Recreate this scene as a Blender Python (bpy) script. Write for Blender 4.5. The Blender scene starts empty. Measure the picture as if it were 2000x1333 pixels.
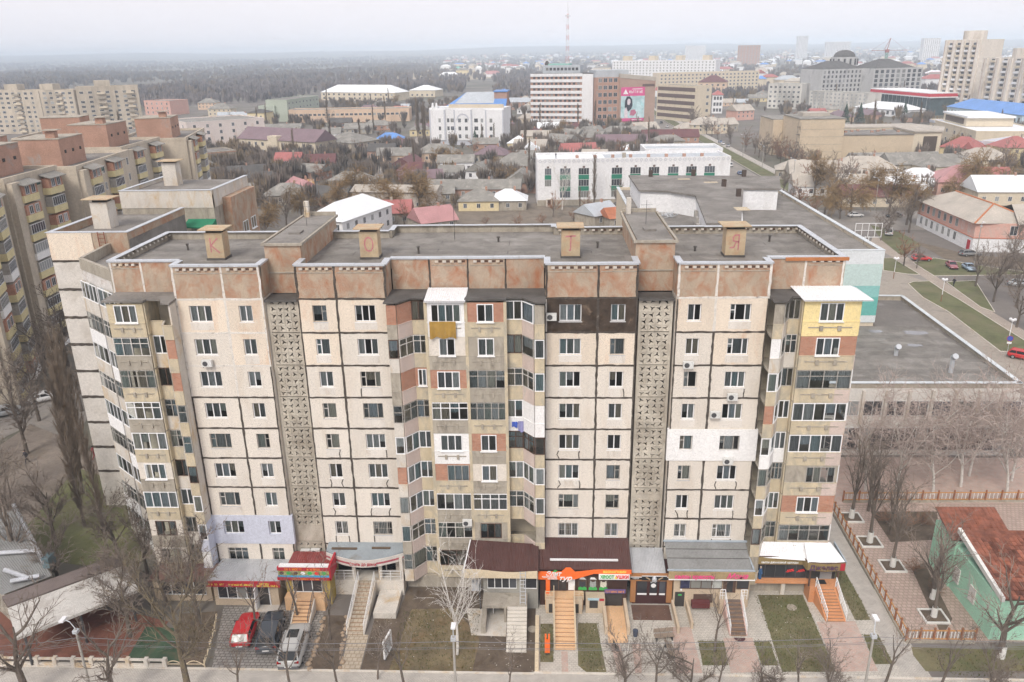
import bpy, math, random
from mathutils import Vector, Matrix, Euler, noise
random.seed(11)
R = random.Random(11)
rad = math.radians
sc = bpy.context.scene
col = sc.collection

# ---------------------------------------------------------------- camera
cam = bpy.data.objects.new('camera', bpy.data.cameras.new('camera'))
col.objects.link(cam)
sc.camera = cam
cam.data.sensor_width = 36.0
cam.data.lens = 36.0 * 1551.0 / 2000.0
cam.data.clip_start = 0.5
cam.data.clip_end = 60000
yaw, pitch, roll = rad(-2.43), rad(20.01), rad(-0.92)
fw = Vector((math.sin(yaw) * math.cos(pitch), math.cos(yaw) * math.cos(pitch), -math.sin(pitch)))
rt = Vector((math.cos(yaw), -math.sin(yaw), 0)); up = rt.cross(fw)
r2 = rt * math.cos(roll) + up * math.sin(roll); u2 = up * math.cos(roll) - rt * math.sin(roll)
mw = Matrix.Identity(4)
for i in range(3):
    mw[i][0], mw[i][1], mw[i][2] = r2[i], u2[i], -fw[i]
mw.translation = Vector((0, -58.75, 44.5))
cam.matrix_world = mw

# ---------------------------------------------------------------- sky, sun, exposure
SUN_EL, SUN_AZ = rad(46), rad(198)          # overcast: a broad glow behind the camera
world = bpy.data.worlds.new('World'); sc.world = world
world.use_nodes = True
wt = world.node_tree; wt.nodes.clear()
wo = wt.nodes.new('ShaderNodeOutputWorld'); wb = wt.nodes.new('ShaderNodeBackground')
sky = wt.nodes.new('ShaderNodeTexSky'); sky.sky_type = 'NISHITA'; sky.sun_disc = False
sky.sun_elevation = SUN_EL; sky.sun_rotation = SUN_AZ; sky.dust_density = 6.0; sky.air_density = 1.4; sky.altitude = 100
tcw = wt.nodes.new('ShaderNodeTexCoord'); nzw = wt.nodes.new('ShaderNodeTexNoise')
nzw.inputs['Scale'].default_value = 1.6; nzw.inputs['Detail'].default_value = 3
mpw = wt.nodes.new('ShaderNodeMapping'); mpw.inputs['Scale'].default_value = (1, 1, 3.0)
crw = wt.nodes.new('ShaderNodeValToRGB')
crw.color_ramp.elements[0].position = .3; crw.color_ramp.elements[0].color = (6.3, 6.12, 6.45, 1)
crw.color_ramp.elements[1].position = .7; crw.color_ramp.elements[1].color = (6.75, 6.48, 6.75, 1)
mxw = wt.nodes.new('ShaderNodeMix'); mxw.data_type = 'RGBA'; mxw.inputs[0].default_value = 0.93
wt.links.new(tcw.outputs['Generated'], mpw.inputs['Vector']); wt.links.new(mpw.outputs[0], nzw.inputs['Vector'])
wt.links.new(nzw.outputs['Fac'], crw.inputs['Fac'])
wt.links.new(sky.outputs[0], mxw.inputs[6]); wt.links.new(crw.outputs[0], mxw.inputs[7])
wt.links.new(mxw.outputs[2], wb.inputs['Color']); wb.inputs['Strength'].default_value = 0.1
wt.links.new(wb.outputs[0], wo.inputs['Surface'])
sun = bpy.data.objects.new('sun', bpy.data.lights.new('sun', 'SUN'))
col.objects.link(sun)
sun.data.energy = 1.5; sun.data.angle = rad(20); sun.data.color = (1.0, .94, .86)
sd = Vector((math.sin(SUN_AZ) * math.cos(SUN_EL), math.cos(SUN_AZ) * math.cos(SUN_EL), math.sin(SUN_EL)))
sun.rotation_euler = (-sd).to_track_quat('-Z', 'Y').to_euler()
sc.view_settings.view_transform = 'Standard'; sc.view_settings.look = 'None'
sc.view_settings.exposure = 0.68; sc.view_settings.gamma = 1.0
sc.view_settings.use_curve_mapping = False
cy = sc.cycles
cy.use_denoising = True; cy.max_bounces = 6; cy.diffuse_bounces = 3; cy.glossy_bounces = 2
cy.transparent_max_bounces = 12; cy.volume_bounces = 1; cy.transmission_bounces = 2
cy.use_adaptive_sampling = True; cy.adaptive_threshold = 0.03; cy.adaptive_min_samples = 12

# ---------------------------------------------------------------- materials
MATS = {}
def M(name, c, rough=.85, var=.12, scale=.8, spot=None, sscale=.5, sthr=.58, sw=.1, streak=1.0,
      bump=0.0, bscale=12.0, metal=0.0, spec=.3, rnd=0.0, wave=None, fine=.06):
    """Procedural surface: world-space noise on colour, optional stains (spot), streaks, bump, corrugation."""
    if name in MATS: return MATS[name]
    m = bpy.data.materials.new(name); m.use_nodes = True; MATS[name] = m
    t = m.node_tree; n = t.nodes; b = n['Principled BSDF']
    b.inputs['Roughness'].default_value = rough; b.inputs['Metallic'].default_value = metal
    b.inputs['Specular IOR Level'].default_value = spec
    geo = n.new('ShaderNodeNewGeometry'); mp = n.new('ShaderNodeMapping')
    mp.inputs['Scale'].default_value = (1, 1, 1 / streak)
    t.links.new(geo.outputs['Position'], mp.inputs['Vector'])
    nz = n.new('ShaderNodeTexNoise'); nz.inputs['Scale'].default_value = scale
    nz.inputs['Detail'].default_value = 5; nz.inputs['Roughness'].default_value = .6
    t.links.new(mp.outputs[0], nz.inputs['Vector'])
    cr = n.new('ShaderNodeValToRGB')
    lo = [max(0, x * (1 - var)) for x in c]; hi = [min(1, x * (1 + var)) for x in c]
    cr.color_ramp.elements[0].position = .28; cr.color_ramp.elements[0].color = (*lo, 1)
    cr.color_ramp.elements[1].position = .72; cr.color_ramp.elements[1].color = (*hi, 1)
    t.links.new(nz.outputs['Fac'], cr.inputs['Fac'])
    out = cr.outputs[0]
    if fine:
        n3 = n.new('ShaderNodeTexNoise'); n3.inputs['Scale'].default_value = scale * 14; n3.inputs['Detail'].default_value = 3
        t.links.new(geo.outputs['Position'], n3.inputs['Vector'])
        mr = n.new('ShaderNodeMapRange'); mr.inputs[1].default_value = .3; mr.inputs[2].default_value = .7
        mr.inputs[3].default_value = 1 - fine * 1.5; mr.inputs[4].default_value = 1 + fine * 1.5
        t.links.new(n3.outputs['Fac'], mr.inputs[0])
        mm = n.new('ShaderNodeMix'); mm.data_type = 'RGBA'; mm.blend_type = 'MULTIPLY'; mm.inputs[0].default_value = 1
        t.links.new(out, mm.inputs[6]); t.links.new(mr.outputs[0], mm.inputs[7]); out = mm.outputs[2]
    if spot:
        n2 = n.new('ShaderNodeTexNoise'); n2.inputs['Scale'].default_value = sscale; n2.inputs['Detail'].default_value = 7
        n2.inputs['Roughness'].default_value = .68; n2.inputs['Distortion'].default_value = .6
        t.links.new(mp.outputs[0], n2.inputs['Vector'])
        mr2 = n.new('ShaderNodeMapRange'); mr2.inputs[1].default_value = sthr - sw / 2; mr2.inputs[2].default_value = sthr + sw
        t.links.new(n2.outputs['Fac'], mr2.inputs[0])
        mx = n.new('ShaderNodeMix'); mx.data_type = 'RGBA'
        t.links.new(mr2.outputs[0], mx.inputs[0]); t.links.new(out, mx.inputs[6])
        mx.inputs[7].default_value = (*spot, 1); out = mx.outputs[2]
    if rnd:
        oi = n.new('ShaderNodeObjectInfo'); mr3 = n.new('ShaderNodeMapRange')
        mr3.inputs[3].default_value = 1 - rnd; mr3.inputs[4].default_value = 1 + rnd
        t.links.new(oi.outputs['Random'], mr3.inputs[0])
        mm2 = n.new('ShaderNodeMix'); mm2.data_type = 'RGBA'; mm2.blend_type = 'MULTIPLY'; mm2.inputs[0].default_value = 1
        t.links.new(out, mm2.inputs[6]); t.links.new(mr3.outputs[0], mm2.inputs[7]); out = mm2.outputs[2]
    t.links.new(out, b.inputs['Base Color'])
    if bump:
        bp = n.new('ShaderNodeBump'); bp.inputs['Strength'].default_value = bump; bp.inputs['Distance'].default_value = .03
        nb = n.new('ShaderNodeTexNoise'); nb.inputs['Scale'].default_value = bscale; nb.inputs['Detail'].default_value = 4
        t.links.new(geo.outputs['Position'], nb.inputs['Vector']); t.links.new(nb.outputs['Fac'], bp.inputs['Height'])
        t.links.new(bp.outputs[0], b.inputs['Normal'])
    return m

def M_brick(name, c1, c2, mortar, sx=.25, sz=.075):
    """Fine brickwork too small to pick apart; u runs along the wall, v up."""
    if name in MATS: return MATS[name]
    m = bpy.data.materials.new(name); m.use_nodes = True; MATS[name] = m
    t = m.node_tree; n = t.nodes; b = n['Principled BSDF']; b.inputs['Roughness'].default_value = .9
    geo = n.new('ShaderNodeNewGeometry'); sp = n.new('ShaderNodeSeparateXYZ'); ad = n.new('ShaderNodeMath'); cb = n.new('ShaderNodeCombineXYZ')
    t.links.new(geo.outputs['Position'], sp.inputs[0]); t.links.new(sp.outputs[0], ad.inputs[0]); t.links.new(sp.outputs[1], ad.inputs[1])
    t.links.new(ad.outputs[0], cb.inputs[0]); t.links.new(sp.outputs[2], cb.inputs[1])
    br = n.new('ShaderNodeTexBrick'); br.inputs['Scale'].default_value = 1
    br.inputs['Brick Width'].default_value = sx; br.inputs['Row Height'].default_value = sz; br.inputs['Mortar Size'].default_value = sz * .12
    br.inputs['Color1'].default_value = (*c1, 1); br.inputs['Color2'].default_value = (*c2, 1); br.inputs['Mortar'].default_value = (*mortar, 1)
    t.links.new(cb.outputs[0], br.inputs['Vector'])
    nz = n.new('ShaderNodeTexNoise'); nz.inputs['Scale'].default_value = 1.3; nz.inputs['Detail'].default_value = 4
    t.links.new(geo.outputs['Position'], nz.inputs['Vector'])
    mr = n.new('ShaderNodeMapRange'); mr.inputs[3].default_value = .75; mr.inputs[4].default_value = 1.25
    t.links.new(nz.outputs['Fac'], mr.inputs[0])
    mm = n.new('ShaderNodeMix'); mm.data_type = 'RGBA'; mm.blend_type = 'MULTIPLY'; mm.inputs[0].default_value = 1
    t.links.new(br.outputs['Color'], mm.inputs[6]); t.links.new(mr.outputs[0], mm.inputs[7])
    t.links.new(mm.outputs[2], b.inputs['Base Color'])
    return m

def M_glass(name, tint=(.8, .85, .86), dark=None):
    if name in MATS: return MATS[name]
    m = bpy.data.materials.new(name); m.use_nodes = True; MATS[name] = m
    t = m.node_tree; n = t.nodes; n.clear()
    o = n.new('ShaderNodeOutputMaterial'); mx = n.new('ShaderNodeMixShader'); gl = n.new('ShaderNodeBsdfGlossy')
    gl.inputs['Roughness'].default_value = .04; gl.inputs['Color'].default_value = (.9, .93, .95, 1)
    fr = n.new('ShaderNodeFresnel'); fr.inputs['IOR'].default_value = 1.55
    t.links.new(fr.outputs[0], mx.inputs[0]); t.links.new(gl.outputs[0], mx.inputs[2])
    if dark:
        df = n.new('ShaderNodeBsdfDiffuse'); df.inputs['Color'].default_value = (*dark, 1)
        oi = n.new('ShaderNodeObjectInfo'); cr = n.new('ShaderNodeValToRGB'); cr.color_ramp.interpolation = 'CONSTANT'
        e = cr.color_ramp.elements
        e[0].position = 0; e[0].color = (*dark, 1); e[1].position = .45; e[1].color = (dark[0] * 2, dark[1] * 2.1, dark[2] * 2.2, 1)
        for ps, cc in ((.65, (.2, .2, .19)), (.78, (.3, .31, .31)), (.88, dark)):
            x = e.new(ps); x.color = (*cc, 1)
        t.links.new(oi.outputs['Random'], cr.inputs['Fac']); t.links.new(cr.outputs[0], df.inputs['Color'])
        t.links.new(df.outputs[0], mx.inputs[1])
    else:
        tr = n.new('ShaderNodeBsdfTransparent'); tr.inputs['Color'].default_value = (*tint, 1)
        t.links.new(tr.outputs[0], mx.inputs[1])
    t.links.new(mx.outputs[0], o.inputs['Surface'])
    return m

def M_random(name, cols, rough=.9, var=.15, scale=6):
    """One of several colours per object (curtains, roofs): picked by the object's own random number."""
    if name in MATS: return MATS[name]
    m = M(name, (1, 1, 1), rough, var, scale)
    t = m.node_tree; n = t.nodes; b = n['Principled BSDF']
    src = b.inputs['Base Color'].links[0].from_socket
    oi = n.new('ShaderNodeObjectInfo'); cr = n.new('ShaderNodeValToRGB'); cr.color_ramp.interpolation = 'CONSTANT'
    e = cr.color_ramp.elements
    k = len(cols)
    e[0].position = 0; e[0].color = (*cols[0], 1); e[1].position = 1 / k; e[1].color = (*cols[1], 1)
    for i in range(2, k):
        x = e.new(i / k); x.color = (*cols[i], 1)
    mm = n.new('ShaderNodeMix'); mm.data_type = 'RGBA'; mm.blend_type = 'MULTIPLY'; mm.inputs[0].default_value = 1
    t.links.new(oi.outputs['Random'], cr.inputs['Fac']); t.links.new(cr.outputs[0], mm.inputs[6]); t.links.new(src, mm.inputs[7])
    t.links.new(mm.outputs[2], b.inputs['Base Color'])
    return m

# ---------------------------------------------------------------- mesh builder
class MB:
    def __init__(s): s.v = []; s.f = []; s.m = []; s.k = 0
    def mat(s, k): s.k = k; return s
    def face(s, pts):
        i = len(s.v); s.v += [tuple(p) for p in pts]; s.f.append(tuple(range(i, i + len(pts)))); s.m.append(s.k); return s
    def idx(s, vs, fs):
        i = len(s.v); s.v += [tuple(p) for p in vs]
        for f in fs: s.f.append(tuple(i + a for a in f)); s.m.append(s.k)
        return s
    def box(s, x0, x1, y0, y1, z0, z1):
        return s.idx([(x0, y0, z0), (x1, y0, z0), (x1, y1, z0), (x0, y1, z0), (x0, y0, z1), (x1, y0, z1), (x1, y1, z1), (x0, y1, z1)],
                     [(0, 3, 2, 1), (4, 5, 6, 7), (0, 1, 5, 4), (1, 2, 6, 5), (2, 3, 7, 6), (3, 0, 4, 7)])
    def prism(s, poly, z0, z1, cap=True):
        a = sum(poly[i][0] * poly[(i + 1) % len(poly)][1] - poly[(i + 1) % len(poly)][0] * poly[i][1] for i in range(len(poly)))
        if a < 0: poly = poly[::-1]
        n = len(poly); zt = z1 if callable(z1) else (lambda x, y: z1); zb = z0 if callable(z0) else (lambda x, y: z0)
        vs = [(x, y, zb(x, y)) for x, y in poly] + [(x, y, zt(x, y)) for x, y in poly]
        fs = [(i, (i + 1) % n, n + (i + 1) % n, n + i) for i in range(n)]
        if cap: fs += [tuple(range(n - 1, -1, -1)), tuple(range(n, 2 * n))]
        return s.idx(vs, fs)
    def obox(s, p0, p1, t, z0, z1, off=0.0):
        """box standing on the line p0-p1, thickness t towards the right-hand side normal (outward), shifted off outward"""
        d = Vector((p1[0] - p0[0], p1[1] - p0[1])); d.normalize(); n = Vector((d.y, -d.x))
        a = Vector(p0[:2]) + n * off; b = Vector(p1[:2]) + n * off
        return s.prism([tuple(a), tuple(b), tuple(b + n * t), tuple(a + n * t)], z0, z1)
    def tube(s, p0, p1, r0, r1=None, n=6, cap=False):
        r1 = r0 if r1 is None else r1
        p0, p1 = Vector(p0), Vector(p1); d = p1 - p0
        if d.length < 1e-6: return s
        d.normalize(); a = d.orthogonal().normalized(); b = d.cross(a)
        cs = [(math.cos(6.2832 * i / n), math.sin(6.2832 * i / n)) for i in range(n)]
        vs = [p0 + (a * c + b * q) * r0 for c, q in cs]
        if r1 <= 0:
            vs.append(p1); fs = [(i, (i + 1) % n, n) for i in range(n)]
        else:
            vs += [p1 + (a * c + b * q) * r1 for c, q in cs]
            fs = [(i, (i + 1) % n, n + (i + 1) % n, n + i) for i in range(n)]
            if cap: fs += [tuple(range(n - 1, -1, -1)), tuple(range(n, 2 * n))]
        return s.idx(vs, fs)
    def path(s, pts, r, n=6):
        for a, b in zip(pts, pts[1:]): s.tube(a, b, r, r, n, True)
        return s
    def dome(s, c, r, rz, n=10, k=4):
        vs = []; fs = []
        for j in range(k):
            a = math.pi / 2 * j / k
            vs += [(c[0] + r * math.cos(a) * math.cos(6.2832 * i / n), c[1] + r * math.cos(a) * math.sin(6.2832 * i / n), c[2] + rz * math.sin(a)) for i in range(n)]
        vs.append((c[0], c[1], c[2] + rz))
        for j in range(k - 1):
            fs += [(j * n + i, j * n + (i + 1) % n, (j + 1) * n + (i + 1) % n, (j + 1) * n + i) for i in range(n)]
        fs += [((k - 1) * n + i, (k - 1) * n + (i + 1) % n, k * n) for i in range(n)]
        return s.idx(vs, fs)
    def mesh(s, name, mats):
        me = bpy.data.meshes.new(name); me.from_pydata(s.v, [], s.f)
        for m in (mats if isinstance(mats, (list, tuple)) else [mats]): me.materials.append(m)
        if any(s.m): me.polygons.foreach_set('material_index', s.m)
        me.update(); return me
    def build(s, name, mats, parent=None, smooth=False):
        me = s.mesh(name, mats)
        if smooth: me.polygons.foreach_set('use_smooth', [True] * len(me.polygons))
        return link(name, me, parent)

def link(name, data, parent=None, loc=None, rz=0, scale=None):
    o = bpy.data.objects.new(name, data); col.objects.link(o)
    if parent is not None: o.parent = parent
    if loc is not None: o.location = loc
    if rz: o.rotation_euler = (0, 0, rz)
    if scale is not None: o.scale = (scale,) * 3 if isinstance(scale, (int, float)) else scale
    return o

AUTO = []
def tag(o, label, cat, group=None):
    o['label'] = label; o['category'] = cat
    if group: o['group'] = group
    return o
def thing(name, label, cat, loc=(0, 0, 0), rz=0, group=None, scale=None):
    return tag(link(name, None, None, loc, rz, scale), label, cat, group)
def structure(o): o['kind'] = 'structure'; return o
def stuff(o): o['kind'] = 'stuff'; return o
def copy_tree(o, parent=None):
    c = o.copy(); col.objects.link(c); c.parent = parent
    for ch in o.children: copy_tree(ch, c)
    return c

def text_mesh(body, size, depth=.02, shear=0.0, bold=0.0, space=1.0):
    cu = bpy.data.curves.new('lettering', 'FONT'); cu.body = body; cu.size = size; cu.extrude = depth
    cu.align_x = 'CENTER'; cu.align_y = 'CENTER'; cu.shear = shear; cu.offset = bold; cu.space_character = space; cu.resolution_u = 3
    o = bpy.data.objects.new('lettering', cu)
    me = o.to_mesh(); me = me.copy()
    o.to_mesh_clear(); bpy.data.objects.remove(o); bpy.data.curves.remove(cu)
    return me
def text(body, size, parent, loc, mat, width=None, shear=0, bold=0, depth=.02, rz=0.0, name='lettering', space=1.0, tilt=0.0):
    """lettering standing upright on a face looking towards -Y (turned by rz about Z)"""
    me = text_mesh(body, size, depth, shear, bold, space); me.materials.clear(); me.materials.append(mat)
    o = link(name, me, parent, loc)
    o.rotation_euler = (math.pi / 2 + tilt, 0, rz)
    if width:
        xs = [v.co.x for v in me.vertices]
        if xs: o.scale = (width / max(1e-3, max(xs) - min(xs)), 1, 1)
    return o

# ---------------------------------------------------------------- shared materials
cream = M('cream_panel', (.67, .615, .545), var=.05, scale=.5, spot=(.55, .47, .38), sscale=.7, sthr=.64, sw=.25, streak=4, bump=.12, rnd=.05)
peach = M('peach_panel', (.69, .60, .495), var=.09, scale=.5, spot=(.60, .38, .24), sscale=.55, sthr=.62, sw=.2, streak=3, bump=.12, rnd=.05)
attic = M('attic_concrete', (.41, .325, .245), var=.16, scale=.7, spot=(.37, .165, .09), sscale=1.0, sthr=.53, sw=.17, streak=1.5, bump=.3)
conc = M('weathered_concrete', (.39, .35, .29), var=.18, scale=.8, spot=(.17, .15, .125), sscale=.8, sthr=.57, sw=.2, streak=2.5, bump=.25)
concy = M('ochre_concrete', (.56, .475, .335), var=.2, scale=.9, spot=(.36, .33, .27), sscale=.9, sthr=.53, sw=.16, streak=2, bump=.2)
concp = M('pale_concrete', (.58, .54, .485), var=.14, scale=.8, spot=(.5, .36, .2), sscale=.9, sthr=.58, sw=.15, streak=2.5, bump=.2)
pink = M('pink_concrete', (.56, .46, .41), var=.1, scale=.8, spot=(.5, .46, .42), sscale=.8, sthr=.62, streak=2)
white_paint = M('white_render', (.78, .77, .76), var=.04, scale=.5, spot=(.62, .6, .57), sscale=.4, sthr=.66, sw=.2, streak=2)
lavender = M('lavender_render', (.55, .57, .66), var=.04, scale=.4)
yellow_r = M('yellow_siding', (.78, .64, .33), var=.05, scale=.5, spot=(.7, .47, .2), sscale=.5, sthr=.66, streak=2)
tarwall = M('tarred_panel', (.06, .043, .032), var=.5, scale=1.1, spot=(.22, .16, .11), sscale=1.1, sthr=.63, sw=.12)
tar = M('tar_joint', (.075, .062, .052), var=.35, scale=2.2, spot=(.2, .17, .14), sscale=2.5, sthr=.62)
seal = M('white_joint', (.66, .62, .57), var=.15, scale=2, spot=(.3, .26, .23), sscale=2.2, sthr=.6)
brick = M_brick('red_brick', (.36, .135, .075), (.45, .2, .12), (.4, .33, .27))
brick_or = M_brick('orange_brick', (.42, .12, .05), (.47, .15, .07), (.44, .3, .22))
brick_cr = M_brick('cream_brick', (.52, .43, .28), (.58, .5, .34), (.42, .36, .27))
felt = M('roof_felt', (.195, .18, .165), var=.24, scale=.3, spot=(.27, .255, .235), sscale=.3, sthr=.55, sw=.14, rough=.95, bump=.2, fine=.1)
feltd = M('dark_felt', (.1, .093, .087), var=.3, scale=.6, rough=.95, bump=.3)
galv = M('galvanised', (.52, .54, .57), var=.1, scale=1.2, rough=.45, metal=.25, spec=.5)
pvc = M('white_pvc', (.8, .8, .8), rough=.5, var=.03, fine=0)
oldw = M('old_white_wood', (.6, .57, .53), rough=.7, var=.15, scale=3)
greyw = M('grey_frame', (.36, .34, .31), rough=.75, var=.2, scale=3)
brownw = M('brown_frame', (.1, .06, .045), rough=.7, var=.2, scale=3)
glass = M_glass('window_glass')
darkglass = M_glass('far_glass', dark=(.05, .052, .058))
curt = M_random('curtain', [(.62, .62, .6), (.33, .35, .34), (.75, .75, .73), (.4, .5, .51), (.5, .42, .32), (.28, .29, .29), (.55, .6, .63), (.5, .53, .47), (.38, .38, .36), (.68, .64, .54)], scale=3)
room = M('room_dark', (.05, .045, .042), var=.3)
roomlit = M('loggia_plaster', (.55, .49, .39), var=.2)
steel = M('dark_steel', (.09, .09, .095), rough=.5, metal=.3)

# ---------------------------------------------------------------- windows (frame = the part, panes / sill / curtain = sub-parts)
CACHE = {}
def cached(key, fn):
    if key not in CACHE: CACHE[key] = fn()
    return CACHE[key]
def r2_(x): return round(x * 50) / 50
def glazing(L, H, bars, trans, fwid=.07, dep=.07):
    """frame mesh in local x (0..L), z (0..H), outward -y; bars: inner x positions; trans: list of (x0,x1,z) transoms"""
    b = MB()
    b.box(0, L, -dep, 0, 0, fwid); b.box(0, L, -dep, 0, H - fwid, H)
    b.box(0, fwid, -dep, 0, fwid, H - fwid); b.box(L - fwid, L, -dep, 0, fwid, H - fwid)
    for x in bars: b.box(x - fwid * .55, x + fwid * .55, -dep * .95, -.004, fwid, H - fwid)
    for x0, x1, z in trans: b.box(x0, x1, -dep * .9, -.008, z - fwid * .45, z + fwid * .45)
    return b
def pane_mesh(w, h):
    def f():
        b = MB(); b.face([(0, 0, 0), (w, 0, 0), (w, 0, h), (0, 0, h)]); return b.mesh('pane', glass)
    return cached(('pane', r2_(w), r2_(h)), f)
def curtain_mesh(w, h):
    def f():
        b = MB(); n = max(3, int(w / .12)); vs = []
        for i in range(n + 1):
            x = w * i / n; y = .035 * (1 if i % 2 else -1) * (.5 + .5 * ((i * 7) % 3))
            vs += [(x, y, 0), (x, y, h)]
        b.idx(vs, [(2 * i, 2 * i + 2, 2 * i + 3, 2 * i + 1) for i in range(n)]); return b.mesh('curtain', curt)
    return cached(('curt', r2_(w), r2_(h)), f)
WST = {'p2': ([.5], []), 'p3': ([.34, .67], []), 'v2': ([.36], [(0, .36, .62)]), 'v3': ([.25, .72], [(0, .25, .62)]), 'q3': ([.33, .66], []), 'p1': ([], []),
       'v2r': ([.64], [(.64, 1, .62)]), 'g2': ([.5], [(0, 1, .68)]), 'g3': ([.33, .67], [(0, 1, .68)]), 'g4': ([.25, .5, .75], [(0, 1, .68)]),
       'g5': ([.2, .4, .6, .8], [(0, 1, .68)]), 'p4': ([.25, .5, .75], []), 'p5': ([.2, .4, .6, .8], []), 'g1': ([], [(0, 1, .6)])}
FM = {'w': pvc, 'o': oldw, 'y': greyw, 'd': brownw}
def window(parent, loc, rz, L, H, style, fm, sill=None, pc=.75, grid=False, name='window'):
    bars, tr = WST[style]; L = r2_(L); H = r2_(H)
    me = cached(('win', L, H, style, fm), lambda: glazing(L, H, [x * L for x in bars], [(a * L, c * L, z * H) for a, c, z in tr], .075 if fm == 'w' else .06).mesh('window_frame', FM[fm]))
    o = link(name, me, parent, loc, rz)
    xs = [0] + [x * L for x in bars] + [L]
    for a, c in zip(xs, xs[1:]):
        link('pane', pane_mesh(c - a - .05, H - .1), o, (a + .025, -.03, .05))
        if R.random() < pc:
            q = 1 if R.random() < .8 else .6; link('curtain', curtain_mesh(c - a - .02, H * q), o, (a + .01, .11, H * (1 - q)))
    if sill is not None:
        link('sill', cached(('sill', L, sill.name), lambda: MB().box(-.06, L + .06, -.22, 0, -.06, -.005).mesh('sill', sill)), o)
    if grid:
        b = MB()
        for i in range(1, int(L / .14)): b.box(i * .14 - .008, i * .14 + .008, -.21, -.19, -.02, H)
        for z in (.02, H * .5, H - .06): b.box(0, L, -.215, -.205, z, z + .02)
        b.build('window_grille', oldw, o)
    return o

# ---------------------------------------------------------------- the nine-storey panel block
Z0, FH, TOP = 1.4, 2.8, 26.6
block = thing('apartment_block', 'nine-storey cream panel apartment block with dark joints and letters on its chimneys', 'apartment block')
BAYS = [(-28.95, -25.0, 'p3', .25, .70), (-25.0, -21.95, 'p2', .33, .68), (-19.25, -16.15, 'p2', .36, .72), (-16.15, -12.15, 'p3', .34, .75),
        (.12, 4.2, 'p3', .27, .69), (4.2, 7.25, 'p2', .33, .70), (10.2, 13.2, 'p2', .30, .65), (13.2, 17.25, 'p3', .28, .68)]
def panel(x0, x1, z0, z1, o, m, y=0.0, t=.26, name='wall_panel'):
    b = MB()
    if o:
        a, c, d, e = o
        for q in (([(x0, z0), (x1, z0), (c, d), (a, d)]), ([(x1, z0), (x1, z1), (c, e), (c, d)]), ([(x1, z1), (x0, z1), (a, e), (c, e)]), ([(x0, z1), (x0, z0), (a, d), (a, e)])):
            b.face([(p[0], y, p[1]) for p in q])
        for (p, q) in (((a, d), (c, d)), ((c, d), (c, e)), ((c, e), (a, e)), ((a, e), (a, d))):
            b.face([(p[0], y, p[1]), (q[0], y, q[1]), (q[0], y + t, q[1]), (p[0], y + t, p[1])])
        for (p, q) in (((x0, z0), (x1, z0)), ((x1, z0), (x1, z1)), ((x1, z1), (x0, z1)), ((x0, z1), (x0, z0))):
            b.face([(q[0], y, q[1]), (p[0], y, p[1]), (p[0], y + t, p[1]), (q[0], y + t, q[1])])
    else:
        b.box(x0, x1, y, y + t, z0, z1)
    return b.build(name, m, block)
def strip(x0, z0, x1, z1, w, m, proud=.014, y=0.0, name='joint_seal', parent=None):
    """a hand-smeared joint: a raised band with uneven edges"""
    vert = abs(z1 - z0) > abs(x1 - x0); L = abs(z1 - z0) + abs(x1 - x0); n = max(3, int(L / .35)); b = MB(); f = []
    for i in range(n + 1):
        t = i / n; cx, cz = x0 + (x1 - x0) * t, z0 + (z1 - z0) * t
        a, c = w * (.48 + R.uniform(-.2, .14)), w * (.48 + R.uniform(-.2, .14)); s = R.uniform(-.008, .008)
        f.append(((cx - a + s, cz), (cx + c + s, cz)) if vert else ((cx, cz - a + s), (cx, cz + c + s)))
    for (p, q), (r, s) in zip(f, f[1:]):
        b.face([(p[0], y - proud, p[1]), (q[0], y - proud, q[1]), (s[0], y - proud, s[1]), (r[0], y - proud, r[1])])
        b.face([(p[0], y, p[1]), (p[0], y - proud, p[1]), (r[0], y - proud, r[1]), (r[0], y, r[1])])
        b.face([(q[0], y - proud, q[1]), (q[0], y, q[1]), (s[0], y, s[1]), (s[0], y - proud, s[1])])
    return b.build(name, m, parent or block)
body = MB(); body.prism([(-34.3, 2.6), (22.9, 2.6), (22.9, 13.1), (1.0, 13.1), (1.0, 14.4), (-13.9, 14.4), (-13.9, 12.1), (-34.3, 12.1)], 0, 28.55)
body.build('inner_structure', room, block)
back = MB()
for p, q in (((22.95, 1.65), (22.95, 13.1)), ((23.1, 13.15), (1.0, 13.15)), ((1.05, 14.45), (-13.95, 14.45)), ((-13.9, 12.15), (-34.4, 12.15)), ((-34.4, 12.1), (-34.4, 1.65))):
    back.obox(p, q, .25, 0, 26.5)
back.build('rear_wall', conc, block)
plinth = MB()
for a, c in ((-28.95, -21.95), (-19.25, -12.15), (.12, 7.25), (10.2, 17.25)): plinth.box(a, c, .05, .5, 0, Z0 - .02)
plinth.box(-34.4, -29, -.3, .5, 0, Z0 - .2); plinth.box(-12.1, .1, -.3, .5, 0, Z0 - .2); plinth.box(17.3, 23.9, -.3, .5, 0, Z0 - .2)
plinth.build('plinth', conc, block)
DARKROWS = {}
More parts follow.
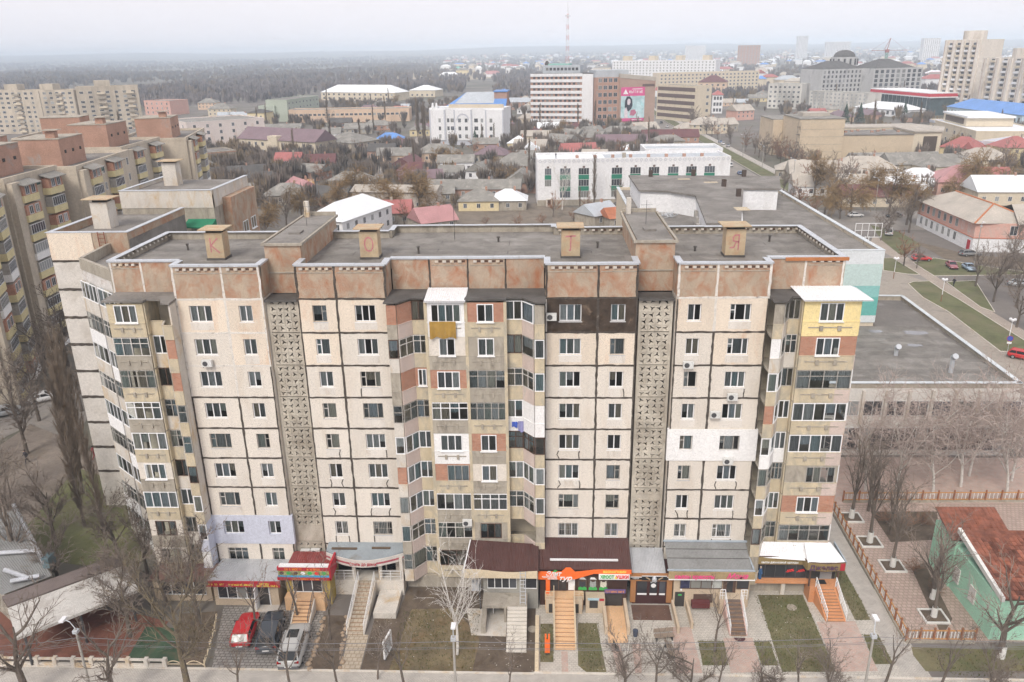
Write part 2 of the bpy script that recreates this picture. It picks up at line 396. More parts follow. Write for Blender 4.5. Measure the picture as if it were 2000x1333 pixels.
for bi, (x0, x1, st, f0, f1) in enumerate(BAYS):
    for k in range(1, 10):
        zf = Z0 + FH * (k - 1); w = x1 - x0
        clad = (bi in (0, 1) and k == 2) or (bi in (6, 7) and k == 5)
        m = lavender if (bi in (0, 1) and k == 2) else white_paint if clad else tarwall if (bi in (4, 5) and k == 9) else peach if k >= 8 + (bi % 3 == 0) else cream
        o = (x0 + f0 * w, x0 + f1 * w, zf + .9, zf + 2.28)
        g = -.12 if clad else .03
        panel(x0 + (g if bi in (0, 2, 4, 6) else .03 if not clad else -.0), x1 - (g if bi in (1, 3, 5, 7) else .03 if not clad else 0), zf + (.03 if not clad else -.02), zf + FH - (.03 if not clad else -.02), o, m, -.09 if clad else 0, .35 if clad else .26,
              'insulation_panel' if clad else 'wall_panel')
        rr = R.random(); wide = st == 'p3'
        if not clad and m is not tarwall and k > 1 and R.random() < .75:      # repainted square below the sill
            MB().box(o[0] - R.uniform(0, .1), o[1] + R.uniform(0, .1), -.004, 0, zf + R.uniform(.12, .3), o[2] - .02).build('repaint_patch', M('repaint', (.665, .62, .565), var=.08, scale=.9, spot=(.52, .44, .36), sscale=1.1, sthr=.6, sw=.15, streak=4, rnd=.06), block)
        if k == 1: s, fm = ('g3' if wide else 'g2'), 'o'
        elif rr < .62: s, fm = ('p3' if wide else 'p2'), 'w'
        elif rr < .84: s, fm = ('v3' if wide else 'v2'), 'w' if R.random() < .5 else 'o'
        else: s, fm = ('v3' if wide else ('v2r' if R.random() < .5 else 'v2')), 'y'
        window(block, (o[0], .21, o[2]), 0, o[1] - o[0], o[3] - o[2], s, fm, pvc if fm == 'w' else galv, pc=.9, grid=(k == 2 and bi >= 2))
# joints
TARX = [x for b_ in BAYS for x in (b_[0], b_[1])]
for bi in (0, 2, 4, 6):
    a, m_, c = BAYS[bi][0], BAYS[bi][1], BAYS[bi + 1][1]
    for k in range(1, 11):
        z = Z0 + FH * (k - 1); top = (k == 10)
        covered = lambda kk: (bi == 0 and kk == 2) or (bi == 6 and kk == 5)
        if not (covered(k) or covered(k - 1)):
            mt = seal if (bi == 0 and k >= 8) or (bi == 6 and k == 10) else tar
            strip(a, z, c, z, .17, mt, .018)
        if k < 10 and not covered(k):
            mt = seal if (bi == 0 and k >= 7) or (bi == 6 and k == 9) else tar
            strip(m_, z + .06, m_, z + FH - .06, .2, mt)
            strip(a + .08, z + .06, a + .08, z + FH - .06, .13, seal if (bi == 0 and k >= 7) else (tar if bi != 4 else seal))
            strip(c - .08, z + .06, c - .08, z + FH - .06, .13, seal if (bi == 0 and k >= 8) else tar)
# tar strokes running down from the window corners
for bi, (x0, x1, st, f0, f1) in enumerate(BAYS):
    for k in range(2, 9):
        if R.random() < (.0 if k > 7 or bi < 2 else .75 if k < 6 else .3) and not (bi >= 6 and k in (5, 6)):
            zf = Z0 + FH * (k - 1); w = x1 - x0
            for fx in (f0, f1):
                if R.random() < .75:
                    xx = x0 + fx * w; j = R.uniform(-.2, .2)
                    strip(xx, zf + .82, xx + j, zf + .45, .1, tar, .012, name='tar_stroke'); strip(xx + j, zf + .46, xx + j * R.uniform(-.5, 1.6), zf + .08, .1, tar, .013, name='tar_stroke')
# attic storey
corbel = MB().box(-.13, .13, -.13, .0, -.13, .03).mat(1).box(.15, .42, -.006, .0, -.15, .03).mesh('corbel', [concp, M('corbel_slot_shade', (.1, .06, .045))])  # dark plate beside each corbel: the slot's shade put in as colour
def attic_panel(x0, x1, y, z0=TOP, z1=29.3, corb=True):
    o = panel(x0 + .05, x1 - .05, z0 + .06, z1, None, attic, y, .2, 'attic_panel')
    if corb:
        b = MB(); b.box(x0 + .18, x1 - .18, y - .04, y + .02, z1 - .62, z1 - .56); b.build('ledge', conc, o)
        n = int((x1 - x0) / .62)
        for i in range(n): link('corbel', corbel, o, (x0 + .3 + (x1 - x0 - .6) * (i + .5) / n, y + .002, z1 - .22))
    return o
for (x0, x1, st, f0, f1) in BAYS: attic_panel(x0, x1, 0)
for i, (x0, x1) in enumerate(((-34.7, -32.1), (-32.1, -29.0))): attic_panel(x0, x1, 1.6, corb=i == 0)
for i, (x0, x1) in enumerate(((-12.1, -9.05), (-9.05, -6.0), (-6.0, -3.0), (-3.0, .08))): attic_panel(x0, x1, 2.1, corb=i in (1, 2))
for i, (x0, x1) in enumerate(((17.3, 20.2), (20.2, 23.2))): attic_panel(x0, x1, 1.6, corb=i == 1)
for bi in (0, 2, 4, 6):
    a, m_, c = BAYS[bi][0], BAYS[bi][1], BAYS[bi + 1][1]
    for x in (a + .1, m_, c - .1): strip(x, TOP + .1, x, 29.25, .2, seal if bi in (0, 6) else tar, .016)
for x, y in ((-32.1, 1.6), (-9.05, 2.1), (-6, 2.1), (-3, 2.1), (20.2, 1.6), (-34.55, 1.6), (23.1, 1.6)): strip(x, TOP + .1, x, 29.25, .16, tar if x > -10 and x < 0 else seal, .016, y)
# returns beside the recesses
for x, y0, y1 in ((-28.95, .0, 1.6), (-21.95, .0, 2.0), (-19.25, 0, 2.0), (-12.15, .0, 2.1), (.12, 0, 2.1), (7.25, 0, 2.2), (10.2, 0, 2.2), (17.25, 0, 1.6)):
    b = MB(); s = .14; inward = 1 if x in (-28.95, -19.25, .12, 10.2) else -1
    b.box(min(x, x + s * inward), max(x, x + s * inward), y0 + .21, y1 + .1, TOP + .05, 29.3); b.build('attic_return', attic, block)
    b = MB(); b.box(min(x, x + s * inward), max(x, x + s * inward), .27, 2.3, 0, TOP); b.build('side_wall', concp, block)
# roof
def inset(P, d):
    o = []
    for i in range(len(P)):
        a, b_, c = Vector(P[i - 1]), Vector(P[i]), Vector(P[(i + 1) % len(P)])
        u, v = (b_ - a).normalized(), (c - b_).normalized()
        o.append(tuple(b_ + (Vector((-u.y, u.x)) + Vector((-v.y, v.x))) * d))
    return o
PER = [(-34.75, 1.6), (-28.95, 1.6), (-28.95, 0), (-21.95, 0), (-21.95, 2), (-19.25, 2), (-19.25, 0), (-12.15, 0), (-12.15, 2.1), (.12, 2.1), (.12, 0), (7.25, 0), (7.25, 2.2),
       (10.2, 2.2), (10.2, 0), (17.25, 0), (17.25, 1.6), (23.25, 1.6), (23.25, 13.4), (10.2, 13.4), (10.2, 14.0), (7.25, 14.0), (7.25, 13.4), (1.1, 13.4), (1.1, 14.7), (-14.05, 14.7), (-14.05, 12.4), (-19.25, 12.4), (-19.25, 13.6), (-21.95, 13.6), (-21.95, 12.4), (-34.75, 12.4)]
MB().prism(inset(PER, .215), 28.5, 28.66).build('roof_deck', felt, block)
pw = MB()
skip = {(-21.95, 2), (7.25, 2.2), (-21.95, 0), (-19.25, 2), (7.25, 0), (10.2, 2.2)}
SKIPE = [4, 12]
for i, p in enumerate(PER):
    q = PER[(i + 1) % len(PER)]
    if i in SKIPE: continue
    if p[0] == q[0] and i < 17: p, q = (p[0], max(p[1], .22)), (q[0], max(q[1], .22))
    pw.obox(p, q, -.16, 26.6 if p[1] > 3 or i in (17, 31) else 28.4, 29.28, -.205 if i < 17 else -.02)
pw.build('parapet', conc, block)
for i, p in enumerate(PER):
    q = PER[(i + 1) % len(PER)]
    if i in SKIPE: continue
    d = Vector((q[0] - p[0], q[1] - p[1])); L = d.length; d.normalize(); n = max(1, round(L / 2.1))
    for j in range(n):
        a = Vector(p) + d * (L * j / n + .012); c = Vector(p) + d * (L * (j + 1) / n - .012); b = MB(); dz = R.uniform(0, .025)
        b.obox(tuple(a), tuple(c), -.5, 29.32 + dz, 29.36 + dz, .09); b.obox(tuple(a), tuple(c), .012, 29.22 + dz, 29.32 + dz, .078); b.build('coping', galv, block)
# weep boxes on the inner face of the gable and rear parapets
for i in (17, 31, 22, 18):
    p, q = PER[i], PER[(i + 1) % len(PER)]
    d = Vector((q[0] - p[0], q[1] - p[1])); L = d.length; d.normalize(); n = Vector((d.y, -d.x)); k = int(L / .75)
    for j in range(k):
        c = Vector(p) + d * (L * (j + .5) / k) - n * .3
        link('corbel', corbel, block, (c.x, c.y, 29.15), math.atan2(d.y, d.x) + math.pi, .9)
rf = MB()
for x in (-30, -24, -16, -9, -3, 4, 12, 19): rf.box(x - .03, x + .03, 3.0, 11.8, 28.662, 28.668)
for y in (4.6, 6.1, 7.7, 9.2, 10.8): rf.box(-34, -22.8, y - .015, y + .015, 28.662, 28.667); rf.box(-18.8, 6.9, y - .015, y + .015, 28.662, 28.667); rf.box(10.7, 22.8, y - .015, y + .015, 28.662, 28.667)
rf.build('felt_seam', feltd, block)
lap = M('felt_strip', (.19, .176, .16), var=.25, scale=.45, spot=(.26, .245, .225), sscale=.5, sthr=.56, sw=.12, rough=.95, rnd=.13, bump=.25)
for zx0, zx1, zy0, zy1 in ((-34.2, -22.7, 2.6, 11.8), (-18.7, 6.6, 2.9, 12.0), (10.8, 22.7, 2.6, 12.9)):
    y = zy0
    while y < zy1 - .5:
        x = zx0
        while x < zx1 - 1:
            e = min(zx1, x + R.uniform(4.5, 9)); MB().box(x + .01, e - .01, y + .01, min(zy1, y + 1.02), 28.66, 28.666 + R.uniform(0, .008)).build('felt_strip', lap, block); x = e
        y += 1.0
for x, y, h in ((-31, 8, .5), (-24.5, 9.5, .4), (-10.5, 6.2, .55), (-4, 10.4, .4), (4.6, 7.8, .5), (12.6, 6.5, .35), (19.6, 9.8, .5)): MB().tube((x, y, 28.66), (x, y, 28.66 + h), .09, .09, 8, True).tube((x, y, 28.66 + h), (x, y, 28.75 + h), .17, .13, 8, True).build('roof_pipe', feltd, block)
for x, y in ((-20.6, 9), (8.7, 8.5), (-8, 11.5)): MB().tube((x, y, 28.6), (x, y, 32.6), .025, .02, 5).tube((x - .5, y, 32.2), (x + .5, y, 32.2), .015, .015, 4).tube((x - .35, y, 31.8), (x + .35, y, 31.8), .015, .015, 4).build('aerial', steel, block)
# stair head houses
for x0, x1, y0, y1 in ((-22.3, -19.0, 2.02, 13.5), (7.0, 10.45, 2.25, 13.9)):
    b = MB(); b.box(x0 + .2, x1 - .2, y0 + .02, y1, 26.5, 30.45); h = b.build('stair_head', attic, block)
    b = MB(); b.box(x0 + .3, x1 - .3, y0 + .1, y1 - .1, 30.46, 30.56); b.build('roof_deck', felt, h)
    b = MB(); b.box(x0, x1, y0 - .15, y0 + .05, 30.4, 30.6); b.box(x0, x0 + .18, y0 + .05, y1 + .1, 30.4, 30.62); b.box(x1 - .18, x1, y0 + .05, y1 + .1, 30.4, 30.62); b.box(x0 + .18, x1 - .18, y1 - .1, y1 + .1, 30.4, 30.9); b.build('rim', conc, h)
    b = MB(); b.box(x0 + .22, x1 - .22, y0 - .06, y0 + .018, 28.15, 28.25); b.build('ledge', conc, h)
    b = MB(); b.box((x0 + x1) / 2 - .5, (x0 + x1) / 2 + .5, y0 + 3.4, y0 + 4.5, 30.56, 30.72); b.build('roof_hatch', felt, h)
    b = MB(); b.box(x0 + .5, x0 + .9, y1 - .9, y1 - .5, 30.56, 32.0); b.build('vent_stack', concp, h)
    b = MB(); b.box(x0 + .35, x1 - .35, .15, 2.1, 26.3, 26.45); b.build('stair_canopy', feltd, block)
# lettered chimneys
rust = M('chimney_plaster', (.46, .37, .25), var=.15, scale=1.2, spot=(.46, .27, .16), sscale=1.1, sthr=.56, sw=.2, bump=.2)
paint = M('red_paint', (.47, .19, .2), var=.2, scale=4)
for x0, x1, ltr in ((-27.75, -26.3, 'К'), (-15.0, -13.5, 'О'), (1.45, 2.95, 'Т'), (14.6, 16.15, 'Я')):
    b = MB(); b.box(x0, x1, 4.3, 5.6, 28.66, 30.95); c = b.build('chimney', rust, block)
    b = MB(); b.box(x0 + .1, x1 - .1, 4.4, 5.5, 30.95, 31.2); b.build('flue_gap', room, c)
    b = MB(); b.box(x0 - .38, x1 + .3, 3.95, 5.95, 31.2, 31.29); b.build('cap', rust, c)
    b = MB(); b.box(x0 - .06, x1 + .06, 4.24, 5.66, 28.66, 28.85); b.build('flashing', feltd, c)
    S = {'К': [[(0, 0), (.02, 1)], [(.62, 1), (.05, .5), (.68, -.05)]], 'О': [[(.36 + .34 * math.cos(a * .5236), .5 + .5 * math.sin(a * .5236)) for a in range(13)]], 'Т': [[(-.05, .97), (.72, 1)], [(.36, 1), (.33, .0), (.22, -.02)]],
         'Я': [[(.6, -.05), (.62, 1), (.3, .98), (.15, .8), (.2, .58), (.6, .5)], [(.42, .5), (.25, .12), (-.05, .1)]]}[ltr]
    for ln in S:
        b = MB(); w = .055
        for p, q in zip(ln, ln[1:]):
            d = Vector((q[0] - p[0], q[1] - p[1])); d.normalize(); n = Vector((-d.y, d.x)) * w; p2, q2 = Vector(p) - d * .03, Vector(q) + d * .03
            b.face([(x0 + .4 + v.x, 4.294 - .002 * (ln.index(p) % 2), 29.35 + v.y * 1.15) for v in (p2 - n, q2 - n, q2 + n, p2 + n)])
        b.build('painted_stroke', paint, c)

# ---------------------------------------------------------------- balconies of the block
relief_me = MB().box(.35, 2.75, -.05, 0, .52, .6).box(.95, 1.15, -.12, 0, .3, .68).box(1.95, 2.15, -.12, 0, .3, .68).mesh('relief', conc)
def balcony(p0, p1, zf, code, pm, relief=False, parent=None, top=2.62, hp=1.0, curtp=.6, pinkend=False):
    """one straight run: parapet (the part) with its infill, frames, panes and curtains as sub-parts"""
    L = math.hypot(p1[0] - p0[0], p1[1] - p0[1]); a = math.atan2(p1[1] - p0[1], p1[0] - p0[0])
    b = MB(); b.box(.015, L - .015, -.1, 0, -.16, hp); b.box(0, L, -.13, .02, hp, hp + .05)
    o = link('balcony', b.mesh('balcony', pm), parent or block, (p0[0], p0[1], zf), a)
    if pinkend: MB().box(L - 1.15, L - .03, -.115, -.1, -.15, hp - .02).build('end_slab', pink, o)
    if relief:
        s = link('relief', relief_me, o, (0, -.1, 0)); s.scale = (L / 3.1, 1, 1)
    H = top - hp - .05; z = hp + .05
    if code == 'o': return o
    if code in ('br', 'bo', 'bc', 'pg', 'pW', 'pc'):
        m = {'br': brick, 'bo': brick_or, 'bc': brick_cr, 'pg': conc, 'pW': white_paint, 'pc': concp}[code]
        MB().box(.02, L - .02, -.07, -.01, z, top).build('infill_panel', m, o); return o
    kind = code[0]
    if kind in 'BCYPGE':      # panels both sides with a window between; optional asymmetry given by digits  e.g. Bw2
        m = {'B': brick, 'C': brick_cr, 'Y': yellow_r, 'P': white_paint, 'G': conc, 'E': cream}[kind]
        n = int(code[2]); ww = min(L - .5, .52 * n + .25); off = (L - ww) * (.5 if len(code) < 4 else {'l': .12, 'r': .88, 'm': .5}[code[3]])
        b = MB()
        b.box(.02, off, -.07, -.01, z, top); b.box(off + ww, L - .02, -.07, -.01, z, top)
        b.box(off, off + ww, -.07, -.01, top - .12, top)
        b.build('infill_panel', m, o)
        window(o, (off, -.03, z), 0, ww, H - .12, 'p%d' % n, code[1], pvc if code[1] == 'w' else None, pc=curtp)
        return o
    n = int(code[1]); st = ('g%d' if len(code) > 2 else 'p%d') % n if n > 1 or len(code) > 2 else 'p1'
    window(o, (.02, -.03, z), 0, L - .04, H, st, kind, None, pc=curtp)
    return o
def slab(poly, z, parent=None):
    return MB().prism(poly, z - .15, z).build('balcony_slab', conc, parent or block)

# columns of runs, floor 9 (top) down to 1.  w white, y grey, d brown, o old white; t = transoms; B brick+window, br brick, p* panel, o open
CENTER = {9: 'br br d2 Pw4 Bw2 w2 w1 pg', 8: 'd1 o2t o2t Ew2 Gw2 d2 y1 w1', 7: 'pg br Bw2 Bw3 y4t o2t o2t w1', 6: 'y1t y2t y2t w4t y5t w2 pW pW',
          5: 'w1 w2 w2 Pw3 Bw2 d2t d2t d1', 4: 'br w2 w2 By3r Ew2 w2 w2 w1', 3: 'y1 w2 w2 w4 w4t o2t o2t w1', 2: 'o1 o2t o2t o4t Gd3 o o pg', 1: 'y1t y1 y2t d4t d4t pg pg pg'}
RIGHT = {9: 'pg y1 y2 Yw3', 8: 'pW o1 o2t Bw3', 7: 'w1 w1 y2 y4t', 6: 'br w1 w2 w5', 5: 'w1 w1 w2 w5', 4: 'y1 y1t y3t Gy4r', 3: 'w1 w1 w2 Bw3', 2: 'd1 y1t y2t y5t', 1: 'pg pg pg pg'}
LEFT = {9: 'Cw3 o o o', 8: 'o4t w2 pc br', 7: 'y4t d2 pg br', 6: 'w4t y2t pc y1t', 5: 'w4 y2t pc y1t', 4: 'Ew3 d2 pc d1', 3: 'w4 w2 pc w1', 2: 'Ed3 y2 pW w1', 1: 'Ey3 y3t pW pW'}
pmats = [concp, pink, concy, concy, concy, concy, pink, concy]
NE, FL, CT = -1.1, .1, -.45
for k in range(1, 10):
    zf = Z0 + FH * (k - 1)
    # centre
    x0 = -12.1; xs = [x0, x0 + .8, x0 + 1.75, x0 + 2.95, -6.02, -3.1 + .12, -1.75 + .1, -.72, .08]
    pts = [((xs[0], NE), (xs[1], NE)), ((xs[1], NE), (xs[2], FL)), ((xs[2], FL), (xs[3], FL)), ((xs[3] + .06, CT), (xs[4] - .04, CT)), ((xs[4] + .04, CT), (xs[5] - .06, CT)), ((xs[5], FL), (xs[6], FL)), ((xs[6], FL), (xs[7], NE)), ((xs[7], NE), (xs[8], NE))]
    codes = CENTER[k].split()
    for i, ((a, b_), cd) in enumerate(zip(pts, codes)):
        pm = pmats[i]
        if i in (3, 4): pm = (conc, concy, conc)[(k + i) % 3]
        if cd[0] == 'P' or (k == 6 and i > 5) or (k == 6 and i == 5): pm = white_paint
        if i == 0 and k in (7, 9, 2): pm = conc
        balcony(a, b_, zf, cd, pm, i in (3, 4), curtp=.4 if cd[0] == 'd' else .82)
    slab([(xs[0], NE + .02), (xs[1], NE + .02), (xs[2], FL + .02), (xs[3], FL + .02), (xs[3], CT + .02), (xs[5], CT + .02), (xs[5], FL + .02), (xs[6], FL + .02), (xs[7], NE + .02), (xs[8], NE + .02), (xs[8], 2.2), (xs[0], 2.2)], zf)
    for x in (xs[3], xs[4], xs[5]):
        b = MB(); b.box(x - .05, x + .05, CT + .02, 2.2, zf, zf + 2.65); b.build('party_wall', concy, block)
        b = MB(); b.box(x - .12, x + .12, CT - .12, CT - .0, zf - .16, zf + 2.64); b.build('pier', concy, block)
    # right end
    x0 = 17.35; xs = [x0, x0 + .75, x0 + 1.4, 19.68, 24.0]
    pts = [((xs[0], NE), (xs[1], NE)), ((xs[1], NE), (xs[2], FL)), ((xs[2], FL), (xs[3], FL)), ((xs[3] + .06, CT), (xs[4], CT)), ((xs[4], CT), (xs[4], 1.6))]
    codes = RIGHT[k].split() + [('pg' if k in (1,) else 'Yw2' if k == 9 else 'br' if k in (3, 5, 8) else 'w3')]
    for i, ((a, b_), cd) in enumerate(zip(pts, codes)):
        pm = [concy, concp, concy, concy, pink][i]
        if k == 9 and i >= 3: pm = yellow_r
        if k == 5 and i < 3: pm = white_paint
        if k == 8 and i < 3: pm = concp
        balcony(a, b_, zf, cd, pm, i == 3, pinkend=(i == 3 and k < 8), curtp=.4 if cd[0] == 'd' else .8)
    slab([(xs[0], NE + .02), (xs[1], NE + .02), (xs[2], FL + .02), (xs[3], FL + .02), (xs[3], CT + .02), (xs[4] - .02, CT + .02), (xs[4] - .02, 2.2), (xs[0], 2.2)], zf)
    b = MB(); b.box(xs[3] - .04, xs[3] + .06, CT + .02, 2.2, zf, zf + 2.65); b.build('party_wall', concy, block)
    # left end
    xs = [-34.3, -31.32, -30.1, -29.7, -28.95]
    pts = [((xs[0], CT), (xs[1] - .06, CT)), ((xs[1], FL), (xs[2], FL)), ((xs[2], FL), (xs[3], NE)), ((xs[3], NE), (xs[4], NE))]
    for i, ((a, b_), cd) in enumerate(zip(pts, LEFT[k].split())):
        pm = [(conc, concy)[k % 2], (concp, concy)[k % 2], concp, concy][i]
        if k <= 2 and i > 1: pm = lavender
        balcony(a, b_, zf, cd, pm, i == 0, curtp=.4 if cd[0] == 'd' else .8)
    b = MB(); b.box(xs[4] - .12, xs[4], NE + .0, -.01, zf - .14, zf + 2.64); b.build('side_wall', concp if k > 2 else lavender, block)
    slab([(xs[0], CT + .02), (xs[1], CT + .02), (xs[1], FL + .02), (xs[2], FL + .02), (xs[3], NE + .02), (xs[4] - .13, NE + .02), (xs[4] - .13, 2.2), (xs[0], 2.2)], zf)
    b = MB(); b.box(xs[1] - .06, xs[1] + .04, CT + .02, 2.2, zf, zf + 2.65); b.build('party_wall', concy, block)
# roofs over the top balconies
canopy = MB()
canopy.prism([(-12.25, -1.35), (-11.2, -1.35), (-10.3, -.15), (-9.3, -.2), (-9.1, 2.09), (-12.2, 2.09)], TOP - .02, lambda x, y: TOP + .08 + .08 * (y + 1.3) / 3.4)
canopy.build('balcony_roof', feltd, block)
canopy = MB(); canopy.prism([(-6.1, -.62), (-2.9, -.62), (-2.85, -.2), (-1.6, -.2), (-.65, -1.4), (.2, -1.4), (.1, 2.09), (-6.1, 2.09)], TOP - .02, lambda x, y: TOP + .1 + .09 * (y + 1.4) / 3.4); canopy.build('balcony_roof', feltd, block)
canopy = MB(); canopy.prism([(-34.5, -.75), (-31.2, -.75), (-31.1, -.3), (-30.0, -.3), (-29.5, -1.35), (-28.85, -1.35), (-28.85, -.03), (-29.0, 1.58), (-34.5, 1.58)], TOP - .02, lambda x, y: TOP + .1 + .07 * (y + 1.4) / 3.4); canopy.build('balcony_roof', felt, block)
canopy = MB(); canopy.prism([(17.2, -1.4), (18.25, -1.4), (18.9, -.2), (19.75, -.2), (19.9, 1.58), (17.28, 1.58)], TOP - .02, lambda x, y: TOP + .12 + .09 * (y + 1.4) / 3.4); canopy.build('balcony_roof', feltd, block)
def corrugated(b, p00, p10, p11, p01, n, amp, along='u'):
    """ridged sheet between four corners; ridges run from edge p00-p10 to edge p01-p11"""
    p00, p10, p11, p01 = map(Vector, (p00, p10, p11, p01)); nn = (p10 - p00).cross(p01 - p00).normalized()
    vs = []
    for i in range(2 * n + 1):
        t = i / (2 * n); h = nn * (amp if i % 2 else 0)
        vs += [p00.lerp(p10, t) + h, p01.lerp(p11, t) + h]
    b.idx(vs, [(2 * i, 2 * i + 2, 2 * i + 3, 2 * i + 1) for i in range(2 * n)])
    return b
whitemetal = M('white_sheet', (.74, .74, .75), var=.06, scale=.6, rough=.5, spot=(.6, .5, .38), sscale=.8, sthr=.68)
b = MB(); corrugated(b, (-9.2, -.85, TOP + .02), (-6.0, -.85, TOP + .02), (-6.0, 1.9, TOP + .32), (-9.2, 1.9, TOP + .32), 18, .04); b.box(-9.2, -6.0, -.84, 1.9, TOP - .06, TOP - .01); b.build('balcony_roof', whitemetal, block)
b = MB(); corrugated(b, (19.55, -.95, TOP + .02), (24.75, -.95, TOP + .02), (23.9, 1.6, TOP + .42), (19.2, 1.6, TOP + .42), 20, .04); b.face([(24.75, -.95, TOP + .02), (24.6, 2.4, TOP + .05), (23.9, 1.6, TOP + .42)]); b.prism([(19.6, -.9), (24.7, -.9), (24.5, 2.2), (19.6, 1.6)], TOP - .06, TOP - .0); b.build('balcony_roof', whitemetal, block)
b = MB(); b.box(18.6, 23.4, 1.42, 1.52, 29.08, 29.34); b.build('parapet_board', M('orange_board', (.42, .17, .07), var=.15), block)
# loggia back walls
for x0, x1, y in ((-12.0, .05, 2.12), (17.4, 23.2, 1.72), (-34.2, -29.1, 1.72)):
    MB().box(x0, x1, y, y + .07, Z0, TOP - .05).build('loggia_wall', roomlit, block)
# perforated stair screens: one block per opening, 4 across
def screen_block():
    b = MB(); S = .28; y0, y1 = 0.0, .16; n = 24
    def star(i):
        a = 6.2832 * i / n + .3
        r = .07 + .15 * max(0, math.cos(3 * (a - .9))) ** 1.1 + .05 * max(0, math.cos(a + 2.2))
        return (r * math.cos(a), r * math.sin(a))
    inner = [star(i) for i in range(n)]
    outer = []
    for i in range(n):
        a = 6.2832 * i / n + .3; c, s = math.cos(a), math.sin(a); t = S / max(abs(c), abs(s)); outer.append((c * t, s * t))
    for i in range(n):
        j = (i + 1) % n
        b.face([(outer[i][0], y0, outer[i][1]), (outer[j][0], y0, outer[j][1]), (inner[j][0], y0, inner[j][1]), (inner[i][0], y0, inner[i][1])])
        b.face([(inner[i][0], y0, inner[i][1]), (inner[j][0], y0, inner[j][1]), (inner[j][0], y1, inner[j][1]), (inner[i][0], y1, inner[i][1])])
    for c in ((-S, -S, S, -S), (S, -S, S, S), (S, S, -S, S), (-S, S, -S, -S)):
        b.face([(c[0], y0, c[1]), (c[0], y1, c[1]), (c[2], y1, c[3]), (c[2], y0, c[3])])
    for c in ((-S, -S, S, -S + .05), (-S, S - .05, S, S), (-S, -S + .05, -S + .05, S - .05), (S - .05, -S + .05, S, S - .05)): b.box(c[0] + .004, c[2] - .004, -.035, -.001, c[1] + .004, c[3] - .004)
    # corner fills so that the outline is square
    for sx in (-1, 1):
        for sz in (-1, 1):
            near = sorted(outer, key=lambda p: (p[0] - sx * S) ** 2 + (p[1] - sz * S) ** 2)[:2]
            b.face([(near[0][0], y0, near[0][1]), (near[1][0], y0, near[1][1]), (sx * S, y0, sz * S)])
    return b
scr = M('screen_concrete', (.54, .495, .42), var=.2, scale=1.2, spot=(.24, .2, .155), sscale=.35, sthr=.54, sw=.22, streak=2, bump=.3)
sb = screen_block(); smesh = sb.mesh('screen_block', scr)
rest = MB(); nb = 0
for sx in (-20.6, 8.72):
    b = MB(); b.box(sx - 1.32, sx - 1.13, .45, .8, .5, 26.35); b.box(sx + 1.13, sx + 1.32, .45, .8, .5, 26.35); b.build('screen_frame', scr, block)
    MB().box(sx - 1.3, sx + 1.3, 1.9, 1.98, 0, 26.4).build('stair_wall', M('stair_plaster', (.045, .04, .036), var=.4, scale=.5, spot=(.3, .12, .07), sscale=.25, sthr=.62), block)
    for k in range(9, 0, -1):
        zf = Z0 + FH * (k - 1)
        b = MB(); b.box(sx - 1.12, sx + 1.12, .7, 1.9, zf - .1, zf + .1); b.build('stair_landing', scr, block)
        for j in range(5):
            z = zf + 2.62 - .27 - j * .545
            if k == 1 and j > 1: continue
            for i in range(4):
                x = sx + (i - 1.5) * .565
                flip = (i + j + k) % 4
                nb += 1
                solid = (sx > 0 and k == 3 and 1 <= j <= 4) or (sx < 0 and k == 2 and j >= 2)
                if nb <= 296:
                    if solid: MB().box(x - .28, x + .28, .52, .64, z - .27, z + .27).build('screen_block', scr, block)
                    else:
                        o = link('screen_block', smesh, block, (x, .5, z)); o.rotation_euler = (0, flip * math.pi / 2, 0); o.scale = (1, 1, .965) if flip % 2 == 0 else (.965, 1, 1)
                else:
                    c, s = ((1, 0), (0, 1), (-1, 0), (0, -1))[flip]
                    rest.idx([(x + c * v[0] + s * v[2], .5 + v[1], z - s * v[0] + c * v[2]) for v in sb.v], sb.f)
if rest.v: stuff(rest.build('screen_block', scr, block))

# ---------------------------------------------------------------- ground, streets, lawns
def M_pavers(name, c1, c2, joint, w, h, var=.2):
    m = M_brick(name, c1, c2, joint, w, h); t = m.node_tree
    sp = [n for n in t.nodes if n.type == 'SEPXYZ'][0]; cb = [n for n in t.nodes if n.type == 'COMBXYZ'][0]
    t.links.new(sp.outputs[0], cb.inputs[0]); t.links.new(sp.outputs[1], cb.inputs[1])
    return m
earth = M('earth', (.17, .152, .138), var=.3, scale=.02, spot=(.10, .105, .06), sscale=.012, sthr=.55, sw=.2, rough=1, bump=.2, bscale=2)
asph = M('asphalt', (.235, .215, .195), var=.15, scale=.12, spot=(.3, .27, .235), sscale=.15, sthr=.58, sw=.2, rough=.95)
dirt = M('bare_dirt', (.17, .135, .1), var=.25, scale=.5, spot=(.1, .085, .065), sscale=.35, sthr=.55, sw=.2, rough=1, bump=.5, bscale=5)
grassy = M('winter_lawn', (.165, .145, .082), var=.3, scale=.5, spot=(.115, .13, .052), sscale=.3, sthr=.54, sw=.2, rough=1, bump=.6, bscale=8)
green = M('green_lawn', (.122, .128, .062), var=.3, scale=.3, spot=(.165, .14, .09), sscale=.15, sthr=.56, sw=.2, rough=1, bump=.6, bscale=8)
soil = M('wet_soil', (.115, .088, .066), var=.3, scale=.7, spot=(.16, .125, .09), sscale=.5, sthr=.57, rough=1, bump=.6, bscale=6)
pavg = M_pavers('grey_pavers', (.42, .39, .355), (.48, .45, .41), (.3, .275, .245), .22, .11)
pavd = M_pavers('cobble_pavers', (.25, .235, .215), (.32, .3, .275), (.14, .125, .11), .42, .3)
pavb = M_pavers('beige_tiles', (.43, .36, .28), (.47, .4, .31), (.33, .27, .2), .4, .4)
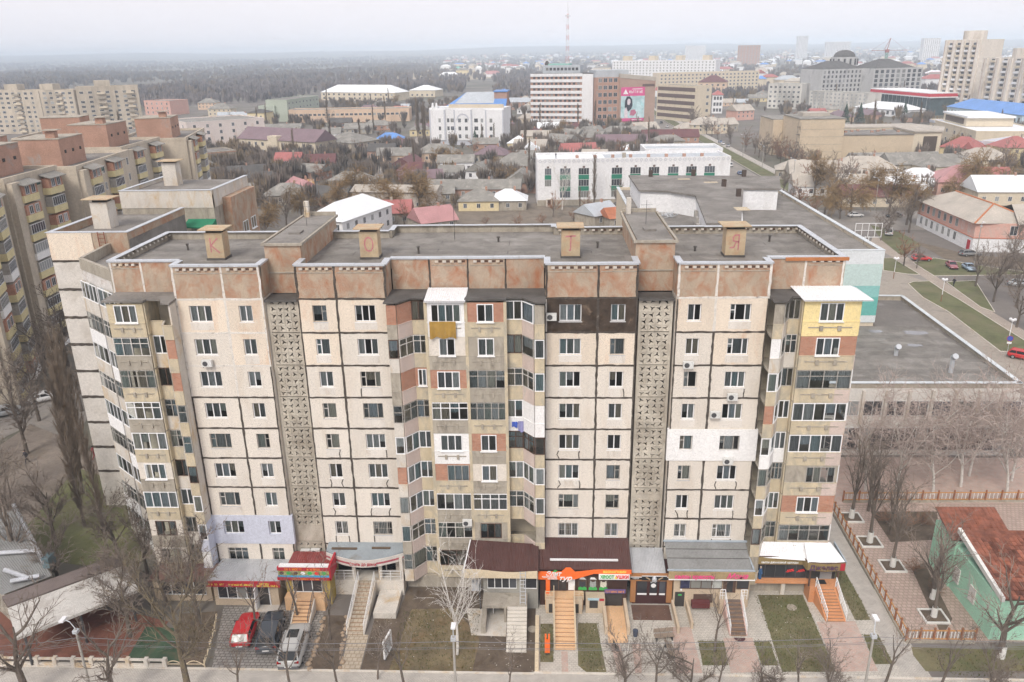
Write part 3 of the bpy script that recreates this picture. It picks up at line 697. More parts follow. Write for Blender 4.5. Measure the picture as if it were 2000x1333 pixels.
pavr = M_pavers('red_pavers', (.5, .33, .275), (.46, .38, .33), (.36, .29, .25), .2, .1)
pavw = M_pavers('pale_pavers', (.46, .43, .38), (.52, .49, .44), (.36, .33, .29), .3, .2)
redtile = M_pavers('yard_tiles', (.4, .295, .25), (.45, .34, .29), (.3, .24, .2), .4, .4)
PZ = [0]
def patch(name, poly, z, m, kerb=None):
    PZ[0] += 1; z += .0006 * PZ[0]          # no two sheets share a plane
    b = MB(); a = sum(poly[i][0] * poly[(i + 1) % len(poly)][1] - poly[(i + 1) % len(poly)][0] * poly[i][1] for i in range(len(poly)))
    if a < 0: poly = poly[::-1]
    b.face([(x, y, z) for x, y in poly]); o = structure(b.build(name, m))
    if kerb:
        k = MB()
        for i in kerb if not isinstance(kerb, bool) else range(len(poly)):
            p, q = poly[i], poly[(i + 1) % len(poly)]; k.obox(p, q, .12, 0, .1, 0)
        k.build('kerb', concp, o)
    return o
g = MB(); NX, NY = 60, 60
X = [-7000 + 14000 * i / NX for i in range(NX + 1)]; Yy = [-120 + 9000 * (i / NY) ** 2 for i in range(NY + 1)]
def ground_z(x, y): return 0.0 if y < 2500 else (y - 2500) ** 2 * 2.1e-6 * (1 + .12 * math.sin(x * .0011 + 1) + .06 * math.sin(x * .0031 + y * .001) + x * .00001)
g.idx([(x, y, ground_z(x, y)) for y in Yy for x in X], [(j * (NX + 1) + i, j * (NX + 1) + i + 1, (j + 1) * (NX + 1) + i + 1, (j + 1) * (NX + 1) + i) for j in range(NY) for i in range(NX)])
structure(g.build('ground', earth))
# front of the block
patch('pavement', [(-60, -30), (45, -30), (45, -10.5), (-60, -10.7)], .008, pavg)
patch('paved_yard', [(-.7, -10.55), (29, -10.4), (29, .0), (-.7, .0)], .012, pavw)
patch('parking_area', [(-27.6, -3.2), (-25.7, -10.6), (-18.25, -10.65), (-18.7, -3.0)], .012, pavd)
patch('rockery_bed', [(-18.55, -4.3), (-16.6, -4.3), (-15.75, -10.6), (-18.1, -10.6)], .02, soil)
patch('beige_path', [(-16.0, -6.6), (-14.3, -6.6), (-14.15, -10.66), (-15.6, -10.68)], .016, pavb)
patch('soil_lawn', [(-14.1, -10.6), (-.75, -10.6), (-.7, -.4), (-12.0, -.4), (-12.4, -4.5), (-14.2, -4.5)], .012, soil)
patch('dry_lawn', [(-11.9, -10.5), (-5.5, -10.5), (-5.2, -7.0), (-7.5, -3.2), (-11.3, -3.4)], .016, M('dry_grass_bed', (.17, .135, .08), var=.35, scale=.7, spot=(.2, .14, .08), sscale=.5, sthr=.55, rough=1, bump=.6))
patch('concrete_apron', [(-5.9, -6.5), (-3.1, -6.6), (-3.1, -3.2), (-6.6, -3.2)], .02, concp)
for nm, pl in (('lawn', [(18.48, -.99), (22.33, -.89), (22.07, -9.97), (18.03, -10.06)]), ('lawn', [(12.31, -6.83), (14.35, -6.79), (14.12, -9.47), (12.16, -9.51)]), ('lawn', [(16.73, -6.74), (17.95, -6.72), (17.92, -9.39), (16.66, -9.42)]),
               ('lawn', [(26.0, 2.56), (27.32, 2.77), (26.9, -4.05), (25.64, -4.07)]), ('lawn', [(25.66, -5.83), (26.84, -5.81), (26.72, -9.08), (25.26, -9.11)]),
               ('lawn', [(2.8, -4.89), (4.33, -4.86), (4.75, -10.46), (3.29, -10.49), (2.6, -9.7)]), ('lawn', [(-.3, -5.0), (.72, -5.0), (.72, -9.4), (-.3, -9.4)]), ('lawn', [(28.87, -7.20), (33.56, -7.28), (38.10, -6.85), (36.55, -9.62), (28.14, -9.80)])):
    patch(nm, pl, .02, grassy)
patch('red_path', [(22.42, -4.36), (25.59, -4.23), (25.27, -9.84), (22.07, -9.97)], .018, pavr)
patch('red_path', [(14.37, -6.42), (16.72, -6.37), (16.48, -10.09), (14.14, -10.27)], .018, pavr)
patch('red_path', [(1.35, -8.2), (1.85, -8.2), (1.85, -10.5), (1.35, -10.5)], .018, pavr)
patch('red_path', [(5.3, -7.2), (6.0, -7.2), (6.3, -10.5), (5.6, -10.5)], .018, pavr)
patch('red_path', [(7.0, -7.2), (7.7, -7.2), (7.4, -10.4), (6.9, -10.4)], .018, pavr)
patch('red_path', [(10.5, -5.2), (12.0, -5.2), (12.0, -10.3), (10.0, -10.4)], .018, pavr)
patch('alley', [(27.3, 14.5), (29.2, 14.5), (28.5, -7.2), (28.9, -10.4), (26.9, -10.3), (27.0, -4)], .02, pavg)
patch('school_yard', [(29.3, 13.6), (50, 14.2), (50, -6.4), (28.6, -6.6)], .016, redtile)
patch('planting_bed', [(33.18, 12.46), (39.85, 12.55), (37.82, 7.57), (33.05, 7.08)], .024, soil); patch('planting_bed', [(33.26, 3.09), (34.75, 3.88), (33.63, -3.81), (31.80, -5.98)], .024, soil)
patch('service_yard', [(24.5, 13.5), (60, 14.5), (60, 24), (24.5, 24)], .016, pavr)
k = MB(); k.box(-45, -.8, -10.72, -10.6, 0, .12); k.box(-.8, 45, -10.62, -10.5, 0, .12); structure(k.build('kerb', concp))
# left of the block
patch('play_surface', [(-47.34, -3.32), (-35.57, -4.11), (-31.45, -5.34), (-32.70, -9.84), (-42.91, -10.04)], .012, M('red_rubber', (.2, .085, .06), var=.25, scale=.4, spot=(.13, .07, .055), sscale=.4, sthr=.55))
patch('artificial_turf', [(-33.10, -6.00), (-30.44, -6.13), (-28.52, -10.03), (-32.82, -10.01)], .02, M('green_turf', (.05, .085, .05), var=.25, scale=.5, spot=(.12, .11, .07), sscale=.5, sthr=.58))
patch('soil_bed', [(-31.00, -4.36), (-27.84, -3.97), (-26.47, -10.26), (-28.32, -10.30)], .016, soil)
patch('courtyard_path', [(-66.82, 26.21), (-66.49, 31.91), (-58.61, 27.64), (-47.09, 18.89), (-51.53, 11.37), (-53.36, 5.81)], .012, M('courtyard_dirt', (.22, .185, .155), var=.2, scale=.2, spot=(.15, .125, .1), sscale=.2, sthr=.55))
patch('courtyard_road', [(-67.72, 27.57), (-73.66, 36.59), (-71.41, 47.35), (-61.30, 40.01), (-58.61, 27.64), (-66.49, 31.91)], .016, asph)
patch('courtyard_lawn', [(-52.52, 9.43), (-53.98, 20.59), (-48.85, 18.30), (-39.44, 7.77), (-37.31, 4.36), (-38.21, 1.17), (-48.75, 3.36), (-51.98, 3.72)], .016, green)
# the avenue and the streets on the right
patch('avenue', [(66, 60), (79, 60), (79.5, 700), (71, 1250), (62, 1250), (70, 700)], .012, asph)
patch('avenue_verge', [(80.2, 195), (86.5, 195), (86.5, 700), (80.7, 700)], .02, green, True)
patch('avenue_walk', [(86.9, 195), (90, 195), (90, 700), (86.9, 700)], .018, pavg)
patch('cross_street', [(30, 150), (140, 143), (150, 168), (30, 178)], .014, asph)
q4 = lambda x, y: None
patch('side_road', [(53.80, 81.15), (74.45, 124.08), (73.23, 107.95), (76.09, 98.65), (72.69, 57.61), (75.26, 55.44), (64.72, 37.21), (63.07, 43.84)], .018, M('pale_asphalt', (.30, .265, .225), var=.12, scale=.1, spot=(.22, .195, .17), sscale=.12, sthr=.56))
patch('verge', [(72.41, 96.09), (74.00, 97.55), (77.26, 97.88), (76.89, 90.80), (77.04, 85.30), (76.70, 72.36), (76.50, 61.67), (74.46, 58.05), (70.29, 58.28), (71.78, 77.96), (71.18, 86.81)], .03, green, True)
patch('footpath', [(81.99, 139.26), (82.65, 137.84), (80.28, 102.32), (79.91, 96.78), (79.19, 77.07), (79.20, 66.50), (76.50, 61.67), (76.74, 72.36), (77.07, 91.70), (77.37, 98.63), (77.75, 109.31), (78.35, 131.27)], .026, M('sandy_path', (.33, .28, .235), var=.12, scale=.3))
patch('verge', [(80.37, 97.22), (86.31, 98.10), (79.58, 77.88), (78.67, 80.64), (79.66, 90.76)], .03, green, True)
patch('verge', [(80.45, 112.57), (86.72, 116.53), (88.89, 114.37), (95.02, 107.93), (100.27, 104.11), (99.38, 102.52), (80.06, 101.84)], .03, green, True)
patch('verge', [(75.76, 116.78), (77.65, 116.74), (77.55, 102.92), (75.25, 103.37), (71.61, 106.30)], .03, green, True)
patch('dirt_lot', [(89.26, 134.25), (96.11, 118.65), (106.97, 116.06), (100.95, 105.32), (88.71, 116.02)], .02, dirt)
patch('verge', [(86.43, 152.51), (90.42, 142.91), (89.33, 128.83), (80.50, 119.03), (82.26, 134.45)], .024, green)
patch('river', [(-94.31, 1971.88), (9.98, 1765.78), (23.98, 2761.14), (-117.42, 3726.54)], .05, M('water', (.35, .38, .42), rough=.12, var=.03, scale=.01, spec=.5, fine=0))
patch('river_bank', [(-374.89, 1625.96), (-139.12, 1347.33), (-59.70, 1539.39), (-79.35, 2071.64), (-290.71, 2568.02)], .03, M('sand', (.36, .3, .22), var=.2, scale=.02))
patch('yard', [(-65.79, 157.96), (-61.40, 203.32), (-25.74, 187.60), (-1.82, 188.25), (26.22, 168.98), (25.31, 148.15), (-0.21, 151.61), (-22.30, 152.37)], .01, M('yard_earth', (.2, .165, .13), var=.25, scale=.15, spot=(.13, .11, .085), sscale=.15, sthr=.54))
patch('street', [(-73.71, 250.12), (-71.65, 290.72), (-68.62, 356.41), (-77.78, 497.99), (-70.65, 496.93), (-58.44, 355.38), (-54.92, 270.20), (-56.35, 242.43)], .012, M('dusty_road', (.27, .24, .21), var=.15, scale=.05))

# ---------------------------------------------------------------- shop annexes along the foot of the block
brownm = M('brown_sheet', (.085, .04, .035), var=.18, scale=.8, rough=.55, spot=(.15, .11, .1), sscale=1.5, sthr=.68)
silver = M('zinc_sheet', (.50, .51, .53), var=.12, scale=.5, rough=.5, metal=.2, spot=(.32, .33, .35), sscale=.4, sthr=.58, sw=.2)
greysh = M('grey_slate_sheet', (.235, .235, .23), var=.12, scale=.4, rough=.8, spot=(.16, .155, .15), sscale=.5, sthr=.6)
redfas = M('red_fascia', (.42, .03, .045), rough=.5, var=.06)
orange = M('orange_fascia', (.85, .16, .03), rough=.5, var=.03, fine=0)
creamf = M('cream_fascia', (.62, .52, .37), var=.06)
olive = M('olive_fascia', (.27, .2, .09), var=.06, rough=.5)
oliveb = M('bronze_fascia', (.36, .27, .15), var=.2, scale=.6, rough=.35, spot=(.22, .18, .07), sscale=.5, sthr=.55)
beige = M('beige_stone', (.52, .42, .31), var=.1, scale=.8)
terr = M('terracotta_step', (.58, .27, .13), var=.1, scale=1)
tanstep = M('tan_step', (.66, .43, .25), var=.08, scale=1)
stonest = M('stone_step', (.6, .56, .5), var=.08)
darkst = M('dark_step', (.16, .12, .1), var=.2)
browns = M('brown_board', (.36, .17, .07), var=.08, rough=.6)
black = M('black_board', (.015, .015, .017), rough=.5)
lwhite = M('white_letter', (.8, .8, .8), rough=.5, fine=0)
lyel = M('yellow_letter', (.75, .68, .12), rough=.5, fine=0)
lpink = M('pink_letter', (.75, .09, .25), rough=.5, fine=0)
lred = M('red_letter', (.7, .04, .04), rough=.5, fine=0)
lgreen = M('green_letter', (.06, .4, .1), rough=.5, fine=0)
ldark = M('plum_letter', (.1, .05, .1), rough=.5, fine=0)
riserm = M('riser_painted_shade', (.3, .19, .12), var=.15)  # shade on the step fronts painted as a darker riser colour
shopglass = M_glass('shop_glass', dark=(.035, .035, .04))
def part(parent, name, m, *boxes):
    b = MB()
    for x in boxes: b.box(*x)
    return b.build(name, m, parent)
def steps(parent, x0, x1, y0, y1, h, n, m, dx=0.0, side=None, open_=False):
    """n steps climbing from y0 (low, towards the street) to y1 at height h, each step its own piece"""
    for i in range(n):
        a = y0 + (y1 - y0) * i / n; c = y0 + (y1 - y0) * (i + 1) / n; z = h * (i + 1) / n; s = dx * (1 - (i / n)) ** 1.6
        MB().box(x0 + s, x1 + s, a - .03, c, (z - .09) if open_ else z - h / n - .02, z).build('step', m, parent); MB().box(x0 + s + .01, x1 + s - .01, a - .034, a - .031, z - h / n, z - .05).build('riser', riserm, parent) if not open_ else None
    if side:
        for xa, xb in ((x0 - .12, x0 - .01), (x1 + .01, x1 + .12)):
            MB().idx([(xa + dx, y0, 0), (xb + dx, y0, 0), (xb, y1, 0), (xa, y1, 0), (xa + dx, y0, h / n), (xb + dx, y0, h / n), (xb, y1, h - .05), (xa, y1, h - .05)], [(0, 3, 2, 1), (4, 5, 6, 7), (0, 1, 5, 4), (1, 2, 6, 5), (2, 3, 7, 6), (3, 0, 4, 7)]).build('stringer', side, parent)
    else:
        for i in range(n - 1):
            pass
def rail(parent, pts, m, h=.95, r=.03, posts=3, mids=2):
    """handrail over a 3D foot line: top bar, mid bars and posts"""
    b = MB(); up = lambda p, z: (p[0], p[1], p[2] + z)
    for k in range(mids + 1):
        z = h * (1 - k * .3); b.path([up(p, z) for p in pts], r if k == 0 else r * .6, 5)
    for p, q in zip(pts, pts[1:]):
        for i in range(posts):
            t = i / max(1, posts - 1); c = Vector(p).lerp(Vector(q), t); b.tube(c, up(c, h), r * .8, r * .8, 5)
    return b.build('railing', m, parent)
def sheetroof(parent, x0, x1, yb, zb, yf, zf, m, n, amp=.03, name='roof'):
    b = MB(); corrugated(b, (x0, yf, zf), (x1, yf, zf), (x1, yb, zb), (x0, yb, zb), n, amp)
    b.idx([(x0, yf, zf - .08), (x1, yf, zf - .08), (x1, yb, zb - .08), (x0, yb, zb - .08), (x0, yf, zf - .004), (x1, yf, zf - .004), (x1, yb, zb - .004), (x0, yb, zb - .004)], [(0, 1, 2, 3), (0, 4, 5, 1), (1, 5, 6, 2), (3, 7, 4, 0)])
    return b.build(name, m, parent)
def shopfront(parent, x0, x1, y, z0, z1, n, fm=pvc, gm=None, open_=None):
    b = MB(); fw_ = .06
    b.box(x0, x1, y - .05, y + .02, z0, z0 + fw_); b.box(x0, x1, y - .05, y + .02, z1 - fw_, z1)
    for i in range(n + 1):
        x = x0 + (x1 - x0) * i / n; b.box(max(x0, x - fw_ / 2), min(x1, x + fw_ / 2), y - .052, y + .018, z0 + fw_, z1 - fw_)
    f = b.build('shop_window', fm, parent)
    for i in range(n):
        a = x0 + (x1 - x0) * i / n + .03; c = x0 + (x1 - x0) * (i + 1) / n - .03
        MB().box(a, c, y - .012, y - .004, z0 + .05, z1 - .05).build('pane', gm or shopglass, f)
    return f
def glyphs(parent, x0, x1, y, z, h, m, seed, name='lettering'):
    """blurred lettering: strokes whose words cannot be made out"""
    g = random.Random(seed); b = MB(); x = x0
    while x < x1 - h * .4:
        if g.random() < .13: x += h * .5; continue
        w = h * g.uniform(.45, .7); t = h * .17; k = g.randrange(4)
        b.box(x, x + t, y - .012, y, z, z + h)
        if k != 1: b.box(x + w - t, x + w, y - .012, y, z, z + h * g.choice((1, .55)))
        b.box(x + t, x + w - t, y - .012, y, z + h * (.83 if k < 2 else .42), z + h * (1 if k < 2 else .58))
        if k in (0, 3): b.box(x + t, x + w - t, y - .012, y, z, z + t)
        x += w + h * .16
    return stuff(b.build(name, m, parent))
# 1 silver-roofed shop with a red fascia
s1 = thing('shop_annex', 'low shop with silver sheet roof and red fascia beside the parked cars', 'shop')
part(s1, 'wall', beige, (-28.3, -22.7, -3.1, -.02, 0, 2.35)); sheetroof(s1, -28.6, -22.3, .0, 2.52, -3.45, 2.75, silver, 30)
part(s1, 'fascia', redfas, (-28.7, -22.3, -3.6, -3.47, 2.25, 2.78)); shopfront(s1, -27.9, -24.6, -3.14, .75, 2.2, 4)
part(s1, 'door', pvc, (-24.5, -24.42, -3.9, -3.15, .1, 2.2), (-24.5, -24.42, -3.2, -3.12, .1, 2.2), (-23.5, -23.42, -3.2, -3.12, .1, 2.2)); part(s1, 'doorway', room, (-24.4, -23.5, -3.13, -3.11, .05, 2.2)); part(s1, 'porch', concp, (-25.2, -22.7, -4.0, -3.12, 0, .1))
glyphs(s1, -28.4, -27.0, -3.605, 2.42, .17, lyel, 1); glyphs(s1, -26.7, -24.6, -3.605, 2.4, .17, lyel, 2); glyphs(s1, -24.0, -23.2, -3.605, 2.53, .16, lyel, 3); glyphs(s1, -24.3, -22.5, -3.605, 2.31, .18, lyel, 4)
s0_ = thing('brown_annex', 'low annex with brown flat roof and white-framed windows left of the silver-roofed shop', 'annex')
part(s0_, 'wall', beige, (-33.8, -28.75, -2.6, -.6, 0, 2.2)); part(s0_, 'roof', M('brown_roof_felt', (.2, .115, .095), var=.15), (-34.0, -28.72, -2.9, -.55, 2.2, 2.4)); shopfront(s0_, -33.2, -29.2, -2.64, .7, 2.1, 4)
# 2 corner shop with illustrated sign band
s2 = thing('corner_shop', 'small shop with stacked red and blue sign band above tan steps', 'shop')
part(s2, 'wall', M('mustard_wall', (.4, .3, .08), var=.12), (-22.0, -18.2, -2.9, -.02, 0, 3.2)); sheetroof(s2, -22.1, -18.0, .1, 3.3, -3.0, 3.25, M('red_sheet', (.24, .06, .055), var=.25, scale=1.2, rough=.6), 20)
part(s2, 'sign_band', redfas, (-22.45, -18.0, -3.35, -3.1, 3.75, 4.1), (-22.5, -17.95, -3.4, -3.1, 2.85, 3.12)); part(s2, 'sign_panel', M('sign_picture', (.3, .33, .12), var=.6, scale=2.5, spot=(.5, .46, .4), sscale=2, sthr=.55), (-22.4, -18.05, -3.33, -3.12, 3.3, 3.75)); part(s2, 'sign_stripe', M('blue_stripe', (.06, .35, .6), var=.15, scale=3), (-22.42, -18.03, -3.36, -3.12, 3.12, 3.3)); part(s2, 'sign_side', redfas, (-18.05, -17.9, -3.4, -1.4, 2.86, 4.3))
part(s2, 'sign_top', whitemetal, (-22.3, -18.1, -3.34, -2.9, 4.1, 4.2))
amber = M('amber_letter', (.75, .3, .05), fine=0); glyphs(s2, -21.8, -20.2, -3.352, 3.82, .2, amber, 5); glyphs(s2, -19.9, -18.7, -3.352, 3.82, .2, amber, 6); glyphs(s2, -21.2, -18.9, -3.402, 2.9, .15, amber, 7)
for i in range(7): MB().prism([(-22.1 + i * .6 + .22 * math.cos(a * 1.047), 3.52 + .17 * math.sin(a * 1.047)) for a in range(6)], 0, .012).build('sign_picture', [brownw, lgreen, brownw, lwhite, lgreen, lred, lgreen][i], s2)
for o in s2.children:
    if o.name.startswith('sign_picture'): o.rotation_euler = (math.pi / 2, 0, 0); o.location = (0, -3.335, 0)
shopfront(s2, -21.4, -18.9, -2.95, 1.35, 2.8, 3); part(s2, 'platform', tanstep, (-22.0, -18.6, -3.7, -2.9, 0, 1.3))
steps(s2, -20.9, -19.5, -6.0, -3.7, 1.3, 8, tanstep, side=concp); rail(s2, [(-20.95, -5.9, .1), (-20.95, -3.7, 1.3)], steel); rail(s2, [(-19.45, -5.9, .1), (-19.45, -3.7, 1.3)], steel)
# 3 curved canopy entrance
s3 = thing('canopy_entrance', 'shop entrance under a curved grey canopy with pale lettered fascia and long stairs', 'shop')
arc = [(-18.85 + 6.75 * i / 12, -.95 - 1.15 * math.sin(math.pi * i / 12)) for i in range(13)]
MB().prism(arc + [(-12.1, .0), (-15.4, .02), (-18.85, .0)], 3.75, lambda x, y: 3.9 + .55 * max(0, (y + 2) / 2) * (1 - .15 * abs(x + 15.4) / 3.4)).build('canopy', M('canopy_felt', (.26, .29, .31), var=.15, scale=.7, spot=(.17, .15, .12), sscale=.5, sthr=.6), s3)
b = MB()
for p, q in zip(arc, arc[1:]): b.obox(p, q, .08, 3.3, 3.98, .0)
b.build('fascia', M('pale_fascia', (.6, .56, .52), var=.1), s3)
b = MB()
for i, (p, q) in enumerate(zip(arc, arc[1:])):
    if i < 4 or i > 7: b.obox(p, q, .012, 3.52, 3.7, .082)
b.build('fascia_stripe', M('maroon_stripe', (.4, .1, .12)), s3)
part(s3, 'canopy_batten', M('rusty_batten', (.12, .085, .06), var=.3), (-18.4, -16.2, -.9, -.72, 4.2, 4.32), (-14.9, -13.3, -.8, -.62, 4.22, 4.34))
text('Стиль до дома', .42, s3, (-15.45, -2.2, 3.63), M('maroon_letter', (.5, .06, .08), fine=0), width=2.3)
for x in (-18.3, -16.5, -14.2, -12.35): part(s3, 'column', concp, (x - .14, x + .14, -1.35, -1.1, 1.5, 3.7))
part(s3, 'platform', concp, (-18.6, -12.2, -1.5, -.02, 0, 1.5)); part(s3, 'ramp', concp, (-14.3, -12.4, -4.6, -1.52, 0, .55)); part(s3, 'door', room, (-13.9, -13.1, .0, .02, 1.52, 3.4)); part(s3, 'back_wall', roomlit, (-18.6, -14, .0, .03, 1.5, 3.7))
steps(s3, -16.05, -14.75, -6.6, -1.5, 1.5, 14, pavb, side=concp); rail(s3, [(-16.1, -6.5, .05), (-16.1, -1.5, 1.5)], lwhite); rail(s3, [(-14.7, -6.5, .05), (-14.7, -1.5, 1.5)], lwhite)
rail(s3, [(-18.2, -1.45, 1.5), (-16.5, -1.45, 1.5)], lwhite); rail(s3, [(-14.2, -1.45, 1.5), (-12.4, -1.45, 1.5)], lwhite)
# 4 unfinished shop under the first brown roof
s4 = thing('unfinished_shop', 'grey unfinished shop under brown ribbed roof with wavy cream fascia', 'shop')
b = MB(); corrugated(b, (-6.65, -3.6, 4.15), (-.45, -3.6, 4.15), (-.45, -1.0, 5.0), (-6.3, -.6, 5.1), 42, .035); b.idx([(-6.65, -3.6, 4.05), (-.45, -3.6, 4.05), (-.45, -1.0, 4.9), (-6.3, -.6, 5.0)], [(0, 1, 2, 3)]); b.build('roof', brownm, s4)
part(s4, 'roof_edge', whitemetal, (-6.75, -6.6, -3.7, -3.55, 4.0, 4.22)); MB().idx([(-6.72, -3.62, 4.18), (-6.62, -3.62, 4.18), (-6.27, -.6, 5.14), (-6.37, -.6, 5.14), (-6.72, -3.62, 4.05), (-6.62, -3.62, 4.05), (-6.27, -.6, 5.0), (-6.37, -.6, 5.0)], [(0, 1, 2, 3), (4, 0, 3, 7), (4, 5, 1, 0)]).build('verge_trim', whitemetal, s4)
wav = [(-6.65 + 6.1 * i / 16, 4.22 + .1 * math.sin(i / 16 * 6.28 + .9) - .12 * (i / 16)) for i in range(17)]
MB().idx([(x, -3.72, 3.5) for x, z in wav] + [(x, -3.72, z) for x, z in wav] + [(x, -3.6, 3.5) for x, z in wav] + [(x, -3.6, z) for x, z in wav], [(i, i + 1, 18 + i, 17 + i) for i in range(16)] + [(17 + i, 18 + i, 52 + i, 51 + i) for i in range(16)]).build('fascia', creamf, s4)
part(s4, 'wall', M('raw_render', (.3, .29, .26), var=.15, scale=.6), (-5.1, -.5, -3.1, -.1, 0, 3.6)); part(s4, 'soffit', conc, (-6.5, -.5, -3.55, -.5, 3.5, 3.55))
shopfront(s4, -4.75, -2.3, -3.16, 2.1, 3.45, 4); shopfront(s4, -1.7, -.6, -3.16, 2.1, 3.45, 1)
part(s4, 'platform', conc, (-5.1, -1.4, -4.9, -3.12, 1.42, 1.62), (-5.1, -4.75, -4.9, -3.12, 0, 1.42), (-3.3, -3.1, -4.9, -3.12, 0, 1.42)); part(s4, 'basement_door', room, (-4.7, -3.35, -3.15, -3.11, .05, 1.4)); part(s4, 'door_leaf', pvc, (-4.3, -4.24, -3.9, -3.2, .1, 1.4)); part(s4, 'cheek_wall', conc, (-5.15, -4.75, -6.3, -4.92, 0, .75))
steps(s4, -3.0, -1.4, -8.4, -4.9, 1.62, 12, stonest, open_=True); MB().idx([(-2.5, -8.2, 0), (-1.9, -8.2, 0), (-1.9, -4.9, 1.4), (-2.5, -4.9, 1.4), (-2.5, -8.2, .05), (-1.9, -8.2, .05), (-1.9, -4.9, 1.55), (-2.5, -4.9, 1.55)], [(0, 3, 2, 1), (4, 5, 6, 7), (1, 2, 6, 5), (3, 0, 4, 7), (0, 1, 5, 4)]).build('stair_beam', steel, s4)
part(s4, 'vent_unit', galv, (-6.2, -5.4, -2.4, -1.8, 1.2, 1.9)); part(s4, 'post', steel, (-5.45, -5.37, -3.3, -3.22, 0, 3.5))
lad = thing('ladder', 'aluminium ladder leaning against the unfinished shop front', 'ladder', (-1.75, -4.6, 1.62))
b = MB(); b.tube((-.22, 0, 0), (-.22, .85, 2.6), .03, .03, 5); b.tube((.22, 0, 0), (.22, .85, 2.6), .03, .03, 5); b.build('stile', galv, lad)
for i in range(9): MB().tube((-.22, .85 * (i + .5) / 9, 2.6 * (i + .5) / 9), (.22, .85 * (i + .5) / 9, 2.6 * (i + .5) / 9), .022, .022, 5).build('rung', galv, lad)
part(s4, 'low_wall', creamf, (-.72, -.42, -10.5, -4.4, 0, .4))
# 5 travel agency and pet shop
s5 = thing('orange_sign_shop', 'travel agency and pet shop under brown ribbed roof with orange swoosh sign', 'shop')
sheetroof(s5, -.42, 7.25, -.05, 5.05, -3.0, 3.95, brownm, 48, .035); part(s5, 'roof_light', whitemetal, (.5, 6.2, -2.35, -2.15, 4.3, 4.4)); part(s5, 'wall', M('dark_brown_wall', (.06, .028, .02), var=.2), (-.35, 7.0, -2.6, -.1, 0, 3.8))
sw = [(-.5 + 7.75 * i / 20) for i in range(21)]
lo = lambda t: 2.98 if t < .38 else 2.98 + (.62 * min(1, (t - .38) / .22)); hi = lambda t: 3.72 if t < .3 else (4.12 if t < .37 else 3.72 + .24 * min(1, max(0, (t - .42) / .2)))
MB().idx([(x, -3.12, lo(i / 20)) for i, x in enumerate(sw)] + [(x, -3.12, hi(i / 20)) for i, x in enumerate(sw)] + [(x, -3.0, hi(i / 20)) for i, x in enumerate(sw)], [(i, i + 1, 22 + i, 21 + i) for i in range(20)] + [(21 + i, 22 + i, 43 + i, 42 + i) for i in range(20)]).build('fascia', orange, s5)
text('Элит', .62, s5, (.75, -3.14, 3.55), lwhite, width=1.3, shear=.35, bold=.012); text('тур', .62, s5, (1.75, -3.15, 3.12), lwhite, width=1.05, shear=.35, bold=.012); text('туристическая', .2, s5, (.45, -3.14, 3.25), lwhite, width=1.25, bold=.004); text('компания', .2, s5, (.7, -3.14, 3.08), lwhite, width=.8, bold=.004)
MB().idx([(.72, -3.15, 3.78), (1.0, -3.15, 3.75), (1.12, -3.15, 3.92), (.9, -3.15, 3.98)], [(0, 1, 2, 3)]).build('leaf_mark', lgreen, s5)
text('ЗООМАГАЗИН', .26, s5, (5.85, -3.14, 3.8), lyel, width=1.9, bold=.008)
part(s5, 'sign_board', lwhite, (4.55, 7.1, -3.25, -3.13, 3.12, 3.6)); text('ХВОСТ', .42, s5, (5.25, -3.27, 3.38), lgreen, width=1.15, bold=.015); text('&', .3, s5, (5.95, -3.275, 3.33), lyel, bold=.012); text('УШКИ', .42, s5, (6.5, -3.27, 3.38), lred, width=1.05, bold=.015)
part(s5, 'post', orange, (.15, .5, -3.05, -2.75, 1.5, 3.0)); shopfront(s5, .55, 1.9, -2.65, 1.55, 2.95, 2, brownw); part(s5, 'notice_board', lwhite, (2.05, 2.6, -2.66, -2.62, 1.6, 2.95))
for i, c in enumerate(((.05, .05, .06), (.32, .34, .33), (.62, .6, .5))):
    x = 2.85 + i * .88; pm = M('poster_%d' % i, (.09, .06, .045), var=.3, scale=3)
    p = part(s5, 'poster', pm, (x, x + .78, -2.66, -2.63, 1.6, 2.95)); am = M('animal_print_%d' % i, c, var=.25, scale=6)
    MB().idx([(x + .04, -2.668, 1.62), (x + .74, -2.668, 1.62), (x + .74, -2.668, 1.85), (x + .55, -2.668, 1.98), (x + .4, -2.668, 1.88), (x + .2, -2.668, 1.97), (x + .04, -2.668, 1.86)], [tuple(range(7))]).build('print', lgreen, p)
    MB().idx([(x + .15, -2.666, 1.8), (x + .6, -2.666, 1.8), (x + .66, -2.666, 2.2), (x + .62, -2.666, 2.62), (x + .5, -2.666, 2.45), (x + .3, -2.666, 2.45), (x + .17, -2.666, 2.6), (x + .12, -2.666, 2.2)], [tuple(range(8))]).build('print', am, p)
    MB().idx([(x + .12, -2.665, 2.7), (x + .7, -2.665, 2.68), (x + .5, -2.665, 2.9), (x + .2, -2.665, 2.92)], [(0, 1, 2, 3)]).build('print', lwhite, p)
part(s5, 'platform', tanstep, (.1, 3.3, -3.2, -2.6, 0, 1.5)); part(s5, 'pedestal', beige, (.15, .85, -3.7, -3.22, 0, 1.45), (2.5, 3.2, -3.7, -3.22, 0, 1.45)); part(s5, 'pedestal_niche', room, (.4, .7, -3.72, -3.705, .1, 1.0), (2.6, 2.9, -3.72, -3.705, .1, 1.0))
steps(s5, .9, 2.45, -8.05, -3.2, 1.5, 13, tanstep, side=creamf); rail(s5, [(.82, -8.0, .05), (.82, -3.2, 1.5)], creamf); rail(s5, [(2.52, -8.0, .05), (2.52, -3.2, 1.5)], creamf); rail(s5, [(.1, -3.75, 1.45), (.85, -3.75, 1.45)], creamf, .8); rail(s5, [(2.55, -3.75, 1.45), (3.3, -3.75, 1.45)], creamf, .8)
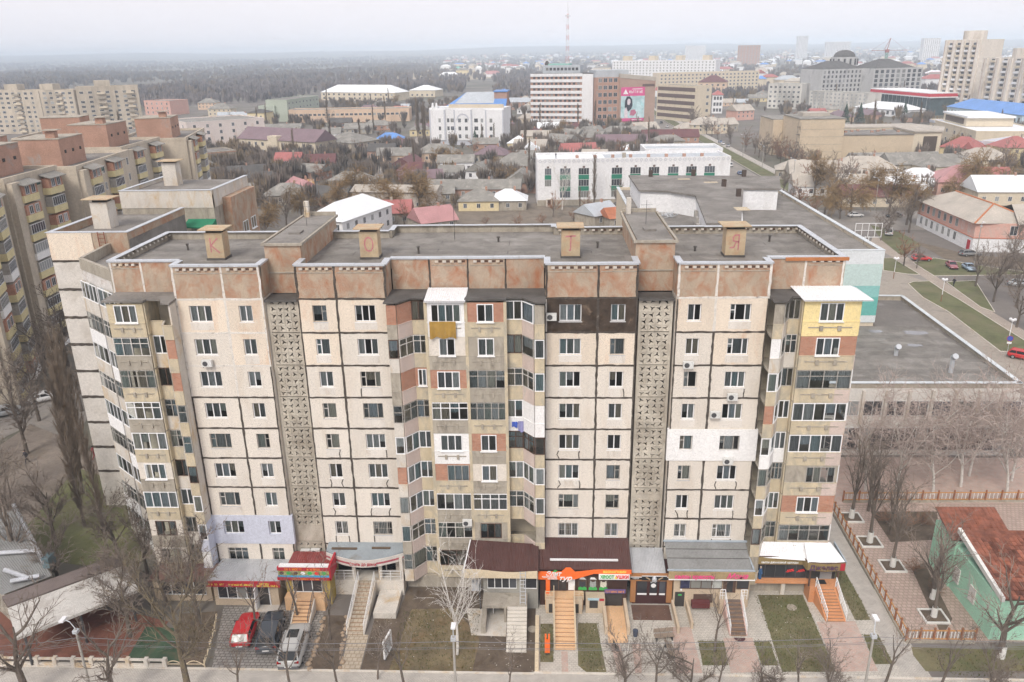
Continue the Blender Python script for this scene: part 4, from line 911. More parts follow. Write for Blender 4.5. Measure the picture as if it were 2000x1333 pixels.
part(s5, 'kiosk', beige, (3.5, 5.1, -3.6, -2.65, 0, 1.45)); part(s5, 'kiosk_window', room, (3.8, 4.5, -3.63, -3.605, .55, 1.3)); part(s5, 'kiosk_sign', M('pale_blue_board', (.4, .55, .6)), (3.65, 4.6, -3.66, -3.61, 1.35, 1.55)); part(s5, 'kiosk_sign', redfas, (4.6, 5.0, -3.66, -3.61, 1.3, 1.5))
part(s5, 'basement_wall', beige, (4.9, 5.15, -6.2, -3.62, 0, .8), (6.7, 6.95, -6.2, -2.6, 0, .8)); part(s5, 'basement_ramp', tanstep, (5.15, 6.7, -7.2, -2.6, 0, .03)); part(s5, 'basement_door', room, (5.2, 6.6, -2.66, -2.62, .05, 1.4)); part(s5, 'cellar_sign', M('violet_board', (.16, .11, .26)), (5.1, 6.85, -2.9, -2.8, 1.5, 1.85)); glyphs(s5, 5.2, 6.75, -2.902, 1.58, .18, M('amber_letter', (.75, .3, .05), fine=0), 8)
pyl = thing('orange_pylon', 'narrow orange advertising pylon on the small lawn beside tan stairs', 'sign', (.25, -8.6, 0))
part(pyl, 'board', orange, (-.2, .2, -.06, .06, .25, 1.5), (-.2, -.06, -.06, .06, 1.5, 2.0), (.06, .2, -.06, .06, 1.5, 2.0)); part(pyl, 'foot', steel, (-.08, .08, -.05, .05, 0, .25))
# 6 brown portal with winged emblem
s6 = thing('winged_sign_shop', 'narrow shop with brown portal and silver winged emblem on black sign', 'shop')
sheetroof(s6, 7.4, 10.25, .3, 3.85, -2.3, 3.1, silver, 22, .035); part(s6, 'wall', M('maroon_wall', (.055, .018, .016), var=.2), (7.5, 10.8, -2.3, -.1, 0, 3.0)); part(s6, 'lintel', browns, (7.2, 11.3, -2.55, -2.32, 2.5, 3.15)); part(s6, 'post', browns, (7.3, 7.75, -2.5, -2.32, .3, 2.5), (10.35, 10.8, -2.5, -2.32, .3, 2.5))
part(s6, 'sign_board', black, (7.25, 11.25, -2.6, -2.56, 2.68, 2.9), (8.2, 10.3, -2.61, -2.57, 2.62, 3.02)); part(s6, 'sign_trim', lwhite, (7.25, 8.2, -2.605, -2.57, 2.9, 2.95), (10.3, 11.25, -2.605, -2.57, 2.9, 2.95), (8.2, 10.3, -2.615, -2.58, 3.02, 3.07))
b = MB(); b.dome((9.25, -2.64, 2.7), .22, .34, 10, 4); b.box(9.05, 9.45, -2.72, -2.6, 2.55, 2.8); b.build('emblem', galv, s6); MB().idx([(8.95, -2.63, 2.75), (8.6, -2.63, 2.98), (8.5, -2.63, 2.9), (8.85, -2.63, 2.68)], [(0, 1, 2, 3)]).idx([(9.55, -2.63, 2.75), (9.9, -2.63, 2.98), (10.0, -2.63, 2.9), (9.65, -2.63, 2.68)], [(0, 1, 2, 3)]).build('emblem_wing', M('wing_tan', (.4, .3, .2)), s6)
glyphs(s6, 7.45, 7.95, -2.602, 2.74, .1, lwhite, 9); glyphs(s6, 10.55, 11.05, -2.602, 2.74, .1, lwhite, 10); glyphs(s6, 9.0, 9.5, -2.335, 2.2, .12, lwhite, 11)
for x0, x1 in ((7.9, 8.7), (8.95, 9.55), (9.75, 10.25)):
    part(s6, 'door_panel', shopglass, (x0, x1, -2.33, -2.31, 1.0, 2.35)); part(s6, 'door_strip', lwhite, (x0, x1, -2.345, -2.335, .95, 1.12))
MB().tube((9.25, -2.35, 1.9), (9.25, -2.34, 1.9), .22, .22, 8, True).build('skull_mark', lwhite, s6); part(s6, 'forecourt', M('brown_tiles', (.13, .075, .055), var=.2), (7.4, 10.6, -4.4, -2.5, .0, .05))
# 7 beauty salon
s7 = thing('beauty_salon', 'beauty salon with flat grey ribbed roof and bronze fascia with pink letters', 'shop')
sheetroof(s7, 10.35, 17.25, -.03, 4.8, -2.75, 3.85, greysh, 60, .02); part(s7, 'roof_flashing', M('blue_grey_trim', (.36, .41, .46), rough=.5), (10.25, 17.35, -.2, -.02, 4.8, 4.9), (17.27, 17.4, -2.8, -.1, 3.95, 4.05), (10.25, 17.45, -2.9, -2.77, 3.78, 3.9))
for t in (.3, .62): part(s7, 'roof_lap', feltd, (10.4, 17.2, -.03 - 2.72 * t - .02, -.03 - 2.72 * t + .02, 4.8 - .95 * t + .01, 4.8 - .95 * t + .05))
part(s7, 'fascia', oliveb, (10.35, 17.4, -3.05, -2.92, 3.12, 3.78)); part(s7, 'fascia_foot', lwhite, (10.35, 17.45, -3.1, -2.92, 3.04, 3.11)); text('салон красоты', .5, s7, (12.5, -3.1, 3.36), lpink, width=3.3, bold=.02); text('Мона', .68, s7, (15.95, -3.1, 3.45), lpink, width=1.75, shear=.4, bold=.01)
part(s7, 'wall', beige, (10.9, 17.2, -2.6, -.1, 0, 3.1)); shopfront(s7, 11.4, 14.9, -2.66, 1.9, 2.95, 4, brownw, M_glass('lit_shop_glass', dark=(.22, .22, .2))); part(s7, 'poster', M('purple_poster', (.04, .04, .09), var=.5, scale=3), (11.45, 12.2, -2.7, -2.665, 1.95, 2.9)); shopfront(s7, 16.1, 17.1, -2.66, 1.9, 2.95, 1, brownw)
part(s7, 'door', brownw, (15.0, 16.05, -2.66, -2.61, 1.52, 2.95)); part(s7, 'door_glass', shopglass, (15.3, 15.8, -2.675, -2.665, 1.6, 2.85)); part(s7, 'platform', beige, (14.6, 16.8, -3.5, -2.6, 0, 1.5)); part(s7, 'basement_door', room, (11.05, 11.85, -2.64, -2.605, .05, 1.5)); part(s7, 'green_sign', lgreen, (11.3, 11.6, -2.66, -2.645, 1.15, 1.3)); part(s7, 'cellar_wall', beige, (10.75, 10.95, -6.0, -2.62, 0, .7), (11.95, 12.15, -5.4, -2.62, 0, .7)); part(s7, 'lower_window', brownw, (12.6, 14.2, -2.7, -2.605, .5, 1.3)); part(s7, 'lower_window', M('maroon_cover', (.12, .03, .03)), (12.4, 13.9, -3.2, -2.72, .3, .85)); part(s7, 'lamp', lwhite, (11.45, 11.6, -2.72, -2.61, 1.7, 1.85))
steps(s7, 15.05, 16.25, -6.15, -3.5, 1.5, 9, darkst, side=M('pink_stringer', (.55, .38, .33))); rail(s7, [(15.0, -6.1, .05), (15.0, -3.5, 1.5), (14.6, -3.5, 1.5)], lwhite); rail(s7, [(16.3, -6.1, .05), (16.3, -3.5, 1.5), (16.8, -3.5, 1.5)], lwhite)
# 8 clothes shop
s8 = thing('clothes_shop', 'jeans shop with white ribbed roof and bronze curved fascia over terracotta stairs', 'shop')
front = [(17.75, -1.0), (22.0, -1.0), (22.1, -1.75), (23.6, -1.95), (25.2, -1.75)]
b = MB(); corrugated(b, (17.8, -1.0, 4.0), (22.05, -1.0, 4.0), (22.0, -.55, 5.1), (18.6, -.55, 5.15), 24, .03); corrugated(b, (22.05, -1.85, 3.98), (25.2, -1.78, 3.98), (24.2, -.5, 5.1), (22.0, -.55, 5.1), 22, .03); b.face([(17.8, -1.0, 3.9), (25.2, -1.78, 3.9), (24.2, -.5, 4.95), (18.6, -.55, 5.0)]); b.face([(25.2, -1.78, 3.98), (24.9, 1.0, 4.05), (24.2, -.5, 5.1)]); b.build('roof', whitemetal, s8)
part(s8, 'roof_trim', M('blue_grey_trim', (.36, .41, .46), rough=.5), (25.2, 25.3, -1.8, 1.2, 3.7, 4.05))
b = MB()
for p, q in zip(front, front[1:]): b.obox(p, q, .06, 3.25, 3.98, .02)
b.build('fascia', olive, s8); b = MB()
for p, q in zip(front, front[1:]): b.obox(p, q, .075, 3.2, 3.25, .01); b.obox(p, q, .075, 3.98, 4.03, .01)
b.build('fascia_edge', brownw, s8)
text('салон джинсовой одежды', .26, s8, (20.0, -1.1, 3.45), lwhite, width=3.1, bold=.004); text('Джелас', .62, s8, (23.35, -2.05, 3.6), ldark, width=2.35, bold=.01); part(s8, 'red_mark', redfas, (24.75, 25.12, -1.94, -1.86, 3.3, 3.95))
part(s8, 'wall', room, (17.9, 24.9, -.75, .3, 1.6, 3.6)); shopfront(s8, 18.0, 22.4, -.82, 1.75, 3.2, 5, steel); part(s8, 'floor_band', terr, (17.7, 22.5, -1.15, .3, 1.35, 1.68)); part(s8, 'pillar', concp, (20.4, 20.75, -.9, -.5, 0, 1.35)); part(s8, 'undercroft_wall', conc, (17.6, 24.8, -.35, .3, 0, 1.35))
part(s8, 'platform', terr, (22.5, 25.0, -1.85, -.6, 0, 1.6)); steps(s8, 23.05, 24.45, -4.3, -1.85, 1.6, 11, terr, dx=.25, side=terr); part(s8, 'post', brownw, (22.35, 22.47, -1.8, -1.68, 1.6, 3.25), (24.65, 24.77, -1.8, -1.68, 1.6, 3.25)); part(s8, 'door_mat', black, (23.2, 24.0, -1.5, -.9, 1.6, 1.62)); part(s8, 'door', shopglass, (23.6, 24.6, -.8, -.76, 1.62, 3.2))
rail(s8, [(23.25, -4.3, .1), (22.95, -1.85, 1.6)], lwhite, r=.035); rail(s8, [(24.8, -4.3, .1), (24.6, -1.85, 1.6)], lwhite, r=.035)
for x, tt in ((21.0, '-50%'), (21.9, '-40%')): text(tt, .32, s8, (x, -.86, 2.45), lred, width=.7, bold=.01).rotation_euler = (math.pi / 2, -.25, 0)
mn = thing('mannequin', 'blue-dressed mannequin behind the jeans shop window', 'mannequin', (18.5, -.95, 1.72))
b = MB(); b.tube((0, 0, 0), (0, 0, .95), .14, .1, 8); b.tube((0, 0, .55), (0, 0, 1.05), .2, .12, 8); b.build('clothes', M('denim', (.04, .1, .22), var=.3, scale=5), mn); b = MB(); b.dome((0, 0, 1.12), .09, .13, 8, 3); b.tube((0, 0, 1.0), (0, 0, 1.14), .05, .06, 6); b.build('figure', M('mannequin_skin', (.5, .4, .33)), mn)

# ---------------------------------------------------------------- buildings behind the block
tan9 = M('tan_render', (.52, .455, .37), var=.12, scale=.2, spot=(.27, .23, .18), sscale=.12, sthr=.57, sw=.2, streak=3)
redbr = M('red_brick_far', (.40, .245, .185), var=.15, scale=.3, spot=(.34, .3, .27), sscale=.16, sthr=.62, sw=.06)
whitef = M('white_wall', (.74, .74, .75), var=.05, scale=.15, spot=(.6, .59, .58), sscale=.15, sthr=.62, streak=3)
creamw = M('cream_wall', (.62, .54, .42), var=.08, scale=.2, spot=(.5, .43, .33), sscale=.2, sthr=.6, streak=3)
yelw = M('yellow_wall', (.66, .56, .35), var=.08, scale=.2)
peachw = M('peach_wall', (.62, .46, .34), var=.08, scale=.2)
pinkw = M('pink_wall', (.6, .36, .3), var=.08, scale=.2, spot=(.55, .42, .37), sscale=.2, sthr=.6)
greyc = M('grey_concrete_far', (.46, .455, .45), var=.12, scale=.1, spot=(.24, .24, .25), sscale=.1, sthr=.58, streak=3)
greenw = M('pale_green_wall', (.4, .44, .37), var=.08, scale=.2)
RM = {'g': M('slate_roof', (.23, .22, .2), var=.2, scale=.35, spot=(.33, .31, .28), sscale=.3, sthr=.55, rough=.95), 'b': M('maroon_roof', (.14, .06, .06), var=.15, scale=.4, rough=.6), 'r': M('red_roof', (.36, .13, .12), var=.15, scale=.3, rough=.6), 'p': M('pink_roof', (.42, .22, .22), var=.12, scale=.3, rough=.6),
      'w': M('white_roof', (.74, .76, .78), var=.05, scale=.3, rough=.5), 'm': M('purple_roof', (.2, .14, .155), var=.12, scale=.3, rough=.6), 'u': M('blue_roof', (.13, .27, .58), var=.15, scale=.2, rough=.5), 'd': M('dark_roof', (.1, .095, .09), var=.25, scale=.3), 's': M('silver_roof', (.42, .45, .48), var=.12, scale=.3, rough=.5), 'o': M('tile_roof', (.4, .15, .08), var=.2, scale=.6), 'f': felt, 'e': M('beige_slate', (.42, .38, .33), var=.15, scale=.3)}
WM = {'w': whitef, 'c': creamw, 'y': yelw, 'p': pinkw, 'b': redbr, 'g': conc, 'o': peachw, 't': tan9, 'n': greenw}
RN = {'g': 'grey slate', 'b': 'maroon', 'r': 'red', 'p': 'pink', 'w': 'white metal', 'm': 'purple-brown', 'u': 'blue', 'd': 'dark', 's': 'silver', 'o': 'orange tile', 'f': 'flat felt', 'e': 'beige slate'}
WN = {'w': 'white', 'c': 'cream', 'y': 'yellow', 'p': 'pink', 'b': 'brick', 'g': 'grey', 'o': 'peach', 't': 'tan', 'n': 'green'}
frame_l = M('pale_frame', (.6, .6, .6), var=.1, scale=1); frame_d = M('dark_frame_far', (.14, .1, .09))
def far_window(w, h, fm=None, bars=1):
    fm = fm or frame_l
    def f():
        b = MB(); t = min(.08, w * .1)
        b.box(-w / 2, w / 2, -.06, 0, 0, t); b.box(-w / 2, w / 2, -.06, 0, h - t, h); b.box(-w / 2, -w / 2 + t, -.06, 0, t, h - t); b.box(w / 2 - t, w / 2, -.06, 0, t, h - t)
        for i in range(bars):
            x = -w / 2 + w * (i + 1) / (bars + 1); b.box(x - t * .4, x + t * .4, -.055, -.01, t, h - t)
        b.k = 1; b.face([(-w / 2 + t, -.025, t), (w / 2 - t, -.025, t), (w / 2 - t, -.025, h - t), (-w / 2 + t, -.025, h - t)])
        return b.mesh('window', [fm, darkglass])
    return cached(('farwin', w, h, fm.name, bars), f)
def windows(parent, p0, p1, zs, n, w, h, fm=None, bars=1, m=.5, skip=0.0, joined=False, name='window', off=.0):
    """rows of windows on the wall line p0-p1 (local, outward to the right of the direction)"""
    L = math.hypot(p1[0] - p0[0], p1[1] - p0[1]); a = math.atan2(p1[1] - p0[1], p1[0] - p0[0]); me = far_window(w, h, fm, bars)
    ux, uy = math.cos(a), math.sin(a); J = MB()
    for z in zs:
        for i in range(n):
            if skip and R.random() < skip: continue
            t = m + (L - 2 * m) * (i + .5) / n; x, y = p0[0] + ux * t + uy * off, p0[1] + uy * t - ux * off
            if joined:
                for k, mat in ((0, 0), (1, 1)):
                    J.k = mat; fs = [p for p in me.polygons if p.material_index == mat]
                    for p in fs: J.face([(x + ux * me.vertices[v].co.x - uy * me.vertices[v].co.y, y + uy * me.vertices[v].co.x + ux * me.vertices[v].co.y, z + me.vertices[v].co.z) for v in p.vertices])
            else: link(name, me, parent, (x, y, z), a)
    if joined and J.v: stuff(J.build('windows', list(me.materials), parent))
def base(label, cat, p0, p1, name='building', group=None):
    return thing(name, label, cat, (p0[0], p0[1], 0), math.atan2(p1[1] - p0[1], p1[0] - p0[0]), group), math.hypot(p1[0] - p0[0], p1[1] - p0[1])
def flat(parent, L, D, h, wm, rm=None, par=.5, x0=0, y0=0, z0=0, rim=None):
    MB().box(x0, x0 + L, y0, y0 + D, z0, h).build('wall', wm, parent)
    b = MB(); t = .35
    for q in ((x0 - .05, x0 + L + .05, y0 - .05, y0 + t), (x0 - .05, x0 + L + .05, y0 + D - t, y0 + D + .05), (x0 - .05, x0 + t, y0 + t, y0 + D - t), (x0 + L - t, x0 + L + .05, y0 + t, y0 + D - t)): b.box(*q, h + .003, h + par)
    b.build('parapet', rim or wm, parent)
    MB().box(x0 + t, x0 + L - t, y0 + t, y0 + D - t, h + .003, h + .08).build('roof', rm or felt, parent)
def hip(parent, L, W, h, rh, rm, ov=.5, gable=False, x0=0, y0=0):
    b = MB(); a, c, d, e = x0 - ov, x0 + L + ov, y0 - ov, y0 + W + ov; z = h - .05; r = min(W, L) / 2 + ov
    if gable:
        k = [(a, d, z), (c, d, z), (c, e, z), (a, e, z), (a, (d + e) / 2, z + rh), (c, (d + e) / 2, z + rh)] if L >= W else [(a, d, z), (c, d, z), (c, e, z), (a, e, z), ((a + c) / 2, d, z + rh), ((a + c) / 2, e, z + rh)]
        f = [(0, 1, 5, 4), (2, 3, 4, 5), (0, 4, 3), (1, 2, 5), (0, 3, 2, 1)] if L >= W else [(0, 4, 5, 3), (1, 2, 5, 4), (0, 1, 4), (2, 3, 5), (0, 3, 2, 1)]
        if L >= W: f = [(0, 1, 5, 4), (2, 3, 4, 5), (0, 4, 3), (1, 2, 5), (0, 3, 2, 1)]
    else:
        if L >= W: k = [(a, d, z), (c, d, z), (c, e, z), (a, e, z), (a + r, (d + e) / 2, z + rh), (c - r, (d + e) / 2, z + rh)]; f = [(0, 1, 5, 4), (2, 3, 4, 5), (3, 0, 4), (1, 2, 5), (0, 3, 2, 1)]
        else: k = [(a, d, z), (c, d, z), (c, e, z), (a, e, z), ((a + c) / 2, d + r, z + rh), ((a + c) / 2, e - r, z + rh)]; f = [(0, 1, 4), (1, 2, 5, 4), (2, 3, 5), (3, 0, 4, 5), (0, 3, 2, 1)]
    b.idx(k, f); return b.build('roof', rm, parent)
fl = lambda n, fh, z=1.0: [z + fh * i for i in range(n)]
LAND = []
def land(o, words): LAND.append((o.location.copy(), words)); return o

# --- wings of the same block behind its left end
w0 = thing('block_wing', 'angled white-grey balcony section joining the left end of the panel block', 'apartment block')
MB().prism([(-34.78, 2.3), (-40.2, 6.9), (-40.6, 12.5), (-34.78, 12.3)], 0, 27.3).build('wall', M('patchy_white', (.6, .57, .54), var=.15, scale=.8, spot=(.36, .28, .22), sscale=.9, sthr=.6, sw=.12), w0)
MB().prism([(-35.1, 2.9), (-39.9, 7.1), (-40.3, 12.3), (-35.1, 12.1)], 27.305, 27.4).build('roof', felt, w0)
a0, a1 = Vector((-40.2, 6.9)), Vector((-34.78, 2.3)); ang = math.atan2(a1.y - a0.y, a1.x - a0.x); LL = (a1 - a0).length; cs, sn = math.cos(ang), math.sin(ang)
b = MB(); b.obox(tuple(a0), tuple(a1), .3, 27.3, 28.3, -.25); b.obox((-40.6, 12.5), tuple(a0), .3, 27.3, 28.3, -.25); b.build('parapet', conc, w0)
for k in range(9):
    zf = Z0 + FH * k
    for j in range(2):
        t = .15 + j * LL / 2; o = balcony((a0.x + cs * t + sn * .25, a0.y + sn * t - cs * .25), (a0.x + cs * (t + LL / 2 - .25) + sn * .25, a0.y + sn * (t + LL / 2 - .25) - cs * .25), zf, ['w4', 'y4t', 'w3', 'o4t'][(k * 3 + j * 2) % 4], [concp, white_paint, concp][(k + j) % 3], False, w0, curtp=.5)
w1 = thing('block_wing', 'white gable wing with dark horizontal joints and white chimney behind poplars', 'apartment block')
gab = M('gable_panel', (.6, .565, .52), var=.1, scale=.3, spot=(.42, .38, .33), sscale=.35, sthr=.6, sw=.2)
for k in range(9): MB().box(-46.3, -38.6, 12.25 + .35, 25, Z0 + FH * k + .06 - (1.4 if k == 0 else 0), Z0 + FH * (k + 1) - .06).build('wall', gab, w1); strip(-46.3, Z0 + FH * (k + 1), -38.6, Z0 + FH * (k + 1), .28, tar, .04, 12.6, parent=w1)
MB().box(-46.2, -38.7, 12.65, 24.9, .2, 26.6).build('wall_core', room, w1)
for x0, x1, m in ((-46.3, -42.0, peach), (-42.0, -38.6, attic)): MB().box(x0 + .03, x1 - .03, 12.5, 12.7, TOP + .1, 29.3).build('attic_panel', m, w1)
MB().box(-46.25, -38.65, 12.7, 25, TOP, 28.6).build('roof', felt, w1)
b = MB()
for q in ((-46.3, -38.6, 12.7, 12.95), (-46.3, -46.0, 12.95, 25), (-38.9, -38.6, 12.95, 25)): b.box(*q, 28.6, 29.3)
b.build('parapet', attic, w1)
for x0, x1, y0, y1 in ((-46.4, -42.5, 12.45, 13.0), (-42.5, -38.5, 12.45, 13.0), (-46.4, -45.9, 13.0, 19), (-46.4, -45.9, 19, 25), (-39.0, -38.5, 13.0, 19), (-39, -38.5, 19, 25)): MB().box(x0 + .01, x1 - .01, y0 + .01, y1 - .01, 29.3, 29.36).build('coping', galv, w1)
b = MB(); b.box(-44.6, -42.9, 17.6, 19.2, 28.6, 31.2); c = b.build('chimney', concp, w1); MB().box(-44.4, -43.1, 17.8, 19.0, 31.2, 31.5).build('flue_gap', room, c); MB().box(-45.2, -42.5, 17.2, 19.6, 31.5, 31.58).build('cap', rust, c)
b = MB(); b.tube((-41.3, 12.3, 27.2), (-41.3, 12.3, 29.4), .04, .04, 5); b.tube((-40.7, 12.3, 27.2), (-40.7, 12.3, 29.4), .04, .04, 5)
for i in range(6): b.tube((-41.3, 12.3, 27.4 + i * .35), (-40.7, 12.3, 27.4 + i * .35), .03, .03, 4)
b.build('roof_ladder', M('rusty_iron', (.2, .06, .04)), w1)
w2 = thing('block_wing', 'tan concrete wing with higher roof and green balcony awning behind the chimney', 'apartment block')
MB().box(-46.5, -36.2, 27.0, 38, 0, 30.3).build('wall', conc, w2); MB().box(-46.2, -36.5, 27.3, 37.7, 30.3, 30.4).build('roof', felt, w2); MB().box(-36.2, -35.2, 29.5, 37.5, 0, 29.6).build('side_bay', attic, w2)
for q in ((-46.5, -36.2, 26.95, 27.3, 30.8), (-36.5, -36.15, 27.3, 38, 30.8), (-46.5, -46.2, 27.3, 38, 30.8)): MB().box(*q[:4], 28.9, q[4]).build('parapet', concp, w2); MB().box(q[0] - .06, q[1] + .06, q[2] - .06, q[3] + .06, q[4] + .003, q[4] + .06).build('coping', galv, w2)
for k in range(5, 9):
    window(w2, (-35.18, 32.2, Z0 + FH * k + 1.1), math.pi / 2, 1.6, 1.4, 'p2', 'w', pvc); window(w2, (-35.18, 34.8, Z0 + FH * k + 1.1), math.pi / 2, 1.6, 1.4, 'p2', 'w', pvc); MB().box(-35.21, -35.17, 29.6, 37.4, Z0 + FH * k - .1, Z0 + FH * k + .1).build('joint_seal', tar, w2); MB().box(-38.4, -36.25, 25.6, 26.95, Z0 + FH * k, Z0 + FH * k + 1.0).build('balcony', concp, w2)
MB().prism([(-39.2, 25.2), (-36.1, 25.0), (-36.1, 26.94), (-39.2, 26.94)], 27.0, lambda x, y: 27.1 + .3 * (y - 25)).build('awning', M('green_awning', (.03, .2, .11)), w2)
b = MB(); b.box(-44.2, -42.6, 33, 34.4, 30.4, 33.0); c = b.build('chimney', concp, w2); MB().box(-44.6, -42.2, 32.6, 34.8, 33.2, 33.28).build('cap', rust, c); MB().box(-44.0, -42.8, 33.2, 34.2, 33.0, 33.2).build('flue_gap', room, c)

# --- tan nine-storey row with brick attics on the left
yelp = M('yellow_parapet', (.62, .54, .31), var=.1, scale=.5)
ROW = [((-71.5, 36), (-78.9, 54.5), 27.2), ((-78.9, 55.5), (-79.8, 70.5), 27.6), ((-77.5, 72), (-80.5, 96), 27.2), ((-83, 98), (-84.5, 118), 27.5), ((-80, 121), (-86, 146), 27.0)]
for i, (p0, p1, h) in enumerate(ROW):
    t, L = base(['tan nine-storey section with yellow balconies nearest the poplars', 'tan nine-storey section with grey patched side and yellow balconies', 'tan nine-storey section with open slatted balconies, third along the row', 'tan nine-storey section with green attic vents, fourth along the row', 'tan nine-storey section at the far end of the brick-topped row'][i], 'apartment block', p0, p1)
    t['group'] = 'brick-topped tan nine-storey row'
    flat(t, L, 15, h, tan9, felt, .6, rim=tan9)
    bx = L * (.28 if i % 2 else .6)
    for k in range(8, -1, -1):
        z = .6 + k * 2.95
        for j, xc in enumerate((bx, L * (.78 if i % 2 else .2))):
            w = 4.2; x0 = xc - w / 2
            MB().box(x0, x0 + w, -1.25, 0, z, z + 1.05).build('balcony', yelp if (k + j) % 5 else white_paint, t)
            if k == 8: MB().idx([(x0 - .4, -1.8, z + 2.65), (x0 + w + .4, -1.8, z + 2.65), (x0 + w + .4, .0, z + 3.25), (x0 - .4, 0, z + 3.25), (x0 - .4, -1.8, z + 2.55), (x0 + w + .4, -1.8, z + 2.55), (x0 + w + .4, 0, z + 3.1), (x0 - .4, 0, z + 3.1)], [(0, 1, 2, 3), (4, 7, 6, 5), (0, 4, 5, 1), (1, 5, 6, 2), (3, 7, 4, 0)]).build('balcony_roof', RM['g'], t)
            if (k + j + i) % 4 == 0 or k == 8:
                MB().box(x0 + .05, x0 + w - .05, -1.18, -.05, z + 1.05, z + 2.6).build('infill_panel', brick, t)
                for xx in (x0 + w * .3, x0 + w * .7): link('window', far_window(1.1, 1.3, frame_l, 1), t, (xx, -1.19, z + 1.15))
            else:
                MB().box(x0 + .05, x0 + w - .05, -1.15, -.05, z + 1.05, z + 2.6).build('infill_panel', greyw, t); link('window', far_window(3.9, 1.45, frame_l, 5), t, (xc, -1.16, z + 1.1))
        for xx in (L * .45, L * .95 - .5): link('window', far_window(.9, 1.4, frame_l, 1), t, (xx, 0, z + .9))
    MB().box(L * .02, L * .16, -.9, 0, 0, h - .2).build('stair_shaft', tan9, t)
    # brick attic housing
    ax = L * .15; bw = 9.5
    a = MB().box(ax, ax + bw, 3.5, 11, h + .08, h + 4.6).build('attic_house', redbr, t); MB().box(ax - .1, ax + bw + .1, 3.4, 11.1, h + 4.6, h + 4.75).build('rim', conc, a); MB().box(ax + 1.2, ax + 2.6, 4.5, 6, h + 4.75, h + 5.8).build('chimney', redbr, a); MB().box(ax + .7, ax + 3.1, 4.0, 6.5, h + 6.0, h + 6.1).build('chimney_cap', conc, a)
    for xx in (1.5, 4.5, 7.5): MB().box(ax + xx, ax + xx + .6, 3.42, 3.5, h + 2.2, h + 2.7).build('vent', room, a)
    for yy in (5, 8.5): MB().box(ax + bw, ax + bw + .06, yy, yy + .6, h + 2.2, h + 2.7).build('vent', room, a)
    for j in range(3): MB().box(L * .2 + j * 2.6, L * .2 + j * 2.6 + 1.1, -.06, 0, h - 1.6, h - 1.0).build('vent', M('green_vent', (.05, .1, .08)), t)
for (p0, p1, h, D) in (((-110, 75), (-92, 78), 27, 30), ((-118, 118), (-100, 122), 27.5, 24)):
    t, L = base('tan nine-storey section at the left edge behind the first brick attic' if h == 27 else 'tan nine-storey section with two brick strips beyond the brick attics', 'apartment block', p0, p1); flat(t, L, D, h, tan9, felt, .6)
    windows(t, (0, 0), (L, 0), fl(9, 2.95, 1.6), 5, 1.5, 1.4); MB().box(L * .3, L * .75, 3, 10, h, h + 4.5).build('attic_house', redbr, t); MB().box(L * .3 - .1, L * .75 + .1, 2.9, 10.1, h + 4.5, h + 4.65).build('attic_rim', conc, t)
# --- far slabs on the left
for i, (p0, p1, D, h, n) in enumerate((((-352, 452), (-291, 446), 14, 26, 14), ((-290, 447), (-258, 462), 16, 27.5, 7))):
    t, L = base(['long tan nine-storey slab at the left edge before the woods', 'tan nine-storey slab with balcony columns, right end of the far slab row'][i], 'apartment block', p0, p1); flat(t, L, D, h, tan9, felt, .6)
    windows(t, (0, 0), (L, 0), fl(9, 2.8, 1.4), n, 2.2, 1.5, bars=2, skip=.08); land(t, 'far tan slab')
    for x in ((.2, .6) if i == 0 else (.3,)): MB().box(L * x, L * x + 9, 3, 10, h + .1, h + 4).build('stair_head', tan9, t)
    for j in range(9):
        for x in (.33, .8): MB().box(L * x, L * x + 4.5, -1.2, 0, 1 + 2.8 * j, 2.1 + 2.8 * j).build('balcony', [creamw, tan9, conc][(j + i) % 3], t)
    MB().box(L * .55, L * .62, -.5, 0, 0, h).build('blank_strip', tan9, t)
# --- white building with an arched panel
t, L = base('white four-storey building with tall arched panel and stone figures on its roof', 'building', (-58.0, 360), (-19.7, 352.5)); land(t, 'white arched building'); flat(t, L, 15, 17.5, whitef, RM['s'], .8)
grey_t = M('pale_grey_trim', (.5, .51, .56), var=.05)
MB().box(-.3, L + .3, -.35, 0, 0, 2.4).build('plinth', grey_t, t)
for x0, x1, d in ((0, 8.5, .9), (13, 22.5, .7), (29.5, L, .9)): MB().box(x0, x1, -d, 0, 2.4, 17.4).build('bay', whitef, t); MB().box(x0, x0 + .7, -d - .08, -d, 2.4, 17.4).build('pilaster', grey_t, t); MB().box(x1 - .7, x1, -d - .08, -d, 2.4, 17.4).build('pilaster', grey_t, t)
for z in (3.4, 7.3, 11.2):
    for x, y, w in ((5.5, -.9, 1.3), (9.8, 0, 1.3), (12, 0, 2), (16, -.7, 1.5), (19.5, -.7, 1.5), (24.5, 0, 2), (27.6, 0, 1.4), (32.5, -.9, 1.5)): link('window', far_window(w, 2.0, frame_l, 1), t, (x, y, z))
ar = [(17.75 + 3.4 * math.cos(a), 12.2 + 3.4 * math.sin(a)) for a in [math.pi * i / 12 for i in range(13)]]
b = MB(); b.idx([(x, -.82, z) for x, z in ar] + [(17.75 + (x - 17.75) * .8, -.82, 12.2 + (z - 12.2) * .8) for x, z in ar] + [(x, -.7, z) for x, z in ar] + [(17.75 + (x - 17.75) * .8, -.7, 12.2 + (z - 12.2) * .8) for x, z in ar], [(i, i + 1, 14 + i, 13 + i) for i in range(12)] + [(26 + i, 27 + i, 1 + i, i) for i in range(12)] + [(13 + i, 14 + i, 40 + i, 39 + i) for i in range(12)]); b.build('arch', grey_t, t)
MB().box(10, L - .5, 1, 2, 17.6, 20).build('attic_band', creamw, t)
